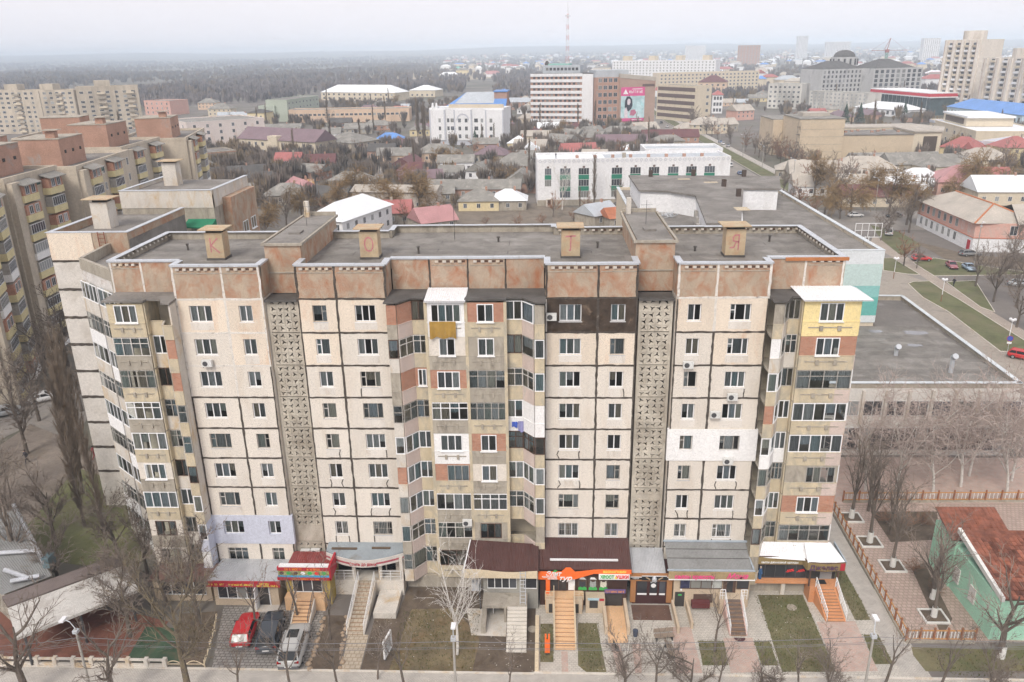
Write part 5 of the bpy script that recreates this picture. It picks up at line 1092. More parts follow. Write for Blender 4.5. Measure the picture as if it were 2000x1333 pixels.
for x in (1.2, 3.2):
    MB().tube((x, 2, 18.2), (x, 2, 20.2), .8, .45, 7, True).dome((x, 2, 20.1), .5, .6, 7, 3).build('roof_figure', whitef, t)
t, L = base('building with bright blue sloped roof behind the white arched building', 'building', (-57, 432), (-22, 430)); land(t, 'blue roofed hall'); MB().box(0, L, 0, 26, 0, 14).build('wall', redbr, t); MB().box(L * .78, L, 6, 20, 14, 22).build('tower', redbr, t)
MB().idx([(-2, -1, 14), (L, -1, 14), (L, 27, 14), (-2, 27, 14), (10, 12, 22), (L, 12, 22)], [(0, 1, 5, 4), (2, 3, 4, 5), (3, 0, 4)]).build('roof', RM['u'], t); MB().idx([(10, 11.8, 22.05), (L * .8, 11.8, 22.05), (L * .78, 2, 16.0), (4, 2, 16.0)], [(0, 3, 2, 1)]).build('roof_panel', RM['s'], t); MB().box(L * .78 - .3, L + .3, 5.5, 20.5, 22.1, 22.8).build('tower_roof', RM['u'], t)
# --- nine-storey banded block and the brick block with its banner
t, L = base('nine-storey block with white bands and brick window strips and grey attic', 'office block', (-7.7, 448), (29.6, 439)); land(t, 'white banded block'); MB().box(0, L, 0, 16, 0, 31.5).build('wall', redbr, t)
for k in range(10): MB().box(0, L * .83, -.4, 0, .6 + 3.28 * k, 2.3 + 3.28 * k).build('white_band', whitef, t)
MB().box(L * .83, L + .2, -.5, 0, 0, 31.5).build('white_tower', whitef, t); windows(t, (.5, 0), (L * .82, 0), [2.4 + 3.28 * k for k in range(9)], 11, 1.5, 1.3, frame_d)
MB().box(0, L, 0, 16, 31.503, 32).build('roof', RM['d'], t); MB().box(7, L * .78, 3, 13, 32.003, 36.5).build('attic_house', RM['s'], t); MB().box(10, L * .6, 4, 12, 36.503, 37.4).build('attic_roof', M('mint_roof', (.25, .45, .4)), t); windows(t, (8, 3), (L * .77, 3), [33.5], 9, 1.6, 1.6, frame_d)
MB().dome((9, 5, 36.5), 1.4, 2.6, 10, 4).build('antenna_dome', RM['d'], t)
t, L = base('red brick seven-storey block carrying a tall pink banner', 'office block', (31.2, 433), (66.5, 440)); land(t, 'brick banner block'); MB().box(0, 14, 0, 20, 0, 29.5).build('wall', redbr, t); MB().box(14, L, -.6, 22, 0, 29.2).build('wall', M('brown_brick_far', (.38, .27, .22), var=.1, scale=.2), t)
windows(t, (.3, 0), (13.7, 0), fl(7, 4.1, 2.2), 4, 2.2, 2.3, frame_l, 1); MB().box(-.2, 20, 2, 18, 29.51, 33.5).build('attic_house', RM['s'], t); MB().idx([(14, -.8, 29.21), (L, -.8, 27), (L, 22.2, 27), (14, 22.2, 29.21), (14, -.8, 31.5), (L, -.8, 29.3), (L, 22.2, 29.3), (14, 22.2, 31.5)], [(0, 1, 5, 4), (4, 5, 6, 7), (1, 2, 6, 5), (3, 0, 4, 7)]).build('roof', RM['e'], t); MB().box(L - 8, L - .6, -.75, -.6, 24, 25.4).build('window_strip', frame_d, t)
ban = thing('banner', 'tall pink banner with a dark-haired woman printed on it, on the brick block', 'banner', (46.0, 435.1, 4.3), math.atan2(7, 35.3))
MB().box(0, 14.6, -.12, 0, 0, 19.5).build('cloth', M('banner_pink', (.62, .1, .26), var=.1, scale=.3), ban); MB().box(.02, 14.58, -.15, -.121, 1.8, 14.5).build('print', M('banner_teal', (.3, .52, .55), var=.45, scale=.25, spot=(.7, .76, .78), sscale=.18, sthr=.48, sw=.3), ban)
bp = lambda pts, m, y: MB().face([(x, y, z) for x, z in pts]).build('print', m, ban)
bp([(2.4, 8.2), (2.6, 12.0), (3.6, 14.2), (5.4, 14.3), (6.9, 12.6), (7.3, 9.2), (6.5, 7.2), (4.8, 5.6), (3.2, 7.2)], M('print_black', (.03, .03, .045)), -.17); bp([(4.0, 9.8), (3.9, 12.0), (4.6, 13.0), (5.7, 12.6), (6.0, 10.9), (5.2, 9.2)], M('print_skin', (.66, .58, .62)), -.18); bp([(2.2, 1.9), (2.3, 6.6), (3.4, 8.2), (4.2, 6.2), (4.5, 1.9)], M('print_skin', (.66, .58, .62)), -.18); bp([(5.6, 3.4), (6.2, 6.4), (8.6, 6.8), (9.8, 5.0), (8.4, 3.2)], M('print_rose', (.45, .16, .24)), -.18)
bp([(1.2, 15.6), (4.4, 15.6), (2.8, 18.4)], M('print_white', (.8, .76, .78)), -.16); glyphs(ban, 4.9, 13.2, -.125, 16.1, 1.5, M('print_white', (.8, .76, .78)), 12, 'print')
for (x0, x1, z0) in ((6.8, 13, 18.2), (7, 13, .7)): MB().box(x0, x1, -.16, -.14, z0, z0 + .4).build('print', M('print_white', (.8, .76, .78)), ban)
# --- white tiled school with green panels
t, L = base('long white three-storey school with green panels and diamond frieze', 'school', (-1.8, 184), (56.3, 186.5)); land(t, 'white tiled school'); flat(t, L, 16, 13.2, whitef, RM['s'], .9); MB().box(-.1, L + .1, -.12, 0, 0, 1.8).build('plinth', conc, t)
gp = M('green_panel', (.03, .2, .13), var=.1)
for i, x in enumerate((3.2, 8.4, 14.0, 24.0, 29.6, 35.2, 41, 46.5, 52)):
    w = 2.0 if i == 0 else 3.2
    for k in range(3 if i else 2):
        z = (2.4 if i else 5.9) + 3.45 * k; link('window', far_window(w, 2.0, frame_l, 3), t, (x, 0, z))
        if k < (2 if i else 1): MB().box(x - w / 2, x + w / 2, -.08, 0, z + 2.05, z + 3.4).build('green_panel', gp, t)
    MB().box(x - .35, x + .35, -.05, 0, 11.2, 11.9).build('vent', frame_d, t)
for i in range(40):
    x = .8 + i * (L - 1.6) / 39; MB().idx([(x - .55, -.06, 13.4), (x, -.06, 12.85), (x + .55, -.06, 13.4), (x, -.06, 13.95), (x - .33, -.06, 13.4), (x, -.06, 13.07), (x + .33, -.06, 13.4), (x, -.06, 13.73)], [(0, 1, 5, 4), (1, 2, 6, 5), (2, 3, 7, 6), (3, 0, 4, 7)]).build('diamond_relief', grey_t, t)
for i in range(8): MB().box(12 + i * 5.5, 12.9 + i * 5.5, 6, 7, 13.28, 14.3).build('roof_vent', redbr, t)
MB().box(26, 27, 3, 3.9, 13.2, 15.2).build('roof_vent', conc, t); MB().box(.5, 21, 3, 15, 13.29, 13.5).build('roof_patch', RM['w'], t); MB().box(2.6, 4.3, -1, 0, 0, 2.2).build('porch', concp, t); MB().box(3.0, 4.0, -1.05, -1, .3, 2.0).build('door', brownw, t)
t, L = base('lower school wing with flat grey roof and white rim behind the green-panelled front', 'school', (33, 206), (58, 206)); flat(t, L, 14, 13.5, whitef, RM['s'], .8)
# --- large hall with teal stripes on the right, and its low hall
t = thing('striped_hall', 'large flat-roofed hall with white and teal striped wall behind the block', 'hall'); land(t, 'teal striped hall')
MB().box(14.5, 45.1, 46, 100, 0, 18.4).build('wall', creamw, t); MB().box(14.9, 44.7, 46.4, 99.6, 18.403, 18.5).build('roof', felt, t)
for q, m in (((14.5, 45.1, 46, 46.35), concp), ((44.75, 45.1, 46.35, 100), creamw), ((14.5, 14.85, 46.35, 100), creamw), ((14.85, 44.75, 99.65, 100), creamw)): MB().box(*q, 18.403, 19.0).build('parapet', m, t)
for q in ((14.4, 45.25, 45.9, 46.5), (44.6, 45.25, 46.5, 100.1), (14.4, 15, 46.5, 100.1)): MB().box(*q, 19.003, 19.1).build('coping', M('pale_coping', (.55, .58, .6)), t)
for i in range(6): MB().box(44.5, 44.74, 52 + i * 8, 52.12 + i * 8, 18.5, 19).build('parapet_joint', conc, t)
for z0, z1, c, nm in ((9, 10.0, (.62, .66, .67), 'a'), (10.0, 12.6, (.14, .42, .38), 'b'), (12.6, 14.2, (.25, .5, .48), 'c'), (14.2, 17.2, (.5, .62, .6), 'd'), (17.2, 18.95, (.66, .69, .71), 'e')):
    MB().box(24, 45.2, 45.85, 45.99, z0, z1).build('wall_stripe', M('stripe_' + nm, c, var=.04, scale=.3), t)
pent = [(16.5, 94), (43.2, 91), (39.6, 77.5), (33.5, 78), (27.2, 49.5), (22.5, 49.5), (25, 72), (21.5, 76), (16.5, 77.5)]
MB().prism(pent, 18.5, 21.9).build('penthouse', whitef, t); MB().prism([(x + (.35 if x > 30 else -.35), y + (.3 if y > 80 else -.3)) for x, y in pent], 21.903, 22.2).build('penthouse_roof', felt, t)
for x, y in ((20, 92), (28, 92.5), (37, 91), (31, 80), (31.2, 70)): MB().box(x - .35, x + .35, y - .35, y + .35, 22.2, 23.4).build('roof_vent', M('rusty_vent', (.08, .06, .05)), t); 
for x, y, a, c in ((24.5, 88, 2.2, 1.2), (28.5, 84, 2.4, 1.2), (28.3, 58, 2.0, 2.6)): MB().box(x, x + a, y, y + c, 22.203, 22.215).build('roof_patch', M('bare_patch', (.5, .42, .3)), t)
for i in range(3): MB().box(22.25 + i * .75, 22.7 + i * .75, 56 + i * 5, 57 + i * 5, 18.7, 20.6).build('door', greyw, t)
MB().box(45.3, 49.5, 76, 82, 0, 13.5).build('annex', whitef, t); MB().box(45.6, 49.2, 76.3, 81.7, 13.5, 13.6).build('annex_roof', felt, t)
J = MB(); rr_ = random.Random(3)
for i in range(26):
    c = Vector((20.6 + rr_.uniform(-1, 1), 72 + rr_.uniform(-1, 1), 18.7)); d = Vector((rr_.uniform(-1, 1), rr_.uniform(-1, 1), rr_.uniform(0, .7))); J.tube(c, c + d, .06, .06, 4)
tag(J.build('scrap_heap', galv), 'tangle of pale scrap metal lying on the striped hall roof', 'scrap')
t = thing('low_hall', 'low hall with wide grey felt roof and ribbed pale front with long window strips', 'hall'); land(t, 'low felt-roofed hall')
MB().box(24.5, 53.2, 24.6, 46, 0, 8.4).build('wall', M('pale_render', (.66, .64, .605), var=.08, scale=.4), t); MB().prism([(45.2, 46), (53.2, 46), (54.2, 58), (45.2, 58.5)], 0, 8.4).build('wall', creamw, t)
MB().prism([(24.8, 25), (52.9, 25), (53.9, 57.6), (45.25, 58.1), (45.25, 45.8), (24.8, 45.8)], 8.403, 8.5).build('roof', M('wet_felt', (.165, .152, .14), var=.22, scale=.2, spot=(.27, .26, .25), sscale=.2, sthr=.6, sw=.08, rough=.8), t)
for p, q in (((24.5, 24.6), (53.2, 24.6)), ((53.2, 24.6), (54.2, 58.2)), ((54.2, 58.4), (45.2, 58.9))):
    b = MB(); b.obox(p, q, -.35, 8.403, 9.0, 0); b.build('parapet', conc, t); b = MB(); b.obox(p, q, -.55, 9.003, 9.08, .1); b.build('coping', M('pale_coping', (.55, .58, .6)), t)
for i in range(11):
    x = 25.6 + i * 2.55; MB().box(x, x + .28, 24.25, 24.6, 3.9, 8.2).build('rib', concp, t); link('window', far_window(2.1, 1.9, frame_l, 1), t, (x + 1.4, 24.6, 5.0))
MB().box(24.6, 52.8, 24.5, 24.6, .7, 3.6).build('glazing_frame', frame_l, t)
for i in range(22): MB().box(24.75 + i * 1.27, 25.9 + i * 1.27, 24.46, 24.5, .8, 3.5).build('pane', shopglass, t)
y = 25.2
while y < 45:
    x = 25.0
    while x < 52:
        e = min(52.8, x + R.uniform(7, 14)); MB().box(x + .01, e - .01, y + .01, y + 1.18, 8.5, 8.506 + R.uniform(0, .008)).build('felt_strip', lap, t); x = e
    y += 1.2
for cx, cy_, sx_, sy_ in ((49.5, 43.0, 1.6, .8), (47.3, 38.2, 1.0, .5), (44.5, 43.6, .9, .6)): MB().prism([(cx + sx_ * math.cos(a * .628) * (1 + .25 * math.sin(a * 2.3)), cy_ + sy_ * math.sin(a * .628) * (1 + .2 * math.cos(a * 1.7))) for a in range(10)], 8.515, 8.522).build('puddle', M('puddle', (.2, .2, .21), rough=.06, var=.05, spec=.6, fine=0), t)
for x, y, h in ((43.5, 34.6, 1.0), (47.5, 29.0, 1.9)):
    v = thing('roof_vent', 'small hooded vent on the low hall roof' if h == 1 else 'tall galvanised elbow vent on the low hall roof', 'vent', (x, y, 8.5)); MB().tube((0, 0, 0), (0, 0, h), .25, .25, 8, True).tube((0, 0, h), (0, -.5, h + .35), .32, .35, 8, True).build('pipe', galv, v)
# --- theatre
thw = M('theatre_stone', (.55, .45, .33), var=.08, scale=.2, spot=(.45, .36, .26), sscale=.2, sthr=.6)
t, L = base('windowless beige theatre with tall stage tower and flat grey roofs', 'theatre', (104, 290), (150, 290)); land(t, 'beige theatre')
MB().box(0, 18, -12, 12, 0, 17).build('stage_tower', thw, t); MB().box(-.2, 18.2, -12.2, 12.2, 17.003, 17.4).build('tower_roof', RM['g'], t); MB().box(4, 15, -2, 6, 17.4, 18.8).build('roof_house', RM['e'], t)
MB().box(-4, 6, 12, 34, 0, 15).build('rear_wing', thw, t); MB().box(-4.2, 6.2, 12.2, 34.2, 15.003, 15.3).build('wing_roof', RM['g'], t); MB().box(18, 47, -10, 10, 0, 10.3).build('auditorium', thw, t); MB().box(17.9, 47.1, -10.3, 10, 10.303, 10.6).build('auditorium_roof', felt, t)
MB().prism([(47, -10), (58, -10), (66, 6), (60, 24), (18, 22), (18, 10), (47, 10)], 0, 11.2).build('foyer', creamw, t); MB().prism([(46.6, -10.6), (58.4, -10.6), (66.5, 6), (60.4, 24.4), (17.8, 22.3), (17.8, 9.8), (46.6, 9.8)], 11.203, 11.8).build('foyer_roof', RM['e'], t); MB().box(51, 56.5, -10.15, -10, 1.8, 9.6).build('foyer_window', M('bronze_glass', (.1, .075, .06), rough=.2), t)
for z in (4, 7, 10, 13): MB().box(0, 18.02, -12.06, -12, z, z + .12).build('string_course', conc, t)
for i in range(7): MB().box(22 + i * 3.6, 23 + i * 3.6, -2 + (i % 3) * 3, -1 + (i % 3) * 3, 10.6, 11.3).build('roof_vent', redbr, t)
for k in range(5): MB().box(-1.0, .2, -12.8, -11.6, 2 + k * 3, 2.15 + k * 3).build('fire_escape', steel, t)
for x in (-1.0, .1): MB().box(x, x + .08, -12.8, -12.72, 0, 16).build('fire_escape_post', steel, t)

OCC = [(-6, 6, 36), (-42, 25, 16), (30, 72, 34), (40, 38, 24), (-38, 366, 26), (10, 452, 26), (50, 445, 26), (27, 195, 32), (130, 292, 36), (-80, 90, 14), (-85, 60, 16), (-85, 130, 16), (-320, 455, 34), (-275, 460, 22), (-105, 90, 16), (-110, 130, 16), (-40, 440, 26)]
def occ(x, y, r): OCC.append((x, y, r))
def box_block(label, cat, p0, p1, D, h, wm, nf, n, ww=1.6, wh=1.5, rm=None, words=None, side=0, joined=False, par=.5, roof=None, rh=3, fm=None, z0=1.2, bars=1, name='building'):
    t, L = base(label, cat, p0, p1, name); a = t.rotation_euler.z
    occ(p0[0] + math.cos(a) * L / 2 - math.sin(a) * D / 2, p0[1] + math.sin(a) * L / 2 + math.cos(a) * D / 2, max(L, D) * .55)
    if roof is None: flat(t, L, D, h, wm, rm or felt, par)
    else: MB().box(0, L, 0, D, 0, h).build('wall', wm, t); hip(t, L, D, h, rh, rm, .6, roof == 'gable')
    fh = (h - .6) / nf
    if n: windows(t, (0, 0), (L, 0), fl(nf, fh, z0), n, ww, wh, fm, bars, joined=joined)
    if side > 0: windows(t, (L, 0), (L, D), fl(nf, fh, z0), side, ww, wh, fm, bars, joined=joined)
    if side < 0: windows(t, (0, D), (0, 0), fl(nf, fh, z0), -side, ww, wh, fm, bars, joined=joined)
    if words: land(t, words)
    return t, L
# construction shell
t, L = box_block('unfinished grey concrete building with mansard roofs and dome', 'building', (303.47, 723.28), (357.47, 745.58), 40, 24, greyc, 6, 9, 3.6, 2.9, RM['d'], 'unfinished domed building', fm=frame_d, par=1)
hip(t, L * .8, 34, 25, 8, RM['d'], 0, x0=L * .1, y0=3); MB().box(-46, 0, 14, 44, 0, 24).build('wing', greyc, t); windows(t, (-46, 14), (0, 14), fl(6, 4, 1.2), 10, 2.0, 2.4, frame_d); MB().box(-46, 0, 14, 44, 24.003, 25).build('wing_rim', greyc, t); hip(t, 46, 30, 25, 7, RM['d'], 0, x0=-46, y0=14)
MB().tube((0, 40, 24), (0, 40, 35), 12, 12, 18, True).build('drum', greyc, t); MB().dome((0, 40, 35), 10, 6.5, 18, 5).build('dome', RM['d'], t)
for i in range(14): a = 6.283 * i / 14; MB().box(12.1 * math.cos(a) - .6, 12.1 * math.cos(a) + .6, 40 + 12.1 * math.sin(a) - .6, 40 + 12.1 * math.sin(a) + .6, 28, 33.5).build('drum_opening', room, t)
cr = thing('tower_crane', 'red and green tower crane standing behind the unfinished domed building', 'crane', (*(355.48, 829.44), 0))
b = MB()
for sx in (-1, 1):
    for sy in (-1, 1): b.tube((sx, sy, 0), (sx, sy, 38), .25, .25, 4)
for k in range(12): b.tube((-1, -1, k * 3.2), (1, -1, k * 3.2 + 3.2), .15, .15, 4); b.tube((1, 1, k * 3.2), (-1, 1, k * 3.2 + 3.2), .15, .15, 4)
b.build('mast', M('crane_green', (.15, .32, .26)), cr); crr = M('crane_red', (.36, .16, .15))
b = MB(); b.box(-1.6, 1.6, -1.6, 1.6, 38, 41); b.tube((0, 0, 41), (2, 0, 52), .4, .3, 4); b.tube((-3, 0, 41), (2, 0, 52), .25, .25, 4); b.build('slewing_tower', crr, cr); b = MB(); b.tube((-16, 0, 40), (0, 0, 40), .35, .3, 4); b.tube((0, 0, 40), (20, 0, 40), .3, .2, 4); b.tube((-16, 0, 40.1), (2, 0, 52), .08, .08, 4); b.tube((19, 0, 40.1), (2, 0, 52), .08, .08, 4); b.build('jib', crr, cr)
# tower blocks on the right
pale = M('pale_panel', (.68, .625, .555), var=.08, scale=.12, spot=(.44, .38, .32), sscale=.1, sthr=.58, streak=4)
for i, (p0, p1, h, D, lab) in enumerate((((270.18, 522.09), (281.73, 496.99), 47, 20, 'tall pale fourteen-storey tower with rounded core and balcony columns'), ((274.07, 476.90), (283.10, 430.39), 36, 18, 'pale twelve-storey tower at the right edge with brown vertical strips'))):
    t, L = box_block(lab, 'tower block', p0, p1, D, h, pale, int(h / 3), 0, words=['tall pale tower', 'right-hand pale tower'][i])
    for f in (.08, .3, .52, .74, .94): MB().box(L * f - 1, L * f + 1, -1.2, 0, 0, h + .3).build('rib', pale, t); MB().box(L * f - 1.2, L * f - 1.02, -1.3, 0, 0, h).build('brown_strip', M('faded_strip', (.42, .31, .26)), t)
    for k in range(int(h / 3)):
        for f in (.19, .41, .63, .84): MB().box(L * f - 1.7, L * f + 1.7, -.8, 0, 1 + 3 * k, 2.1 + 3 * k).build('balcony', [creamw, whitef, tan9, whitef][(k + int(f * 10)) % 4], t); link('window', far_window(3, 1.5, frame_l, 2), t, (L * f, -.02, 2.15 + 3 * k))
    windows(t, (0, D), (0, 0), fl(int(h / 3), 3, 2), 3, 1.6, 1.5)
    MB().tube((L * .5, D * .5, h), (L * .5, D * .5, h + 6), 7, 7, 14, True).build('core', pale, t)
t, L = box_block('long white two-storey building with bright blue hipped roof and white gablets', 'building', (244.11, 450.33), (249.34, 379.49), 18, 9.5, M('pale_blue_wall', (.5, .62, .68), var=.1, scale=.1), 2, 20, 1.6, 2.4, RM['u'], 'blue hipped roof building', roof='hip', rh=5, side=-3)
t, L = box_block('modern white building with flat white roof, grey rim and brown glazed box', 'building', (198.02, 369.54), (188.26, 304.15), 30, 8.5, creamw, 2, 6, 2.4, 1.6, RM['w'], 'modern white-roofed building', par=.6); MB().box(L * .1, L * .6, 4, 24, 8.7, 12.5).build('upper_storey', creamw, t); MB().box(L * .08, L * .62, 3.7, 24.3, 12.503, 13.3).build('upper_roof', RM['w'], t); MB().box(L * .15, L * .55, 3.85, 3.99, 9.4, 12).build('ribbon_window', M('bronze_glass', (.1, .075, .06), rough=.2), t); MB().box(-.2, L * .12, -.4, 8, 7.6, 8.8).build('grey_rim', grey_t, t)
t, L = box_block('lower modern white annex with broad grey rim beside the brown glazed box', 'building', (177.52, 280.46), (185.01, 270.26), 26, 7.5, creamw, 1, 0, rm=RM['w'], par=.2); MB().box(-.3, L + .3, -.3, 26.3, 6.2, 7.6).build('grey_rim', grey_t, t)
t, L = box_block('yellow villa with red hipped roof and small front gable beside the theatre', 'house', (163.01, 281.67), (172.52, 271.26), 11, 5.2, yelw, 1, 3, 1.3, 1.6, RM['r'], 'red-roofed yellow villa', roof='hip', rh=4.2); MB().idx([(L * .6, -1, 5.1), (L * .95, -1, 5.1), (L * .78, -1, 8), (L * .78, 5, 8)], [(0, 1, 2), (0, 2, 3), (1, 3, 2)]).build('gable', RM['r'], t)
# pink two-storey building
t = thing('building', 'pink two-storey building with white ground floor and grey slate hipped roof', 'building', (97.6, 122.5, 0)); land(t, 'pink two-storey building'); occ(108, 135, 24); lower = whitef
poly = [(0, 0), (13, -1.8), (32, -1.8), (32, 12), (13, 12), (13, 29.6), (.5, 29.6)]
MB().prism(poly, 0, 3.2).build('ground_floor', lower, t); MB().prism(poly, 3.203, 6.6).build('upper_floor', pinkw, t); MB().prism([(x - .1 if x < 5 else x + .1, y + (.1 if y > 5 else -.1)) for x, y in poly], 3.1, 3.3).build('string_course', M('salmon_band', (.5, .2, .13)), t)
MB().idx([(-.8, -.8, 6.6), (13.6, -.8, 6.6), (13.6, 30.2, 6.6), (-.4, 30.2, 6.6), (6.4, 6, 9.8), (6.4, 24, 9.8)], [(0, 1, 4), (1, 2, 5, 4), (2, 3, 5), (3, 0, 4, 5)]).build('roof', RM['e'], t); MB().idx([(8, -2.6, 6.62), (33, -2.6, 6.62), (33, 12.8, 6.62), (8, 12.8, 6.62), (10, 5.2, 9.85), (30, 5.2, 9.85)], [(0, 1, 5, 4), (1, 2, 5), (2, 3, 4, 5)]).build('roof', RM['e'], t)
b = MB(); b.tube((-.8, -.8, 6.66), (6.4, 6, 9.86), .2, .2, 4); b.tube((6.4, 6, 9.86), (6.4, 24, 9.86), .2, .2, 4); b.tube((13.6, -.9, 6.7), (6.4, 6, 9.9), .2, .2, 4); b.build('ridge_tiles', M('salmon_ridge', (.5, .2, .1)), t)
windows(t, (.45, 29), (.05, .5), [4.1], 9, 1.3, 1.9); windows(t, (.45, 29), (.05, .5), [.9], 9, 1.3, 1.9); windows(t, (14, -1.8), (32, -1.8), [4.1, .9], 6, 1.8, 1.9, bars=2); link('window', far_window(1.6, 2.2, frame_l, 1), t, (8, -1.1, 3.9), -.14); MB().box(-.12, .0, 1.0, 2.2, 0, 2.4).build('door', redfas, t)
# blocks in the middle distance
t, L = box_block('long white nine-storey slab with many small windows near the horizon', 'apartment block', (91.16, 1054.38), (211.45, 981.00), 16, 31, whitef, 9, 30, 1.8, 1.6, RM['w'], 'long white slab', joined=True)
for f in (.1, .36, .62, .87): MB().box(L * f, L * f + 9, 2, 12, 31.5, 37).build('stair_head', creamw, t)
box_block('long cream five-storey slab in front of the white slab', 'apartment block', (119.61, 809.45), (230.25, 843.61), 16, 21, creamw, 6, 26, 2, 1.7, RM['e'], 'long cream slab', joined=True)
t, L = box_block('beige five-storey office with brown window bands on its street side', 'office block', (96.82, 472.13), (107.81, 478.38), 40, 22, creamw, 5, 0, words='beige banded office')
for k in range(5): MB().box(-.15, 0, 1, 39, 2 + 4.2 * k, 4.3 + 4.2 * k).build('window_band', frame_d, t); link('window', far_window(2, 1.8, frame_l, 1), t, (L * .75, 0, 2 + 4.2 * k))
box_block('peach building with brown hipped roof in front of the cream slab', 'building', (151.16, 762.07), (177.59, 755.33), 22, 14, peachw, 3, 5, 2, 2, RM['b'], 'peach hipped building', roof='hip', rh=6)
box_block('white three-storey house with dark arched windows beside the beige office', 'building', (122.87, 548.07), (130.02, 546.81), 14, 13, whitef, 3, 3, 1.6, 2.4, RM['r'], roof='hip', rh=3)
box_block('weathered pale five-storey block behind the theatre trees', 'apartment block', (174.26, 593.47), (195.22, 577.79), 18, 18, M('stained_white', (.55, .53, .49), var=.2, scale=.15, spot=(.3, .29, .27), sscale=.1, sthr=.55, streak=3), 5, 7, 1.8, 1.6, RM['g'], 'weathered five-storey block')
box_block('long pale five-storey block with grey sloping roof right of the weathered block', 'apartment block', (201.03, 576.67), (226.36, 529.82), 14, 13, M('stained_white', (.55, .53, .49)), 5, 14, 1.6, 1.4, RM['g'], 'long grey-roofed block', joined=True)
t, L = box_block('dark glass building with red and white stepped roof band', 'building', (249.28, 578.77), (259.50, 505.22), 24, 11, M('tinted_glass', (.08, .11, .12), rough=.2, var=.3, scale=.3), 1, 0, words='red-banded glass building', par=.1); MB().box(-1, L + 1, -2, 24, 11.2, 12.0).build('white_band', whitef, t); MB().box(-1, L + 1, -2.1, 24, 12.003, 14).build('red_band', M('bright_red', (.55, .05, .07)), t); MB().box(-1, L + 1, -2.1, 24, 14.003, 14.5).build('roof', whitef, t)
for i in range(14): MB().box(L * i / 14, L * i / 14 + .2, -.1, 0, 0, 11).build('mullion', frame_l, t)
box_block('low pavilion with white and red sheet roof beside the glass building', 'pavilion', (219.03, 531.11), (235.23, 491.57), 20, 4.5, whitef, 1, 9, 2.2, 2.4, RM['w'], 'white-red pavilion', roof='hip', rh=4)
box_block('red and brown tower building rising near the horizon', 'tower block', (470, 2000), (520, 1990), 40, 50, redbr, 12, 7, 3, 2, RM['d'], joined=True)
for i, (px, d, w, h, lab) in enumerate(((1514, 3000, 36, 82, 'slim pale tower block topping the right horizon'), (1576, 2900, 82, 60, 'broad white slab on the horizon right of the slim tower'), (1735, 2300, 44, 62, 'pale tower behind the crane on the horizon'), (1330, 3000, 70, 55, 'faint long block on the middle horizon'))):
    x = (px - 1000) / 1551 * (d + 59) * 1.04 - .0424 * (d + 59); box_block(lab, 'tower block', (x - w / 2, d), (x + w / 2, d), 20, h, whitef, int(h / 3.2), int(w / 5), 2.6, 1.8, joined=True)
# left middle distance
t, L = box_block('cream two-storey building with long purple-brown roof', 'building', (-145.83, 326.65), (-102.71, 303.77), 14, 7.6, creamw, 2, 11, 1.6, 1.7, RM['m'], 'purple-roofed building', roof='gable', rh=5, side=2); MB().box(L * .42, L * .54, -1.2, 3, 0, 9.5).build('stair_bay', creamw, t)
t, L = box_block('pale green six-storey slab end with white windowed side', 'building', (-197.85, 524.49), (-181.85, 522.07), 55, 14.5, greenw, 4, 0, words='pale green slab', side=9); MB().box(-5, L * .45, -2, 10, 0, 11).build('low_bay', greenw, t)
box_block('very long peach two-storey works building with a ribbon of small windows', 'building', (-176.97, 508.43), (-93.51, 513.06), 18, 8.3, peachw, 1, 26, 2.2, 1.5, RM['g'], 'long peach works', z0=4.5)
box_block('long hall with pale hipped metal roof at the edge of the woods', 'hall', (-231.82, 800.17), (-147.55, 762.60), 26, 8, creamw, 2, 14, 2.2, 2, RM['w'], 'pale-roofed hall', roof='hip', rh=7)
box_block('smaller hall with white roof right of the long pale-roofed hall', 'hall', (-145.07, 837.49), (-116.19, 830.14), 24, 7, creamw, 1, 5, 2, 2, RM['w'], roof='hip', rh=5)
box_block('tan two-storey house with grey hipped roof at the dusty street corner', 'house', (-104.93, 321.01), (-87.73, 309.88), 18, 6.4, tan9, 2, 4, 1.4, 1.6, RM['g'], 'tan corner house', roof='hip', rh=4, side=4)
box_block('white house with bright white metal roof just behind the block', 'house', (-58.80, 133.78), (-48.77, 130.27), 24, 6.5, whitef, 2, 5, 1.2, 1.5, RM['w'], 'bright white-roofed house', roof='hip', rh=3.6, side=6)
t, L = box_block('white and pink four-storey building at the end of the brick-topped row', 'building', (-198.73, 367.18), (-176.99, 342.09), 40, 13.5, M('pinkish_white', (.68, .6, .56), var=.08, scale=.2, spot=(.55, .38, .3), sscale=.15, sthr=.6, streak=3), 4, 3, 1.4, 1.7, RM['g'], 'pink-white building', side=6); MB().box(-22, 0, 6, 30, 0, 12).build('wing', pinkw, t); MB().box(-22.2, 0, 5.8, 30.2, 12.003, 12.4).build('wing_roof', RM['g'], t)
box_block('pink three-storey building with flat roof behind the white and pink one', 'building', (-328.23, 610.32), (-302.21, 600.34), 20, 11, pinkw, 3, 5, 1.4, 1.8, RM['g'], 'flat pink building')
t, L = box_block('unfinished grey two-storey shell with brick top edge and green netting', 'building', (-138.81, 267.25), (-128.17, 275.57), 16, 7.2, conc, 2, 6, 1.6, 1.7, felt, 'grey building shell', fm=frame_d, side=3); MB().box(-.1, L + .1, -.1, .2, 7.0, 7.5).build('brick_edge', redbr, t); MB().box(L, L + .2, 0, 12, .5, 7).build('netting', M('green_net', (.03, .09, .07)), t)
box_block('yellow office with round dark roof beside the pale green slab', 'building', (-197.06, 483.13), (-185.41, 481.53), 14, 9, yelw, 2, 3, 1.2, 1.8, RM['d'], roof='hip', rh=2)
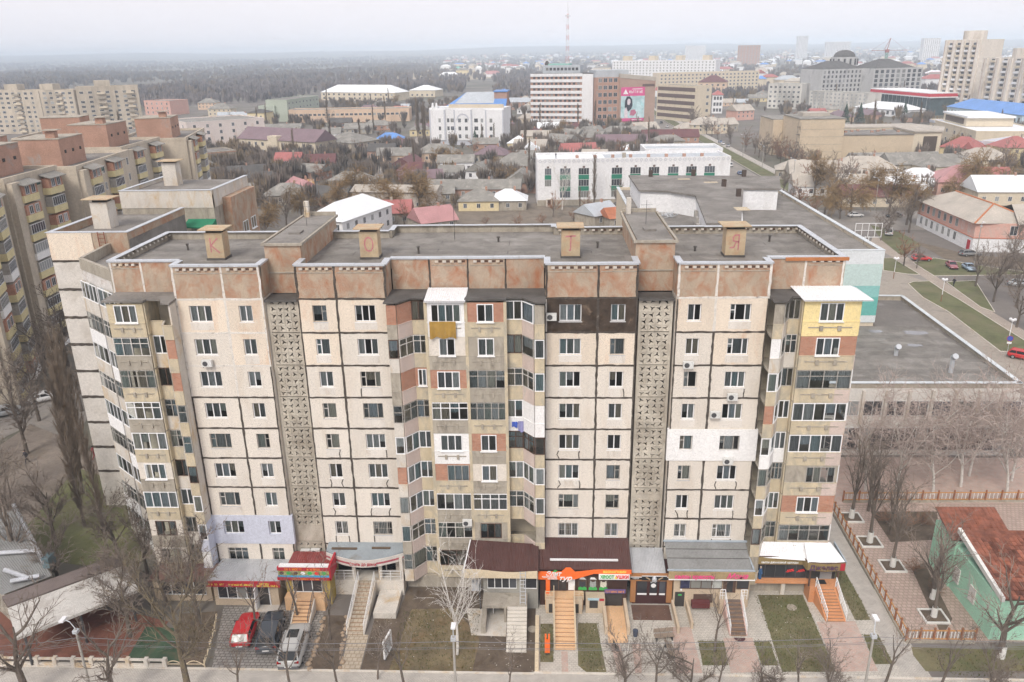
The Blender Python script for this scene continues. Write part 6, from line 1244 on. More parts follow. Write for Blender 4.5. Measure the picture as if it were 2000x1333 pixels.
box_block('long derelict white storehouse with broken upper wall behind the willows', 'storehouse', (-57.94, 180.48), (-32.49, 177.73), 10, 5.5, M('ruin_white', (.58, .53, .48), var=.2, scale=.3, spot=(.33, .28, .24), sscale=.3, sthr=.55), 1, 8, 1.2, 1.2, RM['e'], 'derelict storehouse', roof='gable', rh=1.5)
# red-topped riverside buildings and the mast
box_block('white riverside building with small red roof in the woods', 'building', (-853.49, 5696.27), (-692.97, 5457.82), 30, 14, whitef, 2, 8, 3, 3, RM['r'], roof='hip', rh=9, joined=True)
box_block('beige riverside block right of the small red roof', 'building', (-611.73, 5337.12), (-485.32, 5149.33), 30, 17, creamw, 3, 6, 3, 3, RM['e'], joined=True)
mg = thing('pavilion', 'mint green tent-roofed pavilion in the riverside park', 'pavilion', (*(-214.04, 2047.54), 0)); MB().tube((0, 0, 0), (0, 0, 5), 13, 13, 10, True).build('wall', greenw, mg); MB().tube((0, 0, 5), (0, 0, 13), 15, 0, 10).build('roof', M('mint_tent', (.16, .42, .33)), mg)
ma = thing('radio_mast', 'tall red and white lattice radio mast above the banded block', 'mast', (36, 1200, 0))
rw = [M('mast_red', (.5, .2, .17)), M('mast_white', (.7, .68, .68))]
for k in range(14):
    b = MB(); z0, z1 = k * 7.4, (k + 1) * 7.4; w0_, w1_ = 3.0 - k * .16, 3.0 - (k + 1) * .16
    for sx in (-1, 1):
        for sy in (-1, 1): b.tube((sx * w0_, sy * w0_, z0), (sx * w1_, sy * w1_, z1), .3, .3, 4)
    for s in (-1, 1): b.tube((-w0_ * s, -w0_, z0), (w1_ * s, -w1_, z1), .2, .2, 4); b.tube((-w0_ * s, w0_, z0), (w1_ * s, w1_, z1), .2, .2, 4)
    b.build('mast_section', rw[k % 2], ma)
MB().tube((0, 0, 92), (0, 0, 93.5), 4, 4, 8, True).build('platform', rw[1], ma); MB().tube((0, 0, 103), (0, 0, 114), .5, .2, 5).build('antenna', rw[1], ma)
# ---------------------------------------------------------------- single houses
HOUSES = [(*(-101.93, 258.91), 10, 9, 5, 3, 'gable', 'r', 'w'), (*(-89.64, 260.90), 12, 9, 4, 8, 'gable', 'b', 'b'), (*(-89.50, 241.98), 11, 8, 3, -25, 'gable', 'g', 'b'), (*(-98.47, 218.83), 16, 9, 3.2, 20, 'hip', 'd', 'g'), (*(-111.11, 230.98), 20, 10, 3.2, 25, 'gable', 'd', 'g'), (*(-101.62, 191.11), 18, 9, 3, 8, 'gable', 'g', 'b'),
 (*(-197.52, 434.04), 16, 9, 3.5, 0, 'hip', 'b', 'o'), (*(-174.68, 412.84), 8, 10, 6, 10, 'gable', 'b', 'g'), (*(-169.13, 379.13), 18, 8, 3, 4, 'gable', 'r', 'b'), (*(-207.43, 496.37), 14, 10, 5, 0, 'hip', 's', 'c'), (*(-250.51, 570.64), 18, 12, 6.5, 0, 'hip', 'g', 'c'), (*(-299.05, 665.92), 16, 12, 6, 0, 'hip', 'g', 'o'), (*(-76.58, 199.22), 9, 14, 3, 35, 'gable', 'p', 'g'), (*(-81.46, 190.18), 14, 10, 3, 10, 'hip', 'g', 'g'), (*(-67.02, 185.12), 12, 9, 3, -8, 'gable', 'd', 'g'),
 (*(-34.56, 257.08), 14, 8, 4, 0, 'gable', 'g', 'w'), (*(-24.94, 237.90), 9, 11, 3.2, -20, 'gable', 'g', 'w'), (*(-22.90, 280.28), 14, 11, 4, -15, 'hip', 'm', 'g'), (*(-10.95, 245.96), 18, 13, 4, -10, 'hip', 'g', 'o'), (*(-7.94, 207.57), 11, 12, 3.5, -4, 'gable', 'g', 'b'), (*(-22.64, 198.46), 30, 8, 3, -2, 'gable', 'g', 'b'), (*(-34.39, 192.49), 12, 8, 2.6, 6, 'gable', 'g', 'g'), (*(-19.28, 176.35), 12, 9, 3, 0, 'hip', 'g', 'y'), (*(-10.59, 176.79), 11, 9, 3, 0, 'hip', 'w', 'g'), (*(-34.54, 238.50), 9, 7, 2.8, 0, 'gable', 'g', 'w'),
 (*(-46.73, 288.74), 18, 11, 4, -4, 'hip', 'g', 'o'), (*(-47.12, 239.30), 15, 10, 3, 10, 'hip', 'b', 'b'), (*(5.86, 333.35), 14, 10, 3.5, -40, 'gable', 'g', 'g'), (*(11.50, 360.06), 12, 10, 3.5, -40, 'gable', 'g', 'g'), (*(22.85, 351.74), 12, 9, 3.5, -40, 'gable', 'g', 'b'), (*(28.38, 378.44), 11, 9, 3.5, 35, 'gable', 'g', 'g'), (*(37.93, 334.53), 24, 9, 3.2, 0, 'gable', 'm', 'g'), (*(45.06, 381.88), 26, 9, 3.2, 4, 'hip', 'g', 'g'), (*(57.53, 394.23), 14, 10, 3.5, 20, 'gable', 'e', 'g'), (*(64.20, 354.49), 28, 10, 3, 0, 'gable', 'b', 'b'),
 (*(80.94, 400.05), 12, 9, 3, 10, 'hip', 'e', 'c'), (*(91.99, 398.70), 20, 12, 5, 4, 'hip', 'e', 'c'), (*(104.08, 409.11), 14, 10, 4, 20, 'gable', 'e', 'g'), (*(132.47, 486.81), 14, 11, 6, 25, 'gable', 'e', 'p'), (*(90.98, 230.57), 16, 10, 3.5, -14, 'hip', 'e', 'g'), (*(97.79, 218.63), 26, 12, 3.6, -8, 'gable', 'e', 'g'), (*(114.66, 231.48), 22, 12, 3.6, -6, 'hip', 'e', 'w'), (*(96.36, 195.29), 34, 10, 3.2, -6, 'gable', 'e', 'w'),
 (*(110.72, 191.79), 16, 9, 3, -25, 'gable', 'w', 'g'), (*(120.85, 200.70), 16, 12, 3.5, -8, 'hip', 'w', 'w'), (*(137.35, 242.52), 20, 11, 3.6, 8, 'gable', 'g', 'g'), (*(146.96, 235.51), 22, 12, 3.6, 8, 'hip', 'g', 'c'), (*(132.49, 193.45), 20, 14, 4.5, -6, 'hip', 'p', 'p'), (*(136.09, 178.46), 18, 12, 4, -4, 'gable', 'w', 'c'), (*(162.28, 240.81), 18, 12, 5, 4, 'hip', 'e', 'c'), (*(183.67, 259.84), 14, 12, 7, 0, 'hip', 'r', 'y'), (*(98.96, 177.68), 22, 9, 3, -4, 'gable', 'b', 'c'), (*(126.14, 256.93), 14, 8, 3, 0, 'gable', 'g', 'g'),
 (*(-44.81, 157.21), 16, 9, 3.2, 4, 'gable', 'r', 'g'), (*(-27.39, 148.64), 10, 10, 2.6, 30, 'gable', 'p', 'g'), (*(20.88, 150.88), 7, 7, 2.8, 20, 'gable', 'o', 'g'), (*(17.12, 154.99), 9, 8, 3, 40, 'gable', 's', 'g'), (*(22.03, 163.20), 8, 8, 3.4, -25, 'hip', 'd', 'g'), (*(-79.41, 357.51), 14, 9, 3.4, 0, 'hip', 'u', 'w'), (*(-109.88, 423.34), 16, 9, 3, 6, 'gable', 'g', 'g'), (*(-103.52, 445.33), 18, 9, 3, -4, 'hip', 'g', 'b'), (*(-131.11, 466.62), 14, 9, 3, 6, 'gable', 'd', 'b'),
 (*(-159.59, 429.41), 26, 8, 3, 0, 'gable', 'g', 'b'), (*(-56.36, 725.12), 12, 10, 6, 0, 'gable', 'g', 'b'), (*(-40.86, 810.96), 12, 10, 5, 10, 'hip', 'u', 'g'), (*(-21.32, 613.23), 18, 10, 6, 0, 'gable', 's', 'b'), (*(-135.80, 577.41), 18, 10, 4, 0, 'hip', 'm', 'c')]
def house(x, y, L, W, h, rz, rt_, rc, wc, detail=True):
    t = link('house', None, None, (x, y, 0), rad(rz)); t['category'] = 'house'; occ(x, y + W * .5, max(L, W) * .62)
    key = (round(L), round(W), h, wc)
    wl = cached(('hw',) + key, lambda: MB().box(-L / 2, L / 2, 0, W, 0, h).mesh('wall', WM[wc])); link('wall', wl, t)
    rh = min(L, W) * (.32 if rt_ == 'hip' else .34)
    o = hip(t, L, W, h, rh, RM[rc], .45, rt_ == 'gable', x0=-L / 2)
    if rt_ == 'gable':
        g = MB(); a, c = -L / 2, L / 2
        if L >= W:
            for xx in (a, c): g.idx([(xx, 0, h - .02), (xx, W, h - .02), (xx, W / 2, h + rh * .86)], [(0, 1, 2)])
        else:
            for yy in (0, W): g.idx([(a, yy, h - .02), (c, yy, h - .02), (0, yy, h + rh * .86)], [(0, 1, 2)])
        g.build('gable_wall', WM[wc], t)
    if detail:
        n = max(2, int(L / 3.2))
        for i in range(n): link('window', far_window(1.1, 1.35, frame_l if wc != 'w' else frame_d, 1), t, (-L / 2 + L * (i + .5) / n, 0, h * .32))
        if h > 4.8:
            for i in range(n): link('window', far_window(1.1, 1.2, frame_l, 1), t, (-L / 2 + L * (i + .5) / n, 0, h * .72))
        for i in range(2): link('window', far_window(1.0, 1.3, frame_l, 1), t, (L / 2, W * (.3 + .4 * i), h * .32), math.pi / 2)
        MB().box(L * .15, L * .15 + .6, W * .5 - .3, W * .5 + .3, h + rh * .4, h + rh + .7).build('chimney', redbr if rc != 'r' else conc, t)
    AUTO.append((t, '%s house with %s %s roof' % (WN[wc], RN[rc], 'gable' if rt_ == 'gable' else 'hipped')))
    return t
for a in HOUSES: house(*a)
HR = random.Random(5)
def free(x, y, r): return all((x - a) ** 2 + (y - c) ** 2 > (r + q) ** 2 for a, c, q in OCC)
for (x0, x1, y0, y1, n) in ((-250, -20, 205, 345, 36), (-20, 62, 225, 420, 26), (-230, 10, 380, 720, 32), (95, 330, 165, 330, 30), (150, 420, 330, 760, 36)):
    k = 0
    for tr in range(n * 6):
        x, y = HR.uniform(x0, x1), HR.uniform(y0, y1)
        if abs(y - 160) < 22 or 60 < x < 96 or (abs(x + 95) < 14 and y > 240) or not free(x, y, 6.5): continue
        house(x, y, HR.choice((9, 10, 12, 15, 18)), HR.choice((8, 9, 10)), HR.choice((2.8, 3.2, 3.6)), HR.choice((-12, -4, 0, 4, 10, 80, 95)), HR.choice(('gable', 'hip')), HR.choice('gggggeedsmbrw'), HR.choice('wcggbbyo'))
        k += 1
        if k >= n: break
FARH = 0
FH_ = MB()
def far_house(x, y, L, W, h, rz, rt_, rc, wc, detail=False):
    c, s_ = math.cos(rad(rz)), math.sin(rad(rz)); gz = ground_z(x, y); tr_ = lambda a, d, z: (x + c * a - s_ * d, y + s_ * a + c * d, z + gz); occ(x, y, L * .5)
    FH_.k = 0 if wc == 'w' else 1; FH_.idx([tr_(a, d, z) for z in (0, h) for a, d in ((-L / 2, 0), (L / 2, 0), (L / 2, W), (-L / 2, W))], [(0, 1, 5, 4), (1, 2, 6, 5), (2, 3, 7, 6), (3, 0, 4, 7)])
    FH_.k = 2 + 'gewsrpu'.index(rc); FH_.idx([tr_(-L / 2 - .5, -.5, h), tr_(L / 2 + .5, -.5, h), tr_(L / 2 + .5, W + .5, h), tr_(-L / 2 - .5, W + .5, h), tr_(-L / 4, W / 2, h + W * .3), tr_(L / 4, W / 2, h + W * .3)], [(0, 1, 5, 4), (2, 3, 4, 5), (3, 0, 4), (1, 2, 5)])
for tr in range(1600):
    y = 760 + (2700 if FARH < 60 else 5200) * HR.random() ** 1.4; x = HR.uniform(-.12, .62) * (y + 60)
    if x < 30 and y < 1500: continue
    if not free(x, y, 10): continue
    (house if FARH < 60 else far_house)(x, y, HR.choice((14, 18, 24, 34)), HR.choice((11, 14)), HR.choice((5, 6, 8, 12)), HR.choice((-12, 0, 8, 80)), HR.choice(('gable', 'hip')), HR.choice('ggeewwwsrrpuc'.replace('c', 'e')), HR.choice('wwwcyo'), False); FARH += 1
    if FARH >= 620: break
stuff(tag(FH_.build('distant_houses', [whitef, creamw] + [RM[c] for c in 'gewsrpu']), 'pale roofs and walls of the distant suburb under the horizon', 'houses'))

# ---------------------------------------------------------------- trees
bark = M('bark', (.14, .115, .095), var=.3, scale=2, rnd=.2); twigm = M('twigs', (.205, .168, .14), var=.2, scale=1, rnd=.25, fine=0)
willowm = M('willow_twigs', (.245, .165, .08), var=.2, scale=.6, rnd=.2, fine=0); birchm = M('birch_bark', (.62, .59, .55), var=.2, scale=3, spot=(.12, .1, .09), sscale=4, sthr=.6); birtw = M('birch_twigs', (.44, .36, .32), var=.2, scale=1, rnd=.15, fine=0)
popm = M('poplar_twigs', (.185, .145, .11), var=.2, scale=1, rnd=.2, fine=0); lichen = M('lichen_bark', (.19, .155, .1), var=.35, scale=2, spot=(.11, .09, .075), sscale=2, sthr=.48); limew = M('limewash', (.66, .65, .62), var=.1, scale=3); redtw = M('rust_twigs', (.25, .14, .09), var=.2, scale=1, rnd=.2, fine=0)
def bare_tree(seed, H=9.0, r=.22, limbs=6, sub=6, sub2=6, tw=6, spread=.75, upw=.35, droop=0.0, trunk=.28, tlen=.55, twr=.012, low=5):
    g = random.Random(seed); T, C = MB(), MB()
    def vec(d, ang):
        a = d.orthogonal().normalized(); b = d.cross(a); p = g.uniform(0, 6.283); return (d * math.cos(ang) + (a * math.cos(p) + b * math.sin(p)) * math.sin(ang)).normalized()
    def run(mb, p, d, L, r0, r1, n, k, bend, lift):
        pts = [p.copy()]
        for i in range(k):
            d = (d + Vector((g.uniform(-bend, bend), g.uniform(-bend, bend), g.uniform(-bend, bend) * .6 + lift))).normalized(); q = p + d * (L / k); ra, rb = r0 + (r1 - r0) * i / k, r0 + (r1 - r0) * (i + 1) / k
            mb.tube(p, q, ra, rb, n); p = q; pts.append(p.copy())
        return pts, d
    h0 = H * trunk
    pts, d = run(T, Vector((0, 0, -.1)), Vector((g.uniform(-.05, .05), g.uniform(-.05, .05), 1)), h0, r, r * .78, 8, 3, .06, 0)
    top, d2 = run(T, pts[-1], d, H * .45, r * .74, r * .2, 6, 5, .16, .1)
    for i in range(limbs):
        st = top[min(4, int(i * 5 / limbs))] if i % 3 else pts[-1]
        dd = vec(Vector((0, 0, 1)), spread * g.uniform(.7, 1.25)); L1 = H * g.uniform(.3, .48); p1, e1 = run(T, st, dd, L1, r * .45, r * .14, low, 4, .17, upw * .25)
        for j in range(sub):
            s2 = p1[1 + j % 4]; d3 = vec((p1[-1] - p1[0]).normalized(), g.uniform(.4, 1.0)); d3.z += upw * .4; d3.normalize(); L2 = H * g.uniform(.12, .26); p2, e2 = run(C, s2, d3, L2, r * .12, r * .045, 4, 3, .2, upw * .15 - droop * .15)
            for k in range(sub2):
                s3 = p2[1 + k % 3]; d4 = vec((p2[-1] - p2[0]).normalized(), g.uniform(.35, .95)); d4.z += upw * .3 - droop * .6; d4.normalize(); L3 = H * g.uniform(.06, .13) * (1 + droop * 1.2); p3, e3 = run(C, s3, d4, L3, max(r * .04, twr * 1.3), twr, 3, 2, .2, -droop * .35)
                for m in range(tw):
                    s4 = p3[1 + m % 2]; d5 = vec((p3[-1] - p3[0]).normalized(), g.uniform(.25, .9)); d5.z -= droop * .8; d5.normalize(); L4 = H * g.uniform(.03, .075) * (1 + droop * 2)
                    C.tube(s4, s4 + d5 * L4, twr, 0, 3)
    return T, C
def poplar(seed, H=16, r=.22, n=60, tw=14, w=.09, twr=.02):
    g = random.Random(seed); T, C = MB(), MB(); p = Vector((0, 0, 0))
    for i in range(8):
        q = Vector((g.uniform(-.1, .1), g.uniform(-.1, .1), H * (i + 1) / 8)); T.tube(p, q, r * (1 - i / 8.5), r * (1 - (i + 1) / 8.5), 6); p = q
    for i in range(n):
        z = H * (.1 + .8 * (i + g.random()) / n); a = g.uniform(0, 6.283); L = H * w * g.uniform(1.2, 2.0) * (1.1 - z / H * .5); d = Vector((math.cos(a) * .3, math.sin(a) * .3, 1)).normalized(); s = Vector((0, 0, z)); e = s + d * L
        C.tube(s, e, .04, twr, 3)
        for k in range(tw):
            t = g.random(); s2 = s.lerp(e, t); d2 = (d + Vector((g.uniform(-.4, .4), g.uniform(-.4, .4), g.uniform(0, .5)))).normalized(); C.tube(s2, s2 + d2 * H * g.uniform(.04, .08), twr, 0, 3)
    return T, C
PROTO = {}
def proto(key, tc, tm, cm): PROTO[key] = (tc[0].mesh('trunk', tm), tc[1].mesh('crown', cm))
proto('s0', bare_tree(1, sub2=7, tw=9, twr=.017), bark, twigm); proto('s1', bare_tree(2, spread=.6, upw=.6, sub2=7, tw=9, twr=.017), bark, twigm); proto('s2', bare_tree(3, 8, spread=.95, sub2=7, tw=9, twr=.017), bark, twigm)
proto('f0', bare_tree(11, 9, .24, 6, 5, 5, 5, twr=.045), bark, twigm); proto('f1', bare_tree(12, 9, .24, 6, 5, 5, 5, .6, .6, twr=.045), bark, twigm); proto('r0', bare_tree(14, 8, .2, 6, 5, 5, 5, .8, .3, twr=.042), bark, redtw)
proto('w0', bare_tree(21, 10, .3, 8, 7, 6, 6, .85, .4, .45, twr=.036), bark, willowm); proto('w1', bare_tree(22, 9, .3, 8, 7, 6, 6, 1.0, .3, .5, twr=.036), bark, willowm)
proto('b0', bare_tree(31, 11, .14, 8, 5, 6, 6, .5, .5, .35, .2, twr=.016), birchm, birtw); proto('b1', bare_tree(32, 9, .11, 7, 5, 4, 4, .6, .6, 0, .3, twr=.011), birchm, birchm)
proto('p0', poplar(41, n=80, tw=18, twr=.022), bark, popm); proto('p1', poplar(42, 20, .26, 90, 14, .075, .045), bark, popm)
proto('y0', bare_tree(51, 5.5, .09, 4, 4, 3, 3, .6, .5, 0, .35, twr=.01), bark, twigm); proto('u0', bare_tree(61, 3, .06, 7, 5, 4, 4, .8, .3, 0, .08, twr=.014), bark, redtw)
proto('n0', bare_tree(71, 7.5, .24, 6, 5, 5, 4, .8, .5, 0, .3, twr=.014), bark, twigm); proto('n1', bare_tree(72, 8.5, .21, 9, 5, 5, 4, .95, .5, 0, .3, twr=.013), lichen, lichen)
proto('t0', bare_tree(81, 8.5, .16, 8, 5, 4, 4, .42, .8, 0, .3, twr=.013), bark, twigm)
NAMES = {'t': ('bare_tree', 'upright bare tree'), 's': ('bare_tree', 'bare grey-brown tree'), 'f': ('bare_tree', 'bare brown tree'), 'r': ('bare_tree', 'reddish bare tree'), 'w': ('willow_tree', 'ochre drooping willow'), 'b': ('birch_tree', 'white-barked birch'), 'p': ('poplar_tree', 'narrow bare poplar'), 'y': ('young_tree', 'young thin bare tree'), 'u': ('shrub', 'bare rust-brown shrub'), 'n': ('bare_tree', 'gnarled bare tree')}
def tree(k, x, y, s=1.0, label=None, lime=False, group=None, z=0, rz=None):
    nm, ph = NAMES[k[0]]
    t = link(nm, None, None, (x, y, z), R.uniform(0, 6.28) if rz is None else rz, s); t['category'] = 'shrub' if k[0] == 'u' else 'tree'
    link('trunk', PROTO[k][0], t); link('crown', PROTO[k][1], t)
    if lime: link('limewash_band', cached('lime', lambda: MB().tube((0, 0, 0), (0, 0, 1.1), .27, .24, 8).mesh('limewash_band', limew)), t)
    if label: t['label'] = label
    else: AUTO.append((t, ph))
    if group: t['group'] = group
    return t
# in front of the block
tree('b1', -6.84, -8.7, 1.05, 'white-trunked birch on the brown lawn beside the grey steps')
tree('n1', -26.4, -13.2, 1.3, 'big pollarded tree with yellow lichen at the bottom left, beside the turf', rz=1.0); tree('n0', -31.5, -14.0, 1.0, 'gnarled bare tree at the bottom left in front of the red play surface', rz=2.2)
tree('y0', -18.6, -13.2, 1.25, 'bare tree between the parked silver car and the pavement', rz=.5); tree('y0', -12.6, -11.4, .9, 'small bare tree at the kerb beside the white sign frame')
tree('y0', -28.0, -6.5, 1.35, 'slim bare tree with clinging dry leaves left of the red car', rz=1); tree('y0', -23.8, -6.2, 1.2, 'slim bare tree behind the parked dark car'); tree('s1', -29.5, -4.3, .85, 'bare tree in front of the left end of the block')
tree('s0', 5.9, -12.6, .6, 'bare tree at the kerb in front of the orange-sign shop'); tree('s2', 10.4, -13.0, .65, 'bare tree at the kerb in front of the winged-sign shop'); tree('y0', 13.4, -8.0, 1.1, 'young tree on the small lawn before the beauty salon'); tree('y0', 12.8, -11.9, .9, 'young tree at the kerb before the beauty salon'); tree('y0', 18.5, -12.3, 1.0, 'young tree at the kerb before the long lawn')
tree('y0', 25.0, -11.6, 1.25, 'young tree at the kerb beside the right-hand lamp pole'); tree('s1', 20.2, -13.4, .55, 'low bare tree cut by the bottom edge right of centre')
tree('n0', 35.2, -8.2, 1.1, 'dark spreading tree with limewashed foot before the green house', True, rz=.4); tree('n0', 33.2, -1.2, 1.0, 'limewashed tree in the planter nearest the green house corner', True)
tree('t0', 31.6, 3.2, 1.0, 'limewashed tree in the third planter along the fence', True); tree('t0', 31.0, 7.0, 1.15, 'tall limewashed tree in the second planter along the fence', True); tree('t0', 30.8, 11.2, 1.05, 'limewashed tree in the planter nearest the block', True); tree('y0', 38.5, -10.2, 1.3, 'small leafy-budded tree at the right edge of the bottom lawn')
for i, (x, y, s, lb) in enumerate(((34.2, 16.6, 1.0, 'birch nearest the block before the low hall front'), (37.6, 17.0, 1.12, 'second birch from the block before the low hall front'), (41.0, 16.0, 1.05, 'third birch from the block before the low hall front'), (44.6, 17.5, 1.15, 'fourth birch from the block before the low hall front'), (48.6, 16.0, 1.1, 'birch nearest the right edge before the low hall front'))): tree('b0', x, y, s, lb, group='birches before the low hall')
for i, (k, x, y, s) in enumerate((('b0', 46.6, 19.8, 1.0), ('b0', 50.6, 18.8, 1.05), ('t0', 33.0, 12.6, 1.0), ('t0', 33.4, 8.4, .9), ('u0', 34.0, 10.2, .9), ('u0', 35.6, 9.2, 1.0), ('u0', 37.2, 10.0, .8), ('u0', 33.2, 2.2, .8), ('u0', 33.6, -.4, .7))): tree(k, x, y, s)
for k, x, y, s in (('y0', -15.2, -12.8, 1.1), ('y0', -10.3, -12.6, 1.2), ('y0', -2.6, -12.7, .9), ('y0', 8.2, -12.9, 1.15), ('s2', 15.4, -13.6, .6), ('y0', 28.6, -12.2, 1.2), ('s1', 31.4, -13.4, .6), ('y0', -20.6, -5.0, 1.1), ('y0', -17.3, -7.2, 1.25)): tree(k, x, y, s)
for i, (x, y, s) in enumerate(((-53.5, 20.5, 1.05), (-51.8, 17.6, 1.0), (-50.2, 15.0, .98), (-49.0, 12.2, .95), (-55.4, 24.5, 1.0))): tree('p0', x, y, s, ['tallest poplar in the row left of the gable wing', 'second poplar of the row left of the gable wing', 'middle poplar of the row left of the gable wing', 'front poplar of the row left of the gable wing', 'rear poplar of the row left of the gable wing'][i], group='poplars beside the gable wing')
for i, (x, y) in enumerate(((-46.5, 8.8), (-43.6, 7.2))): tree('p0', x, y, .8, ['thin bare poplar close to the gable wall', 'thin bare poplar before the angled balcony section'][i])
for i, (k, x, y, s) in enumerate((('s1', -43.0, -1.5, .8), ('s0', -40.0, 3.0, .85), ('s2', -38.2, -2.2, .8), ('s1', -36.4, 1.2, .75), ('s0', -36.0, -4.0, .6), ('s2', -32.6, -3.2, .8), ('s1', -33.8, -7.2, .85), ('n0', -38.2, -13.8, 1.2), ('y0', -22.6, -13.4, 1.1))): tree(k, x, y, s, ['bare tree on the courtyard lawn behind the pavilion roof', 'bare tree at the foot of the angled balcony section', 'bare tree between the pavilion and the block corner', 'bare tree pressed against the left balcony column', 'low bare tree before the left balcony column', 'bare tree left of the silver-roofed shop', 'bare tree between the pavilion roof and the turf', 'gnarled tree at the bottom left corner before the balustrade', 'bare tree at the kerb before the parked red car'][i])
for i, (k, x, y, s) in enumerate((('s1', -62, 24, 1.1), ('s0', -66, 33, 1.1), ('n0', -52, 6, 1.15), ('s2', -58, 12, 1.0), ('s1', -72, 28, 1.2), ('s0', -63, 44, 1.1), ('s1', -56, 33, 1.0), ('s2', -66, 55, 1.1), ('n0', -48.5, 1.0, 1.2), ('s1', -47.5, 5.5, .9), ('s0', -60, 4, 1.1), ('s1', -55.5, 1.0, 1.0), ('s0', -70, 42, 1.2), ('s2', -62, 36, 1.1), ('s1', -73, 52, 1.2), ('s0', -58, 40, 1.1), ('s1', -68, 18, 1.2), ('s2', -66, 8, 1.2))): tree(k, x, y, s)
# behind the block
for k, x, y, s in (('w0', *(-60.95, 193.76), 1.05), ('w1', *(-50.84, 184.39), 1.15), ('w0', *(-37.16, 177.93), 1.2), ('w1', *(-70.43, 169.04), 1.0), ('f0', *(-78.40, 165.60), 1.1), ('f1', *(-70.57, 154.70), 1.0), ('r0', *(-59.09, 154.30), .9), ('w0', *(-71.06, 138.97), .9), ('r0', *(-38.35, 156.98), .8), ('u0', *(-15.63, 156.16), 1.2), ('u0', *(-7.16, 154.51), 1.5), ('u0', *(-0.21, 156.98), 1.4), ('r0', *(2.70, 166.16), .8), ('u0', *(8.33, 160.86), 1.4), ('r0', *(13.06, 169.51), .7),
    ('w1', *(-52.87, 164.62), .9), ('w0', *(-43.15, 167.97), 1.0), ('w1', *(-30.52, 162.32), .85), ('w0', *(-61.70, 176.53), .9), ('f0', *(-64.34, 157.91), .9), ('w0', *(96.13, 181.97), 1.1), ('w1', *(79.10, 166.82), 1.0), ('w0', *(95.60, 152.18), 1.05), ('r0', *(74.34, 174.74), .9), ('r0', *(72.67, 159.83), .8), ('b1', *(5.58, 177.72), 1.5), ('p0', *(15.10, 178.94), 1.0), ('f1', *(21.94, 178.64), .8), ('p0', *(10.68, 175.88), .45), ('w0', *(85.42, 195.85), 1.25), ('f0', *(87.25, 189.34), 1.0), ('w1', *(86.10, 166.54), 1.2), ('w0', *(95.10, 162.52), 1.3), ('w1', *(81.33, 160.91), .9), ('f0', *(153.43, 241.42), 1.0), ('w0', *(134.77, 193.33), 1.3), ('w1', *(137.01, 188.69), 1.1), ('f1', *(155.32, 217.41), 1.3), ('f0', *(82.02, 134.46), .75), ('r0', *(77.29, 110.01), .8), ('s1', *(79.05, 107.83), .55), ('s0', *(86.10, 140.06), 1.1), ('s1', *(92.30, 142.85), 1.15),
    ('s0', *(84.39, 94.08), .9), ('s1', *(82.56, 83.95), 1.0), ('s2', *(89.71, 95.81), 1.1), ('s0', *(84.98, 80.82), 1.1), ('s1', *(99.59, 109.54), 1.0), ('f0', *(78.84, 69.57), .9), ('s2', *(114.34, 133.51), 1.2), ('f0', *(74.51, 182.96), .7), ('f1', *(77.30, 201.06), .8)): tree(k, x, y, s)
for i in range(22): tree(['f0', 'f1', 'r0', 'f0'][i % 4], 92 + R.uniform(-2.5, 3), 188 + i * 13 + R.uniform(-3, 3), R.uniform(.8, 1.15))
for i in range(16): tree(['r0', 'f1', 'r0', 'f0'][i % 4], 98 + R.uniform(-1.5, 3), 192 + i * 7 + R.uniform(-2, 2), R.uniform(.8, 1.1))
for x, y, s in ((-66, 395, 1.0), (-68, 385, 1.05), (-64, 375, .95), (-62, 366, 1.0), (-71, 400, 1.1), (-30, 340, .6), (-24, 338, .62), (-16, 345, .7), (-12, 344, .66), (-140, 800, 1.1), (-150, 806, 1.0), (-165, 812, 1.15), (-185, 822, 1.0), (-108, 500, .9), (-150, 508, .9), (-88, 330, .8), (-2, 425, .8), (20, 420, .8)): tree('p1', x, y, s)
TR = random.Random(9)
for (x0, x1, y0, y1, n) in ((-240, -20, 205, 345, 46), (-20, 62, 215, 420, 30), (-230, 10, 380, 720, 46), (98, 330, 175, 330, 40), (150, 420, 330, 760, 50)):
    k = 0
    for tr in range(n * 6):
        x, y = TR.uniform(x0, x1), TR.uniform(y0, y1)
        if abs(y - 160) < 18 or 62 < x < 90 or not all((x - a) ** 2 + (y - c) ** 2 > (q * .8) ** 2 for a, c, q in OCC): continue
        tree(TR.choice(('f0', 'f0', 'f1', 'r0', 'w1', 'p1')), x, y, TR.uniform(.55, 1.05)); k += 1
        if k >= n: break
firm = M('fir_needles', (.045, .075, .05), var=.4, scale=1.5)
for i, (x, y, s) in enumerate((( *(187.23, 458.75), 1.3), (*(195.55, 457.52), 1.35), (*(233.46, 483.38), 1.2), (*(-34.61, 352.96), .9), (*(-31.12, 348.00), .7), (*(24.37, 406.95), .8))):
    t = link('fir_tree', None, None, (x, y, 0), i, s); tag(t, ['dark fir left of the pair behind the theatre', 'dark fir right of the pair behind the theatre', 'dark fir beside the white-red pavilion', 'larger dark fir before the white arched building', 'smaller dark fir before the white arched building', 'dark fir before the brick banner block'][i], 'tree')
    MB().tube((0, 0, 0), (0, 0, 9), .2, .03, 6).build('trunk', bark, t); c = MB(); g = random.Random(i)
    for k in range(420):
        z = g.uniform(.8, 9); a = g.uniform(0, 6.283); rr = (9.3 - z) * .33; p = Vector((math.cos(a) * rr * .35, math.sin(a) * rr * .35, z)); q = Vector((math.cos(a) * rr * g.uniform(.8, 1.1), math.sin(a) * rr * g.uniform(.8, 1.1), z - g.uniform(.2, .7))); s_ = Vector((-math.sin(a), math.cos(a), 0)) * .25
        c.face([p, q + s_, q - s_ - Vector((0, 0, .15))])
    c.build('crown', firm, t)
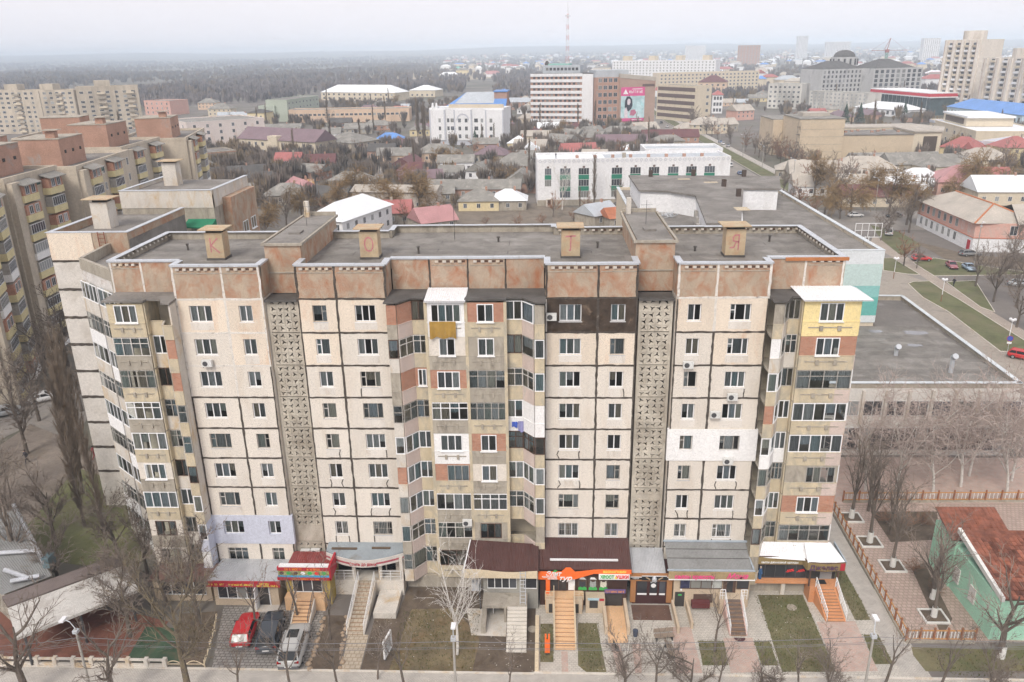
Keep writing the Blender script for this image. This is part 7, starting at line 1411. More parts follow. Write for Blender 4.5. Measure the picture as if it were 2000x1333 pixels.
# ---------------------------------------------------------------- woods and distant tree cover: uncountable
def tufts(name, spots, mats, blades, seed, thin=.17):
    g = random.Random(seed); b = MB()
    for x, y, h in spots:
        z0 = ground_z(x, y); b.k = (g.randrange(len(mats)) if g.random() < .4 else int(abs(noise.noise(Vector((x * .006, y * .004, 3)))) * 7) % len(mats)); w = h * .42
        for i in range(blades):
            a = g.uniform(0, 6.283); r0 = w * g.random() * .5; cx, cy_ = x + math.cos(a) * r0, y + math.sin(a) * r0; lean = g.uniform(.1, .5); t = h * thin * g.uniform(.7, 1.3) * (1 + y / 2500)
            zb = z0 + h * g.uniform(.0, .45); zt = z0 + h * g.uniform(.7, 1.05)
            dx, dy = math.cos(a + 1.57) * t * .5, math.sin(a + 1.57) * t * .5
            b.face([(cx - dx * .4, cy_ - dy * .4, zb), (cx + dx * .4, cy_ + dy * .4, zb), (cx + math.cos(a) * w * lean + dx, cy_ + math.sin(a) * w * lean + dy, z0 + h * g.uniform(.5, .75)), (cx + math.cos(a) * w * lean, cy_ + math.sin(a) * w * lean, zt), (cx + math.cos(a) * w * lean - dx, cy_ + math.sin(a) * w * lean - dy, z0 + h * g.uniform(.5, .75))])
    return b.build(name, mats)
fm_ = [M('woods_a', (.21, .185, .185), var=.25, scale=.02, fine=0), M('woods_b', (.17, .155, .16), var=.25, scale=.02, fine=0), M('woods_c', (.21, .17, .14), var=.25, scale=.02, fine=0)]
WR = random.Random(13); spots = []
while len(spots) < 9500:
    y = 560 + 5200 * WR.random() ** 1.6; x = WR.uniform(-.82, .06) * (y + 60)
    if y < 760 and x > -310 - (760 - y) * .2: continue
    if y < 900 and x > -270: continue
    if x > -.1 * y and (y < 1250 or WR.random() < .6): continue
    if not free(x, y, 2): continue
    nv = noise.noise(Vector((x * .0035, y * .0022, 0)))
    if nv < -.32: continue
    spots.append((x, y, WR.uniform(8, 13) * (1 + .55 * nv)))
th = []
while len(th) < 2000:
    x0, x1, y0, y1 = WR.choice(((-240, -20, 170, 345), (-20, 62, 205, 430), (-230, 10, 380, 720), (98, 330, 170, 330), (150, 420, 330, 760), (-150, -90, 180, 340)))
    x, y = WR.uniform(x0, x1), WR.uniform(y0, y1)
    if 60 < x < 91 or abs(y - 160) < 16 or not all((x - a) ** 2 + (y - c) ** 2 > (q * .72) ** 2 for a, c, q in OCC): continue
    th.append((x, y, WR.uniform(3, 8.5)))
stuff(tag(tufts('garden_thickets', th, [M('thicket_a', (.2, .165, .14), var=.2, scale=.3, fine=0), M('thicket_b', (.17, .148, .132), var=.2, scale=.3, fine=0), M('thicket_c', (.235, .18, .12), var=.2, scale=.3, fine=0)], 46, 3, .06), 'brown bare thickets filling the gardens between the old houses', 'thickets'))
stuff(tag(tufts('bare_woods', spots, fm_, 12, 1), 'wide bare grey-brown woods stretching to the horizon on the left', 'woods'))
spots = []
while len(spots) < 5200:
    y = 740 + 5400 * WR.random() ** 1.6; x = WR.uniform(-.06, .72) * (y + 60)
    if not free(x, y, -3): continue
    if 60 < x < 84 and y < 1300: continue
    spots.append((x, y, WR.uniform(7, 12)))
stuff(tag(tufts('suburb_trees', spots, fm_, 12, 2), 'bare trees massed among the distant houses on the right', 'trees'))

# ---------------------------------------------------------------- vehicles
tyre = M('tyre', (.02, .02, .02), rough=.9); rimm = M('alloy', (.4, .41, .42), rough=.35, metal=.6); chrome = M('bumper_grey', (.12, .12, .125), rough=.5); lampr = M('tail_lamp', (.35, .02, .02), rough=.2); lampw = M('head_lamp', (.6, .6, .6), rough=.2); plate = M('number_plate', (.7, .7, .68)); carglass = M('car_glass', (.018, .02, .022), rough=.06, spec=.6, var=.1, fine=0)
CARC = {}
def paintm(c):
    k = 'paint_%d_%d_%d' % tuple(int(x * 100) for x in c)
    return M(k, c, rough=.25, spec=.6, var=.04, scale=.5, fine=0)
SHAPES = {  # length, width, height, shoulder, cabin stations (x fraction of half length): screen base, screen top, rear top, rear base
 'hatch': (4.0, 1.66, 1.42, .9, (.34, .02, -.78, -.97)), 'wagon': (4.7, 1.76, 1.45, .92, (.36, .06, -.82, -.97)), 'suv': (4.75, 1.84, 1.76, 1.05, (.38, .14, -.86, -.97)), 'sedan': (4.3, 1.68, 1.4, .9, (.34, .04, -.45, -.74)), 'minibus': (5.4, 1.95, 2.2, 1.15, (.84, .66, -.94, -.99))}
def car_meshes(kind):
    L, W, H, S, (a, b_, c, d) = SHAPES[kind]; h = L / 2; w = W / 2
    B = MB(); st = [(-h, .82, .45, S * .9), (-h * .94, .95, .28, S * .97), (-h * .7, 1, .24, S), (-h * .3, 1, .22, S), (h * .2, 1, .22, S), (h * .5, .99, .22, S * .93), (h * .8, .96, .25, S * .84), (h * .95, .86, .3, S * .74), (h, .7, .42, S * .62)]
    rows = [[(x, -w * f * .0, zb), (x, -w * f * .8, zb), (x, -w * f, zb + .16), (x, -w * f * 1.0, (zb + zt) / 2), (x, -w * f * .97, zt - .1), (x, -w * f * .84, zt), (x, 0, zt + .03), (x, w * f * .84, zt), (x, w * f * .97, zt - .1), (x, w * f, (zb + zt) / 2), (x, w * f, zb + .16), (x, w * f * .8, zb)] for x, f, zb, zt in st]
    n = 12; vs = [p for r in rows for p in r]; B.idx(vs, [(i * n + j, i * n + (j + 1) % n, (i + 1) * n + (j + 1) % n, (i + 1) * n + j) for i in range(len(rows) - 1) for j in range(n)] + [tuple(range(n - 1, -1, -1)), tuple((len(rows) - 1) * n + j for j in range(n))])
    zr = H - .04; wt = w * .74; wb = w * .86; k0, k1, k2, k3 = a * h, b_ * h, c * h, d * h
    RT = [(k1, -wt, zr - .05), (k1, 0, zr), (k1, wt, zr - .05), ((k1 + k2) / 2, -wt, zr - .01), ((k1 + k2) / 2, 0, zr + .04), ((k1 + k2) / 2, wt, zr - .01), (k2, -wt, zr - .06), (k2, 0, zr - .01), (k2, wt, zr - .06)]
    B.idx(RT, [(0, 1, 4, 3), (1, 2, 5, 4), (3, 4, 7, 6), (4, 5, 8, 7)])
    for sgn in (-1, 1):
        B.tube((k0, sgn * wb, S - .03), (k1, sgn * wt, zr - .05), .05, .045, 5); B.tube((k3, sgn * wb, S - .03), (k2, sgn * wt, zr - .06), .07, .06, 5); B.tube(((k1 + k2) / 2 - .1, sgn * wb, S - .02), ((k1 + k2) / 2 - .1, sgn * wt, zr - .03), .045, .04, 5); B.tube((k1, sgn * wt, zr - .05), (k2, sgn * wt, zr - .06), .05, .05, 5)
        if kind in ('wagon', 'suv'): B.tube((k2 * .62 + k3 * .38, sgn * (wb + wt) / 2, S), (k2 * .95, sgn * wt, zr - .06), .06, .05, 5)
    G_ = {}
    G_['windscreen'] = MB().face([(k0, -wb, S - .02), (k0, wb, S - .02), (k1, wt, zr - .06), (k1, -wt, zr - .06)]).mesh('windscreen', carglass)
    G_['rear_window'] = MB().face([(k3, wb, S - .02), (k3, -wb, S - .02), (k2, -wt, zr - .07), (k2, wt, zr - .07)]).mesh('rear_window', carglass)
    for nm, s_ in (('side_window', -1), ('side_window_', 1)): G_[nm] = MB().face([(k3, s_ * wb, S - .03), (k0, s_ * wb, S - .03), (k1, s_ * wt, zr - .06), (k2, s_ * wt, zr - .07)]).mesh('side_window', carglass)
    wh = MB().tube((0, -.1, 0), (0, .1, 0), .31, .31, 14, True).mesh('wheel', tyre); ri = MB().tube((0, -.115, 0), (0, .115, 0), .19, .19, 10, True).mesh('rim', rimm)
    return L, W, H, S, B, G_, wh, ri
def car(kind, color, x, y, rz, label, group=None, z=0.03, rails=False, name='car'):
    L, W, H, S, B, G_, wh, ri = cached(('car', kind), lambda: car_meshes(kind)); pm = paintm(color)
    t = thing(name, label, 'car' if kind != 'minibus' else 'minibus', (x, y, z), rad(rz), group)
    me = cached(('carbody', kind, color), lambda: B.mesh('body', pm)); me.polygons.foreach_set('use_smooth', [True] * len(me.polygons)); body_ = link('body', me, t)
    for nm in ('windscreen', 'rear_window'): link(nm, G_[nm], t)
    link('side_window', G_['side_window'], t); link('side_window', G_['side_window_'], t)
    for sx in (-.6, .62):
        for sy in (-1, 1):
            o = link('wheel', wh, t, (sx * L / 2, sy * (W / 2 - .09), .31)); link('rim', ri, o)
    for sy in (-1, 1):
        link('tail_lamp', cached(('tl', kind), lambda: MB().box(-.06, .04, -.16, .16, -.08, .1).mesh('tail_lamp', lampr)), t, (-L / 2 + .06, sy * W * .36, S * .8)); link('head_lamp', cached(('hl', kind), lambda: MB().box(-.05, .05, -.17, .17, -.07, .07).mesh('head_lamp', lampw)), t, (L / 2 - .1, sy * W * .3, S * .62))
    link('bumper', cached(('bm', kind), lambda: MB().box(-.1, .06, -W * .42, W * .42, -.1, .08).mesh('bumper', chrome)), t, (-L / 2 + .02, 0, .42)); link('number_plate', cached('plate', lambda: MB().box(-.01, .01, -.26, .26, -.055, .055).mesh('number_plate', plate)), t, (-L / 2 - .09, 0, .55))
    for sy in (-1, 1): link('mirror', cached('mirror', lambda: MB().box(-.06, .06, -.1, .1, -.06, .06).mesh('mirror', chrome)), t, (SHAPES[kind][4][0] * L / 2 - .15, sy * (W / 2 + .06), S + .05))
    if rails:
        for sy in (-1, 1): MB().tube((L * .02, sy * W * .33, H + .03), (-L * .4, sy * W * .33, H + .03), .03, .03, 5).build('roof_rail', rimm, t)
        MB().box(-.6, .35, -.42, .42, H + .002, H + .012).build('sunroof', carglass, t)
    return t
car('hatch', (.55, .02, .025), -24.35, -6.75, 96, 'red hatchback parked left of the dark estate car'); car('wagon', (.05, .06, .075), -22.2, -6.85, 98, 'dark blue estate car parked between the red and silver cars'); car('suv', (.46, .46, .45), -19.75, -8.5, 94, 'silver estate car with roof rails parked nearest the street', rails=True)
whitep, silp, darkp, redp, bluep = (.7, .7, .7), (.4, .42, .43), (.04, .045, .05), (.5, .03, .03), (.12, .2, .36)
car('sedan', whitep, -69.0, 39.4, 35, 'white saloon parked in the courtyard beside the poplars'); car('sedan', silp, -71.5, 34.8, 35, 'pale saloon parked next to the white one in the courtyard')
for kd, cl, x, y, rz, lb in (('hatch', redp, 83.0, 114.5, -4, 'red hatchback beside the pink two-storey building'), ('sedan', (.3, .1, .12), 86.5, 108.2, -100, 'maroon saloon parked on the grass lot'), ('sedan', (.3, .4, .5), 89.2, 106.4, -95, 'light blue saloon parked beside the lamp pole on the grass lot'), ('wagon', (.2, .2, .2), 95.5, 118.6, 5, 'grey estate car along the pink building wall'), ('suv', whitep, 86.5, 141, 70, 'white off-roader at the far corner of the pink building'), ('sedan', whitep, 86.5, 163.5, 4, 'white saloon on the cross street'), ('sedan', darkp, 96.5, 162.5, 184, 'dark saloon on the cross street'), ('hatch', redp, 71.8, 55.0, -40, 'red car at the right edge on the side road'), ('sedan', silp, 93, 94.3, 5, 'pale saloon half hidden by trees at the right edge'), ('sedan', (.35, .38, .4), 55.6, 49.6, -62, 'grey saloon parked along the low hall, farther one'), ('sedan', (.3, .33, .36), 60.4, 38.8, -58, 'grey saloon parked along the low hall, nearer one'),
    ('suv', whitep, 74.6, 267, 86, 'white car driving down the avenue'), ('hatch', bluep, 73.5, 245, 86, 'blue car driving behind the white one on the avenue'), ('hatch', silp, -50.2, 174, 85, 'pale hatchback standing before the grey garages'), ('minibus', (.65, .4, .05), -99, 300, 20, 'yellow minibus at the dusty street corner'), ('sedan', whitep, -107, 297, 15, 'white saloon left of the yellow minibus'), ('sedan', silp, -86, 296, 40, 'silver saloon near the street trees right of the minibus'), ('sedan', darkp, -83, 299, 40, 'dark saloon near the street trees right of the minibus'), ('sedan', whitep, -79, 372, 80, 'white saloon driving up the dusty street'),
    ('sedan', whitep, 72.5, 400, 86, 'white saloon stopped on the avenue before the banner block'), ('suv', whitep, 70.5, 385, 86, 'white off-roader stopped on the avenue before the banner block'), ('sedan', darkp, 75.5, 470, -94, 'dark saloon on the avenue beyond the banner block'), ('hatch', whitep, 74.8, 440, 86, 'white hatchback on the avenue beside the banner block'), ('sedan', silp, 88.5, 335, 86, 'silver saloon parked by the avenue verge'), ('sedan', whitep, 88.3, 345, 86, 'white saloon parked by the avenue verge'), ('sedan', bluep, 88.6, 353, 86, 'blue saloon parked by the avenue verge'), ('sedan', (.25, .3, .4), 118, 236, 10, 'blue-grey saloon in the yard before the theatre')): car(kd, cl, x, y, rz, lb)
# ---------------------------------------------------------------- lamps, poles, wires
polem = M('concrete_pole', (.36, .34, .31), var=.12); lampm = M('lamp_white', (.75, .75, .77), fine=0)
def lamp_pole(x, y, h, ax, ay, label, r=.11, name='street_lamp', z=0):
    t = thing(name, label, 'street lamp', (x, y, z)); MB().tube((0, 0, 0), (0, 0, h), r, r * .7, 8, True).build('pole', polem, t)
    MB().path([(0, 0, h), (ax * .4, ay * .4, h + .5), (ax, ay, h + .6)], .035, 5).build('arm', galv, t); MB().box(ax - .16, ax + .16, ay - .35, ay + .25, h + .55, h + .68).build('lamp_head', lampm, t); MB().box(-.18, .18, -.18, .18, h - .35, h - .1).build('junction_box', galv, t); return t
lamp_pole(-6.4, -13.5, 5.9, .0, .35, 'concrete lamp pole at the bottom centre beside the birch'); lamp_pole(22.65, -13.5, 6.6, .35, .9, 'concrete lamp pole at the bottom right by the red paving'); lamp_pole(-33.6, -13.5, 6.1, -.9, .25, 'lamp pole with curved arm at the bottom left above the play surface')
for i, (x, y) in enumerate(((84.5, 216), (85, 258), (86.5, 296), (85.5, 340), (85.5, 385), (91, 180), (95, 172))): lamp_pole(x, y, 9, -1.4, 0, ['lamp on the avenue verge nearest the cross street', 'second lamp along the avenue verge', 'third lamp along the avenue verge', 'fourth lamp along the avenue verge', 'farthest lamp along the avenue verge', 'lamp beside the avenue walk near the willows', 'lamp at the cross street corner before the willows'][i], .12)
lamp_pole(90.2, 106.6, 9.5, .3, 0, 'tall pale lamp pole beside the light blue saloon', .13)
for i, (x, y) in enumerate(((71.0, 99.9), (73.2, 84.1), (72.8, 61.0))):
    t = thing('globe_lamp', ['globe lamp at the path corner behind the striped hall', 'globe lamp on the verge beside the walking person', 'globe lamp beside the round parking sign'][i], 'street lamp', (x, y, 0), 0, 'white globe lamps'); MB().tube((0, 0, 0), (0, 0, 1.4), .08, .07, 6).build('pole_foot', M('rusty_foot', (.25, .13, .08)), t); MB().tube((0, 0, 1.4), (0, 0, 4.2), .06, .05, 6).build('pole', lampm, t)
    for k in range(3): a = 2.09 * k; MB().dome((.35 * math.cos(a), .35 * math.sin(a), 4.25), .24, .24, 8, 3).dome((.35 * math.cos(a), .35 * math.sin(a), 4.25), .24, -.24, 8, 3).tube((0, 0, 4.0), (.35 * math.cos(a), .35 * math.sin(a), 4.05), .03, .03, 4).build('globe', lampm, t)
WI = 0
for dy, dz, thick in ((-.15, -.35, .02), (.1, -.55, .02), (.0, -.95, .018), (.2, -1.25, .018)):
    anchors = [(-46, -13.4 + dy, 4.6 + dz), (-33.6, -13.4 + dy, 5.7 + dz), (-6.4, -13.4 + dy, 5.8 + dz), (22.65, -13.4 + dy, 7.6 + dz - .9), (42, -13.4 + dy, 7.4 + dz - .6)]; pts = []
    for p, q in zip(anchors, anchors[1:]):
        for i in range(8): u = i / 8; pts.append((p[0] + (q[0] - p[0]) * u, p[1], p[2] + (q[2] - p[2]) * u - .35 * 4 * u * (1 - u)))
    pts.append(anchors[-1]); WI += 1; o = MB().path(pts, thick * .7, 4).build('overhead_wire', M('wire', (.2, .2, .21), fine=0)); tag(o, ['topmost overhead wire strung along the street poles', 'second overhead wire from the top along the street poles', 'third overhead wire from the top along the street poles', 'lowest overhead wire along the street poles'][WI - 1], 'wire', 'wires along the street')
# ---------------------------------------------------------------- air conditioners and washing
acm = M('ac_white', (.62, .62, .6), var=.06)
for x, z, y, lb in ((-27.05, 21.05, 0, 'air conditioner under the top-left window of the block'), (.6, 24.9, 0, 'air conditioner left of the striped blind on the dark top panel'), (11.35, 20.9, 0, 'air conditioner under a narrow window right of the second stair screen'), (15.0, 18.15, 0, 'air conditioner under the wide window two floors above the white band'), (13.75, 16.6, 0, 'air conditioner beside the wide window just above the white band'), (15.1, 12.4, 0, 'air conditioner on the white insulated band'), (-6.5, 6.7, -.56, 'air conditioner on the balcony wall at the middle of the block'), (-20.2, 2.9, .5, 'air conditioner low on the left stair screen'), (-21.1, 2.85, .5, 'old air conditioner cage low on the left stair screen')):
    t = thing('air_conditioner', lb, 'air conditioner', (x, y - .02, z), 0, 'air conditioners on the block'); MB().box(-.4, .4, -.42, -.12, 0, .56).build('case', acm, t); MB().tube((-.12, -.425, .28), (-.12, -.44, .28), .21, .21, 12, True).build('fan_grille', steel, t); MB().box(-.34, -.3, -.4, 0, -.06, 0).build('bracket', steel, t); MB().box(.3, .34, -.4, 0, -.06, 0).build('bracket', steel, t)
def cloth(name, label, cat, x0, x1, y, z0, z1, m, seed, n=16):
    g = random.Random(seed); b = MB(); vs = []; k = 6
    for j in range(k + 1):
        for i in range(n + 1): vs.append((x0 + (x1 - x0) * i / n, y - .05 - .07 * math.sin(i * 1.1 + seed) * j / k - g.uniform(0, .015), z1 - (z1 - z0) * j / k * (1 + .07 * math.sin(i * .8 + seed) * (j == k))))
    b.idx(vs, [(j * (n + 1) + i, j * (n + 1) + i + 1, (j + 1) * (n + 1) + i + 1, (j + 1) * (n + 1) + i) for j in range(k) for i in range(n)]); o = b.build(name, m, smooth=True); return tag(o, label, cat)
cloth('yellow_blanket', 'mustard yellow blanket hung over the white top balcony', 'blanket', -8.85, -6.8, -.72, 23.62, 24.98, M('mustard_cloth', (.36, .22, .055), var=.2, scale=2), 1)
cloth('washing', 'blue shirt hung below a balcony window', 'washing', -2.6, -2.15, -.05, 15.6, 16.1, M('blue_cloth', (.06, .12, .5), var=.2), 3, 6); cloth('washing', 'lilac trousers hung below a balcony window', 'washing', -2.1, -1.65, -.05, 15.2, 16.15, M('lilac_cloth', (.25, .25, .45), var=.2), 4, 6)
# ---------------------------------------------------------------- fenced yard, planters and green house on the right
postm = M('fence_brown', (.3, .13, .07), var=.2); railm = M('fence_orange', (.5, .26, .1), var=.15); pick = M('fence_white', (.72, .7, .68), var=.08)
def fence(pts, label, step=1.15):
    t = thing('fence', label, 'fence'); pk = cached('picket', lambda: MB().box(-.03, .03, -.02, .02, .35, 1.05).mesh('picket', pick)); po = cached('fpost', lambda: MB().box(-.065, .065, -.065, .065, .15, 1.4).mesh('post', postm))
    for p, q in zip(pts, pts[1:]):
        d = Vector((q[0] - p[0], q[1] - p[1])); L = d.length; d.normalize(); a = math.atan2(d.y, d.x); n = max(1, round(L / step))
        b = MB(); b.obox(p, q, .25, 0, .25, -.125); b.build('base_kerb', conc, t)
        for z in (1.08, .3): b = MB(); b.obox(p, q, .06, z, z + .1, -.03); b.build('rail', railm, t)
        for i in range(n + 1):
            c = Vector(p) + d * (L * i / n); link('post', po, t, (c.x, c.y, 0), a)
            if i < n:
                for k in range(3): e = c + d * (L / n * (k + 1) / 4); link('picket', pk, t, (e.x, e.y, 0), a)
fence([(29.45, 13.2), (28.65, -6.6), (34.0, -6.55)], 'brown post fence with white pickets along the alley beside the block'); fence([(31.0, 14.2), (52, 14.6)], 'brown post fence with white pickets before the low hall yard', 1.6)
for i, (x, y) in enumerate(((30.8, 11.2), (31.0, 7.0), (31.6, 3.2), (32.2, -3.6))):
    t = thing('tree_pit', ['white-edged square tree pit nearest the block', 'second white-edged tree pit from the block', 'third white-edged tree pit from the block', 'white-edged tree pit nearest the street fence'][i], 'planter', (x, y, 0), 0, 'white-edged tree pits'); MB().box(-.85, .85, -.75, .75, .0, .12).build('soil', soil, t)
    for q in ((-1, 1, -.9, -.76), (-1, 1, .76, .9), (-1, -.86, -.76, .76), (.86, 1, -.76, .76)): MB().box(*q, 0, .2).build('edge', limew, t)
tree('t0', 32.2, -3.6, .95, 'limewashed tree in the pit nearest the street fence', True)
greenh = M('mint_wall', (.4, .68, .52), var=.14, scale=.5, spot=(.56, .56, .52), sscale=.5, sthr=.6, sw=.05, bump=.3); tilem = M('clay_tile', (.2, .075, .048), var=.45, scale=1.4, rnd=.45)
gh = thing('green_house', 'mint green house with two red clay tile roofs at the right edge', 'house'); ntile = 0
MB().prism([(35.3, -6.2), (50, -6.5), (50, .4), (35.3, .4)], 0, 4.1).build('wall', greenh, gh); MB().prism([(35.2, .45), (40, .45), (40, 4.1), (35.2, 4.1)], 0, 4.45).build('rear_wall', greenh, gh)
tile_me = MB().idx([(-.19, -.24, 0), (.19, -.24, 0), (.19, .22, .0), (-.19, .22, .0), (-.19, -.24, .05), (0, -.24, .08), (.19, -.24, .05), (-.19, .22, .03), (0, .22, .06), (.19, .22, .03)], [(4, 5, 8, 7), (5, 6, 9, 8), (0, 1, 6, 5, 4), (0, 4, 7, 3), (1, 2, 9, 6)]).mesh('tile', tilem)
def tiled(parent, x0, x1, ye, ze, yr, zr, cut=None):
    s = math.hypot(yr - ye, zr - ze); an = math.atan2(zr - ze, yr - ye); rows_, cols_ = int(s / .42), int((x1 - x0) / .38)
    MB().idx([(x0, ye, ze - .1), (x1, ye, ze - .1), (x1, yr, zr - .1), (x0, yr, zr - .1), (x0, ye, ze - .01), (x1, ye, ze - .01), (x1, yr, zr - .01), (x0, yr, zr - .01)], [(0, 1, 5, 4), (4, 5, 6, 7), (3, 0, 4, 7), (1, 2, 6, 5), (0, 3, 2, 1)]).build('roof_deck', brownw, parent)
    J = MB(); out = 0
    for j in range(rows_):
        for i in range(cols_):
            u = (j + .5) / rows_; x = x0 + (x1 - x0) * (i + .5) / cols_; y = ye + (yr - ye) * u; z = ze + (zr - ze) * u
            global ntile
            if ntile < 300 and x < 43:
                o = link('roof_tile', tile_me, parent, (x, y, z + R.uniform(0, .03))); o.rotation_euler = (an, 0, R.uniform(-.04, .04)); o.scale = (.93, .95, 1.5); ntile += 1
            else:
                c, sn_ = math.cos(an), math.sin(an); J.idx([(x + v.co.x, y + v.co.y * c - v.co.z * sn_, z + v.co.y * sn_ + v.co.z * c) for v in tile_me.vertices], [tuple(p.vertices) for p in tile_me.polygons]); out += 1
    if out: stuff(J.build('roof_tiles', tilem, parent))
tiled(gh, 35.55, 50, -6.6, 4.15, .6, 5.6); tiled(gh, 35.0, 40.2, .75, 4.55, 4.3, 5.65)
MB().idx([(40.3, .62, 5.55), (50, .62, 5.55), (50, 3.2, 4.0), (40.3, 3.2, 4.0)], [(0, 1, 2, 3)]).build('rear_slope', tilem, gh); MB().idx([(35.25, -6.7, 4.0), (35.53, -6.7, 4.0), (35.53, .7, 5.4), (35.25, .7, 5.4), (35.25, -6.7, 4.4), (35.53, -6.7, 4.4), (35.53, .7, 5.85), (35.25, .7, 5.85)], [(0, 1, 5, 4), (4, 5, 6, 7), (3, 0, 4, 7), (1, 2, 6, 5), (2, 3, 7, 6)]).build('gable_coping', limew, gh)
for x, z in ((40.5, 1.0), (43.5, 1.2), (46.5, 1.2)): link('window', far_window(1.1, 1.5, frame_l, 1), gh, (x, -6.5, z))
for y in (-3.5, -.9): MB().box(35.2, 35.32, y, y + .9, 1.2, 2.6).build('shutter', limew, gh)
# ---------------------------------------------------------------- pavilion roofs at the lower left
pv = thing('pavilion', 'open pavilion with long pale flat roof above the red play surface', 'pavilion'); MB().prism([(-43.0, -7.8), (-36.3, -2.0), (-33.5, -5.3), (-40.1, -11.2)], 2.95, 3.2).build('roof', M('pale_membrane', (.5, .48, .45), var=.12, scale=.5, spot=(.36, .33, .3), sscale=.5, sthr=.58), pv); MB().prism([(-44.3, -6.5), (-38.0, -1.0), (-36.35, -1.9), (-43.0, -7.7)], 2.9, 3.3).build('parapet', M('brown_rim', (.16, .13, .12)), pv)
for x, y in ((-42.4, -7.6), (-39.9, -10.6), (-36.4, -2.6), (-34.2, -5.4), (-37, -8)): MB().tube((x, y, 0), (x, y, 2.95), .1, .1, 6).build('post', steel, pv)
MB().prism([(-43.4, -7.2), (-37.3, -1.7), (-37.1, -1.95), (-43.2, -7.45)], 0, 2.9).build('back_wall', M('maroon_hoarding', (.12, .05, .045), var=.2), pv)
sh = thing('shed', 'low shed with ribbed grey roof and shiny vent pipes at the left edge', 'shed'); b = MB(); corrugated(b, (-44.6, -6.1, 3.1), (-41.9, -3.5, 3.1), (-51.3, 5.9, 3.7), (-56, 2.0, 3.7), 26, .04); b.build('roof', greysh, sh); MB().prism([(-44.8, -5.6), (-42.1, -3.2), (-51.2, 5.6), (-55.6, 2.0)], 0, 3.05).build('wall', conc, sh)
for p, q in (((-43.0, -2.6, 3.8), (-50.8, 5.6, 4.4)), ((-43.2, -4.4, 3.5), (-46.0, -3.4, 3.6)), ((-45.0, -.6, 3.6), (-48.5, -1.2, 3.7)), ((-42.6, -4.0, 3.5), (-44.6, -4.8, 3.5))): MB().tube(p, q, .2, .2, 8, True).build('vent_pipe', M('foil_pipe', (.55, .56, .58), rough=.3, metal=.6, var=.15, scale=3), sh)
MB().box(-43.2, -42.6, -2.6, -1.6, 3.2, 4.2).build('vent_box', M('teal_box', (.14, .2, .22)), sh)
bal = thing('balustrade', 'low pale concrete balustrade along the pavement at the lower left', 'balustrade')
for i in range(11): x = -44 + i * 1.45; MB().box(x, x + .3, -10.68, -10.35, .12, .85).build('pier', concp, bal)
for i in range(10): x = -43.7 + i * 1.45; MB().box(x, x + 1.15, -10.6, -10.44, .12, .3).build('lower_rail', concp, bal); MB().box(x, x + 1.15, -10.6, -10.44, .62, .76).build('upper_rail', concp, bal)
arc_f = thing('garden_fence', 'low cream arched garden fence around the soil bed', 'fence'); pts = [(-29.5, -10.5), (-26.3, -10.45), (-26.7, -8.4), (-27.1, -6.4), (-27.6, -4.6)]
for p, q in zip(pts, pts[1:]):
    for k in range(2):
        a = Vector(p).lerp(Vector(q), k / 2); c = Vector(p).lerp(Vector(q), (k + 1) / 2); MB().path([(a.x + (c.x - a.x) * t, a.y + (c.y - a.y) * t, .15 + .45 * math.sin(math.pi * t)) for t in [i / 8 for i in range(9)]], .035, 5).build('hoop', creamf, arc_f)
    MB().path([(*p, .3), (*q, .3)], .03, 4).build('rail', creamf, arc_f); MB().tube((*p, 0), (*p, .7), .05, .05, 5).build('post', creamf, arc_f)
# ---------------------------------------------------------------- odds and ends before the shops
t = thing('sign_frame', 'white leaning sign frame standing on the brown lawn', 'sign', (-12.25, -8.9, 0), rad(78))
for q in ((-.75, .75, -.06, .06, .25, .4), (-.75, .75, -.06, .06, 1.75, 1.9), (-.75, -.6, -.06, .06, .4, 1.75), (.6, .75, -.06, .06, .4, 1.75)): MB().box(*q).build('frame_bar', lwhite, t)
MB().box(-.6, .6, -.02, .02, .4, 1.75).build('board', M('sun_bleached', (.45, .47, .48), var=.2, scale=2), t); MB().box(-.6, -.5, -.05, .05, 0, .25).build('foot', steel, t); MB().box(.5, .6, -.05, .05, 0, .25).build('foot', steel, t)
def bench(x, y, rz, label):
    t = thing('bench', label, 'bench', (x, y, 0), rad(rz))
    for i in range(4): MB().box(-.8, .8, -.22 + i * .12, -.13 + i * .12, .42, .46).build('seat_slat', M('bench_wood', (.28, .22, .17), var=.2), t)
    for i in range(3): MB().box(-.8, .8, .28, .32, .55 + i * .13, .64 + i * .13).build('back_slat', M('bench_wood', (.28, .22, .17)), t)
    for xx in (-.65, .6): MB().box(xx, xx + .06, -.2, .32, 0, .42).build('leg', steel, t)
bench(9.6, -6.7, 8, 'wooden bench beside the pale paving, farther of the pair'); bench(9.9, -8.2, 95, 'wooden bench beside the pale paving, nearer of the pair')
t = thing('litter_bin', 'small dark litter bin beside the basement ramp wall', 'bin', (7.35, -6.4, 0)); MB().tube((0, 0, .1), (0, 0, .65), .18, .22, 10, True).build('bucket', M('bin_blue', (.06, .07, .1)), t); MB().tube((0, 0, 0), (0, 0, .1), .05, .05, 6).build('foot', steel, t)
t = tag(MB().tube((20.9, -2.6, .03), (20.9, -2.6, .06), .42, .42, 16, True).build('manhole_cover', conc), 'round manhole cover set in the long lawn', 'manhole cover'); t = tag(MB().tube((-.95, -5.7, .03), (-.95, -5.7, .06), .4, .4, 16, True).build('manhole_cover', conc), 'round manhole cover right of the floating grey steps', 'manhole cover')
t = tag(MB().prism([(15.65 + .45 * math.cos(math.pi + a * .3927), -6.5 + .4 * math.sin(math.pi + a * .3927)) for a in range(9)], .1, .13).build('door_mat', M('maroon_mat', (.08, .03, .035))), 'dark half-round mat at the foot of the salon stairs', 'mat')
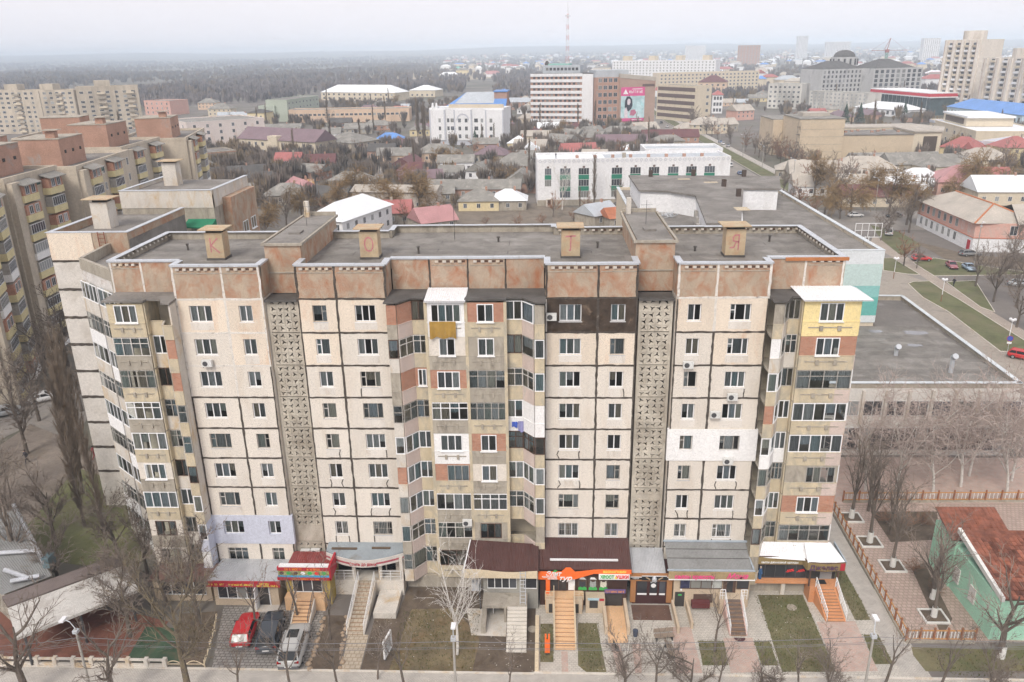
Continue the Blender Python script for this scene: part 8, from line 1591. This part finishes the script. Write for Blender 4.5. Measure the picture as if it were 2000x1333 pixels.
def rock_bed():
    g = random.Random(4)
    for i in range(26):
        u = i / 25; side = i % 2; x = (-18.5 + .35 * u if side else -16.6 + .85 * u) + g.uniform(-.15, .15); y = -4.4 - 6.1 * u + g.uniform(-.1, .1); r = g.uniform(.14, .26); b = MB(); b.dome((0, 0, 0), r, r * .8, 7, 3); me = b.mesh('edging_stone', M('rock', (.36, .27, .19), var=.25, scale=2))
        for v in me.vertices: v.co += Vector((g.uniform(-.04, .04), g.uniform(-.04, .04), g.uniform(-.03, .03)))
        tag(link('edging_stone', me, None, (x, y, .03)), 'tan edging stone, %s from the shops on the %s side of the rockery bed' % (['first', 'second', 'third', 'fourth', 'fifth', 'sixth', 'seventh', 'eighth', 'ninth', 'tenth', 'eleventh', 'twelfth', 'thirteenth'][i // 2], 'parking' if side else 'stairs'), 'stone', 'stones edging the rockery')
rock_bed()
# parking sign, billboards
t = thing('road_sign', 'round blue and red no-parking sign at the verge end', 'sign', (70.9, 57.6, 0), rad(-20)); MB().tube((0, 0, 0), (0, 0, 2.6), .04, .04, 6).build('post', galv, t); MB().tube((0, -.06, 2.4), (0, -.09, 2.4), .4, .4, 16, True).build('disc', M('sign_blue', (.06, .1, .4)), t); MB().tube((0, -.05, 2.4), (0, -.08, 2.4), .46, .46, 16, True).build('ring', redfas, t); MB().box(-.3, .3, -.09, -.05, 1.55, 1.85).build('plate', lwhite, t)
t = thing('empty_billboard', 'empty white grid billboard frame behind the striped hall', 'billboard', (74.5, 124, 0)); 
for i in range(5): MB().box(-3 + i * 1.5 - .05, -3 + i * 1.5 + .05, -.05, .05, 3.2, 6.4).build('upright', lwhite, t)
for i in range(3): MB().box(-3.05, 3.05, -.06, .04, 3.2 + i * 1.6 - .05, 3.2 + i * 1.6 + .05).build('crossbar', lwhite, t)
for x in (-.4, .4): MB().tube((x, .2, 0), (x, .2, 3.3), .1, .1, 6).build('leg', lwhite, t)
t = thing('billboard', 'colourful billboard standing among the willows behind the block', 'billboard', (-79.5, 206, 0)); MB().box(-3, 3, 0, .2, 2.6, 5.6).build('panel', M('billboard_print', (.4, .25, .12), var=.6, scale=.8, spot=(.6, .55, .5), sscale=.7, sthr=.5), t); MB().tube((0, .3, 0), (0, .3, 3), .2, .2, 8).build('leg', steel, t); MB().box(-3.1, 3.1, -.05, .0, 2.5, 2.6).build('frame', lwhite, t)
# garages behind the block
for i, x in enumerate((-52.5, -47.5)):
    t = thing('garage', ['grey metal garage left of the pair behind the block', 'blue-grey metal garage right of the pair behind the block'][i], 'garage', (x, 178, 0)); MB().box(-2, 2, 0, 5, 0, 2.4).build('wall', RM['s'] if i else conc, t); hip(t, 4, 5, 2.4, .8, RM['g'], .2, True, x0=-2); MB().box(-1.7, -.03, -.05, 0, .1, 2.2).build('door_leaf', galv, t); MB().box(.03, 1.7, -.05, 0, .1, 2.2).build('door_leaf', galv, t)
# ---------------------------------------------------------------- people and the dog
def figure(name, label, x, y, rz, J, Rr, E, m, cat='person', s=1.0, head=None):
    """one continuous skinned body from joints J (name -> xyz), radii Rr, bones E"""
    ks = list(J); me = bpy.data.meshes.new('body'); me.from_pydata([J[k] for k in ks], [(ks.index(a), ks.index(b)) for a, b in E], []); me.materials.append(m)
    t = thing(name, label, cat, (x, y, .03), rad(rz), None, s); o = link('body', me, t); mod = o.modifiers.new('skin', 'SKIN')
    for i, k in enumerate(ks): v = me.skin_vertices[0].data[i]; v.radius = (Rr[k],) * 2; v.use_root = (i == 0)
    ss = o.modifiers.new('smooth', 'SUBSURF'); ss.levels = 1; ss.render_levels = 1; return t, o
def person(label, x, y, rz, coat, hairc):
    J = {'pelvis': (0, 0, .95), 'chest': (.03, 0, 1.28), 'neck': (.04, 0, 1.48), 'head': (.06, 0, 1.64), 'crown': (.06, 0, 1.72), 'shl': (.03, .2, 1.42), 'ell': (-.1, .27, 1.15), 'hal': (.02, .27, .92), 'shr': (.03, -.2, 1.42), 'elr': (.1, -.27, 1.15), 'har': (.26, -.26, .98), 'hil': (0, .1, .9), 'knl': (.2, .1, .5), 'anl': (.22, .1, .07), 'tol': (.38, .11, .04), 'hir': (0, -.1, .9), 'knr': (-.05, -.1, .5), 'anr': (-.3, -.1, .12), 'tor': (-.18, -.11, .04)}
    Rr = {'pelvis': .17, 'chest': .2, 'neck': .07, 'head': .11, 'crown': .08, 'shl': .09, 'ell': .065, 'hal': .05, 'shr': .09, 'elr': .065, 'har': .05, 'hil': .11, 'knl': .075, 'anl': .055, 'tol': .045, 'hir': .11, 'knr': .075, 'anr': .055, 'tor': .045}
    E = [('pelvis', 'chest'), ('chest', 'neck'), ('neck', 'head'), ('head', 'crown'), ('chest', 'shl'), ('shl', 'ell'), ('ell', 'hal'), ('chest', 'shr'), ('shr', 'elr'), ('elr', 'har'), ('pelvis', 'hil'), ('hil', 'knl'), ('knl', 'anl'), ('anl', 'tol'), ('pelvis', 'hir'), ('hir', 'knr'), ('knr', 'anr'), ('anr', 'tor')]
    t, o = figure('person', label, x, y, rz, J, Rr, E, M('coat_%s' % hairc, coat, var=.2, scale=4)); MB().dome((.03, 0, 1.66), .125, .13, 10, 4).build('hair', M('hair_dark', (.03, .022, .018)), t); MB().dome((.1, 0, 1.56), .085, .15, 8, 3).build('face', M('skin', (.5, .33, .26)), t)
person('person in dark clothes walking along the sandy footpath', 80.2, 94.1, 215, (.025, .025, .03), 'a'); person('person in red jacket walking on the courtyard path', -53.0, 22.7, 60, (.3, .06, .06), 'b'); person('person in dark coat walking on the courtyard path', -60.5, 21.7, 240, (.05, .045, .05), 'c'); person('person in black standing on the school roof, left of the pair', -.2 + 4, 190, 20, (.03, .03, .035), 'd').__class__
for o in bpy.data.objects:
    if o.get('label', '').startswith('person in black standing'): o.location.z = 13.5; o['label'] = 'person in black standing on the white school roof'
J = {'hip': (-.28, 0, .42), 'mid': (0, 0, .4), 'chest': (.25, 0, .43), 'neck': (.4, 0, .55), 'head': (.5, 0, .62), 'nose': (.64, 0, .58), 'tail': (-.42, 0, .5), 'tip': (-.58, 0, .6), 'fl': (.27, .08, .26), 'fl2': (.28, .08, .03), 'fr': (.25, -.08, .26), 'fr2': (.2, -.08, .03), 'bl': (-.24, .08, .3), 'bl1': (-.36, .08, .17), 'bl2': (-.32, .08, .03), 'br': (-.24, -.08, .3), 'br1': (-.32, -.08, .17), 'br2': (-.26, -.08, .03)}
Rr = {'hip': .1, 'mid': .1, 'chest': .13, 'neck': .07, 'head': .075, 'nose': .035, 'tail': .03, 'tip': .015, 'fl': .05, 'fl2': .028, 'fr': .05, 'fr2': .028, 'bl': .065, 'bl1': .035, 'bl2': .026, 'br': .065, 'br1': .035, 'br2': .026}
t, o = figure('dog', 'small black dog walking on the striped paving', 5.6, -7.9, -75, J, Rr, [('hip', 'mid'), ('mid', 'chest'), ('chest', 'neck'), ('neck', 'head'), ('head', 'nose'), ('hip', 'tail'), ('tail', 'tip'), ('chest', 'fl'), ('fl', 'fl2'), ('chest', 'fr'), ('fr', 'fr2'), ('hip', 'bl'), ('bl', 'bl1'), ('bl1', 'bl2'), ('hip', 'br'), ('br', 'br1'), ('br1', 'br2')], M('black_fur', (.02, .018, .016)), 'dog')
for sy in (-1, 1): MB().idx([(.46, sy * .03, .66), (.5, sy * .07, .66), (.47, sy * .07, .76)], [(0, 1, 2)]).build('ear', M('black_fur', (.02, .018, .016)), t)
# ---------------------------------------------------------------- grass blades on the lawns before the block
g = random.Random(8); b = MB()
for x0, x1, y0, y1, n in ((18.3, 22.1, -9.9, -1.2, 2600), (12.35, 14.1, -9.4, -6.9, 500), (16.8, 17.85, -9.3, -6.8, 300), (25.8, 26.9, -4, 2.4, 700), (25.6, 26.6, -9, -6, 350), (3.0, 4.3, -10.2, -5, 800), (-.2, .65, -9.2, -5.2, 350), (-11.8, -5.6, -10.3, -3.6, 2200), (30, 41, -10.2, -7.6, 1400)):
    for i in range(n):
        x, y = g.uniform(x0 - .16, x1 + .2), g.uniform(y0 - .16, y1 + .16); a = g.uniform(0, 6.28); h = g.uniform(.02, .1); b.k = g.randrange(3); b.face([(x - .03 * math.cos(a), y - .03 * math.sin(a), .03), (x + .03 * math.cos(a), y + .03 * math.sin(a), .03), (x + g.uniform(-.05, .05), y + g.uniform(-.05, .05), .2 * 0 + .1 + h)])
stuff(tag(b.build('grass', [M('blade_a', (.12, .11, .045), fine=0), M('blade_b', (.08, .1, .03), fine=0), M('blade_c', (.19, .15, .08), fine=0)]), 'short patchy winter grass on the lawns before the shops', 'grass'))
g = random.Random(18); b = MB()
for i in range(420):
    x, y = g.uniform(-14, 27), g.uniform(-10.4, -1); a = g.uniform(0, 6.28); r = g.uniform(.02, .06); b.face([(x + r * math.cos(a + q * 1.57), y + r * math.sin(a + q * 1.57), .05) for q in range(4)])
stuff(tag(b.build('litter', M('litter_scraps', (.5, .47, .42), var=.5, scale=3)), 'pale scraps and dry leaves scattered on the ground before the shops', 'litter'))

# ---------------------------------------------------------------- damp winter air
hb = MB(); hb.box(-7400, 7400, -400, 9200, -1.0, 116.0)
hm = bpy.data.materials.new('haze'); hm.use_nodes = True; ht = hm.node_tree; ht.nodes.clear()
ho = ht.nodes.new('ShaderNodeOutputMaterial'); hv = ht.nodes.new('ShaderNodeVolumePrincipled')
hv.inputs['Color'].default_value = (.76, .875, 1.0, 1); hv.inputs['Density'].default_value = 0.000225; hv.inputs['Anisotropy'].default_value = -.5
ht.links.new(hv.outputs[0], ho.inputs['Volume'])
stuff(tag(hb.build('haze', hm), 'pale blue winter haze filling the air over the town', 'haze'))

# ---------------------------------------------------------------- labels that single out each house and tree by the landmark it stands nearest to
ORD = ['', 'second', 'third', 'fourth', 'fifth', 'sixth', 'seventh', 'eighth', 'ninth', 'tenth', 'eleventh', 'twelfth']
LAND += [(Vector((-6, 8, 0)), 'panel block'), (Vector((-22, -7, 0)), 'parked front cars'), (Vector((-50, 16, 0)), 'poplar row'), (Vector((38, -2, 0)), 'green house'), (Vector((74, 124, 0)), 'white billboard frame'), (Vector((36, 1200, 0)), 'radio mast'), (Vector((480, 1990, 0)), 'red horizon tower'), (Vector((-79, 206, 0)), 'colourful billboard'), (Vector((-97, 300, 0)), 'yellow minibus'), (Vector((-78, 90, 0)), 'brick-topped row'), (Vector((88, 160, 0)), 'cross street cars'), (Vector((88, 345, 0)), 'parked avenue cars'), (Vector((1100, 2900, 0)), 'horizon slabs')]
camp = Vector((0, -58.75, 0)); groups = {}
for o, ph in AUTO:
    p = o.location; best = min(LAND, key=lambda l: (l[0] - p).length); d = p - best[0]; f = (best[0] - camp).normalized(); r_ = Vector((f.y, -f.x, 0)); a, c = d.dot(f), d.dot(r_)
    rel = ('behind' if a > 0 else 'before') if abs(a) > abs(c) else ('right of' if c > 0 else 'left of'); groups.setdefault((ph, rel, best[1]), []).append((d.length, o))
for (ph, rel, w), v in groups.items():
    v.sort(key=lambda q: q[0])
    for i, (d, o) in enumerate(v):
        od = ORD[i] if i < len(ORD) else '%dth' % (i + 1)
        o['label'] = ('%s %s the %s' % (ph, rel, w)) if len(v) == 1 else ('%s, %s nearest %s the %s' % (ph, od, rel, w)).replace(',  nearest', ', nearest')
        o['group'] = 'houses of the old town' if o['category'] == 'house' else 'bare trees about the town'
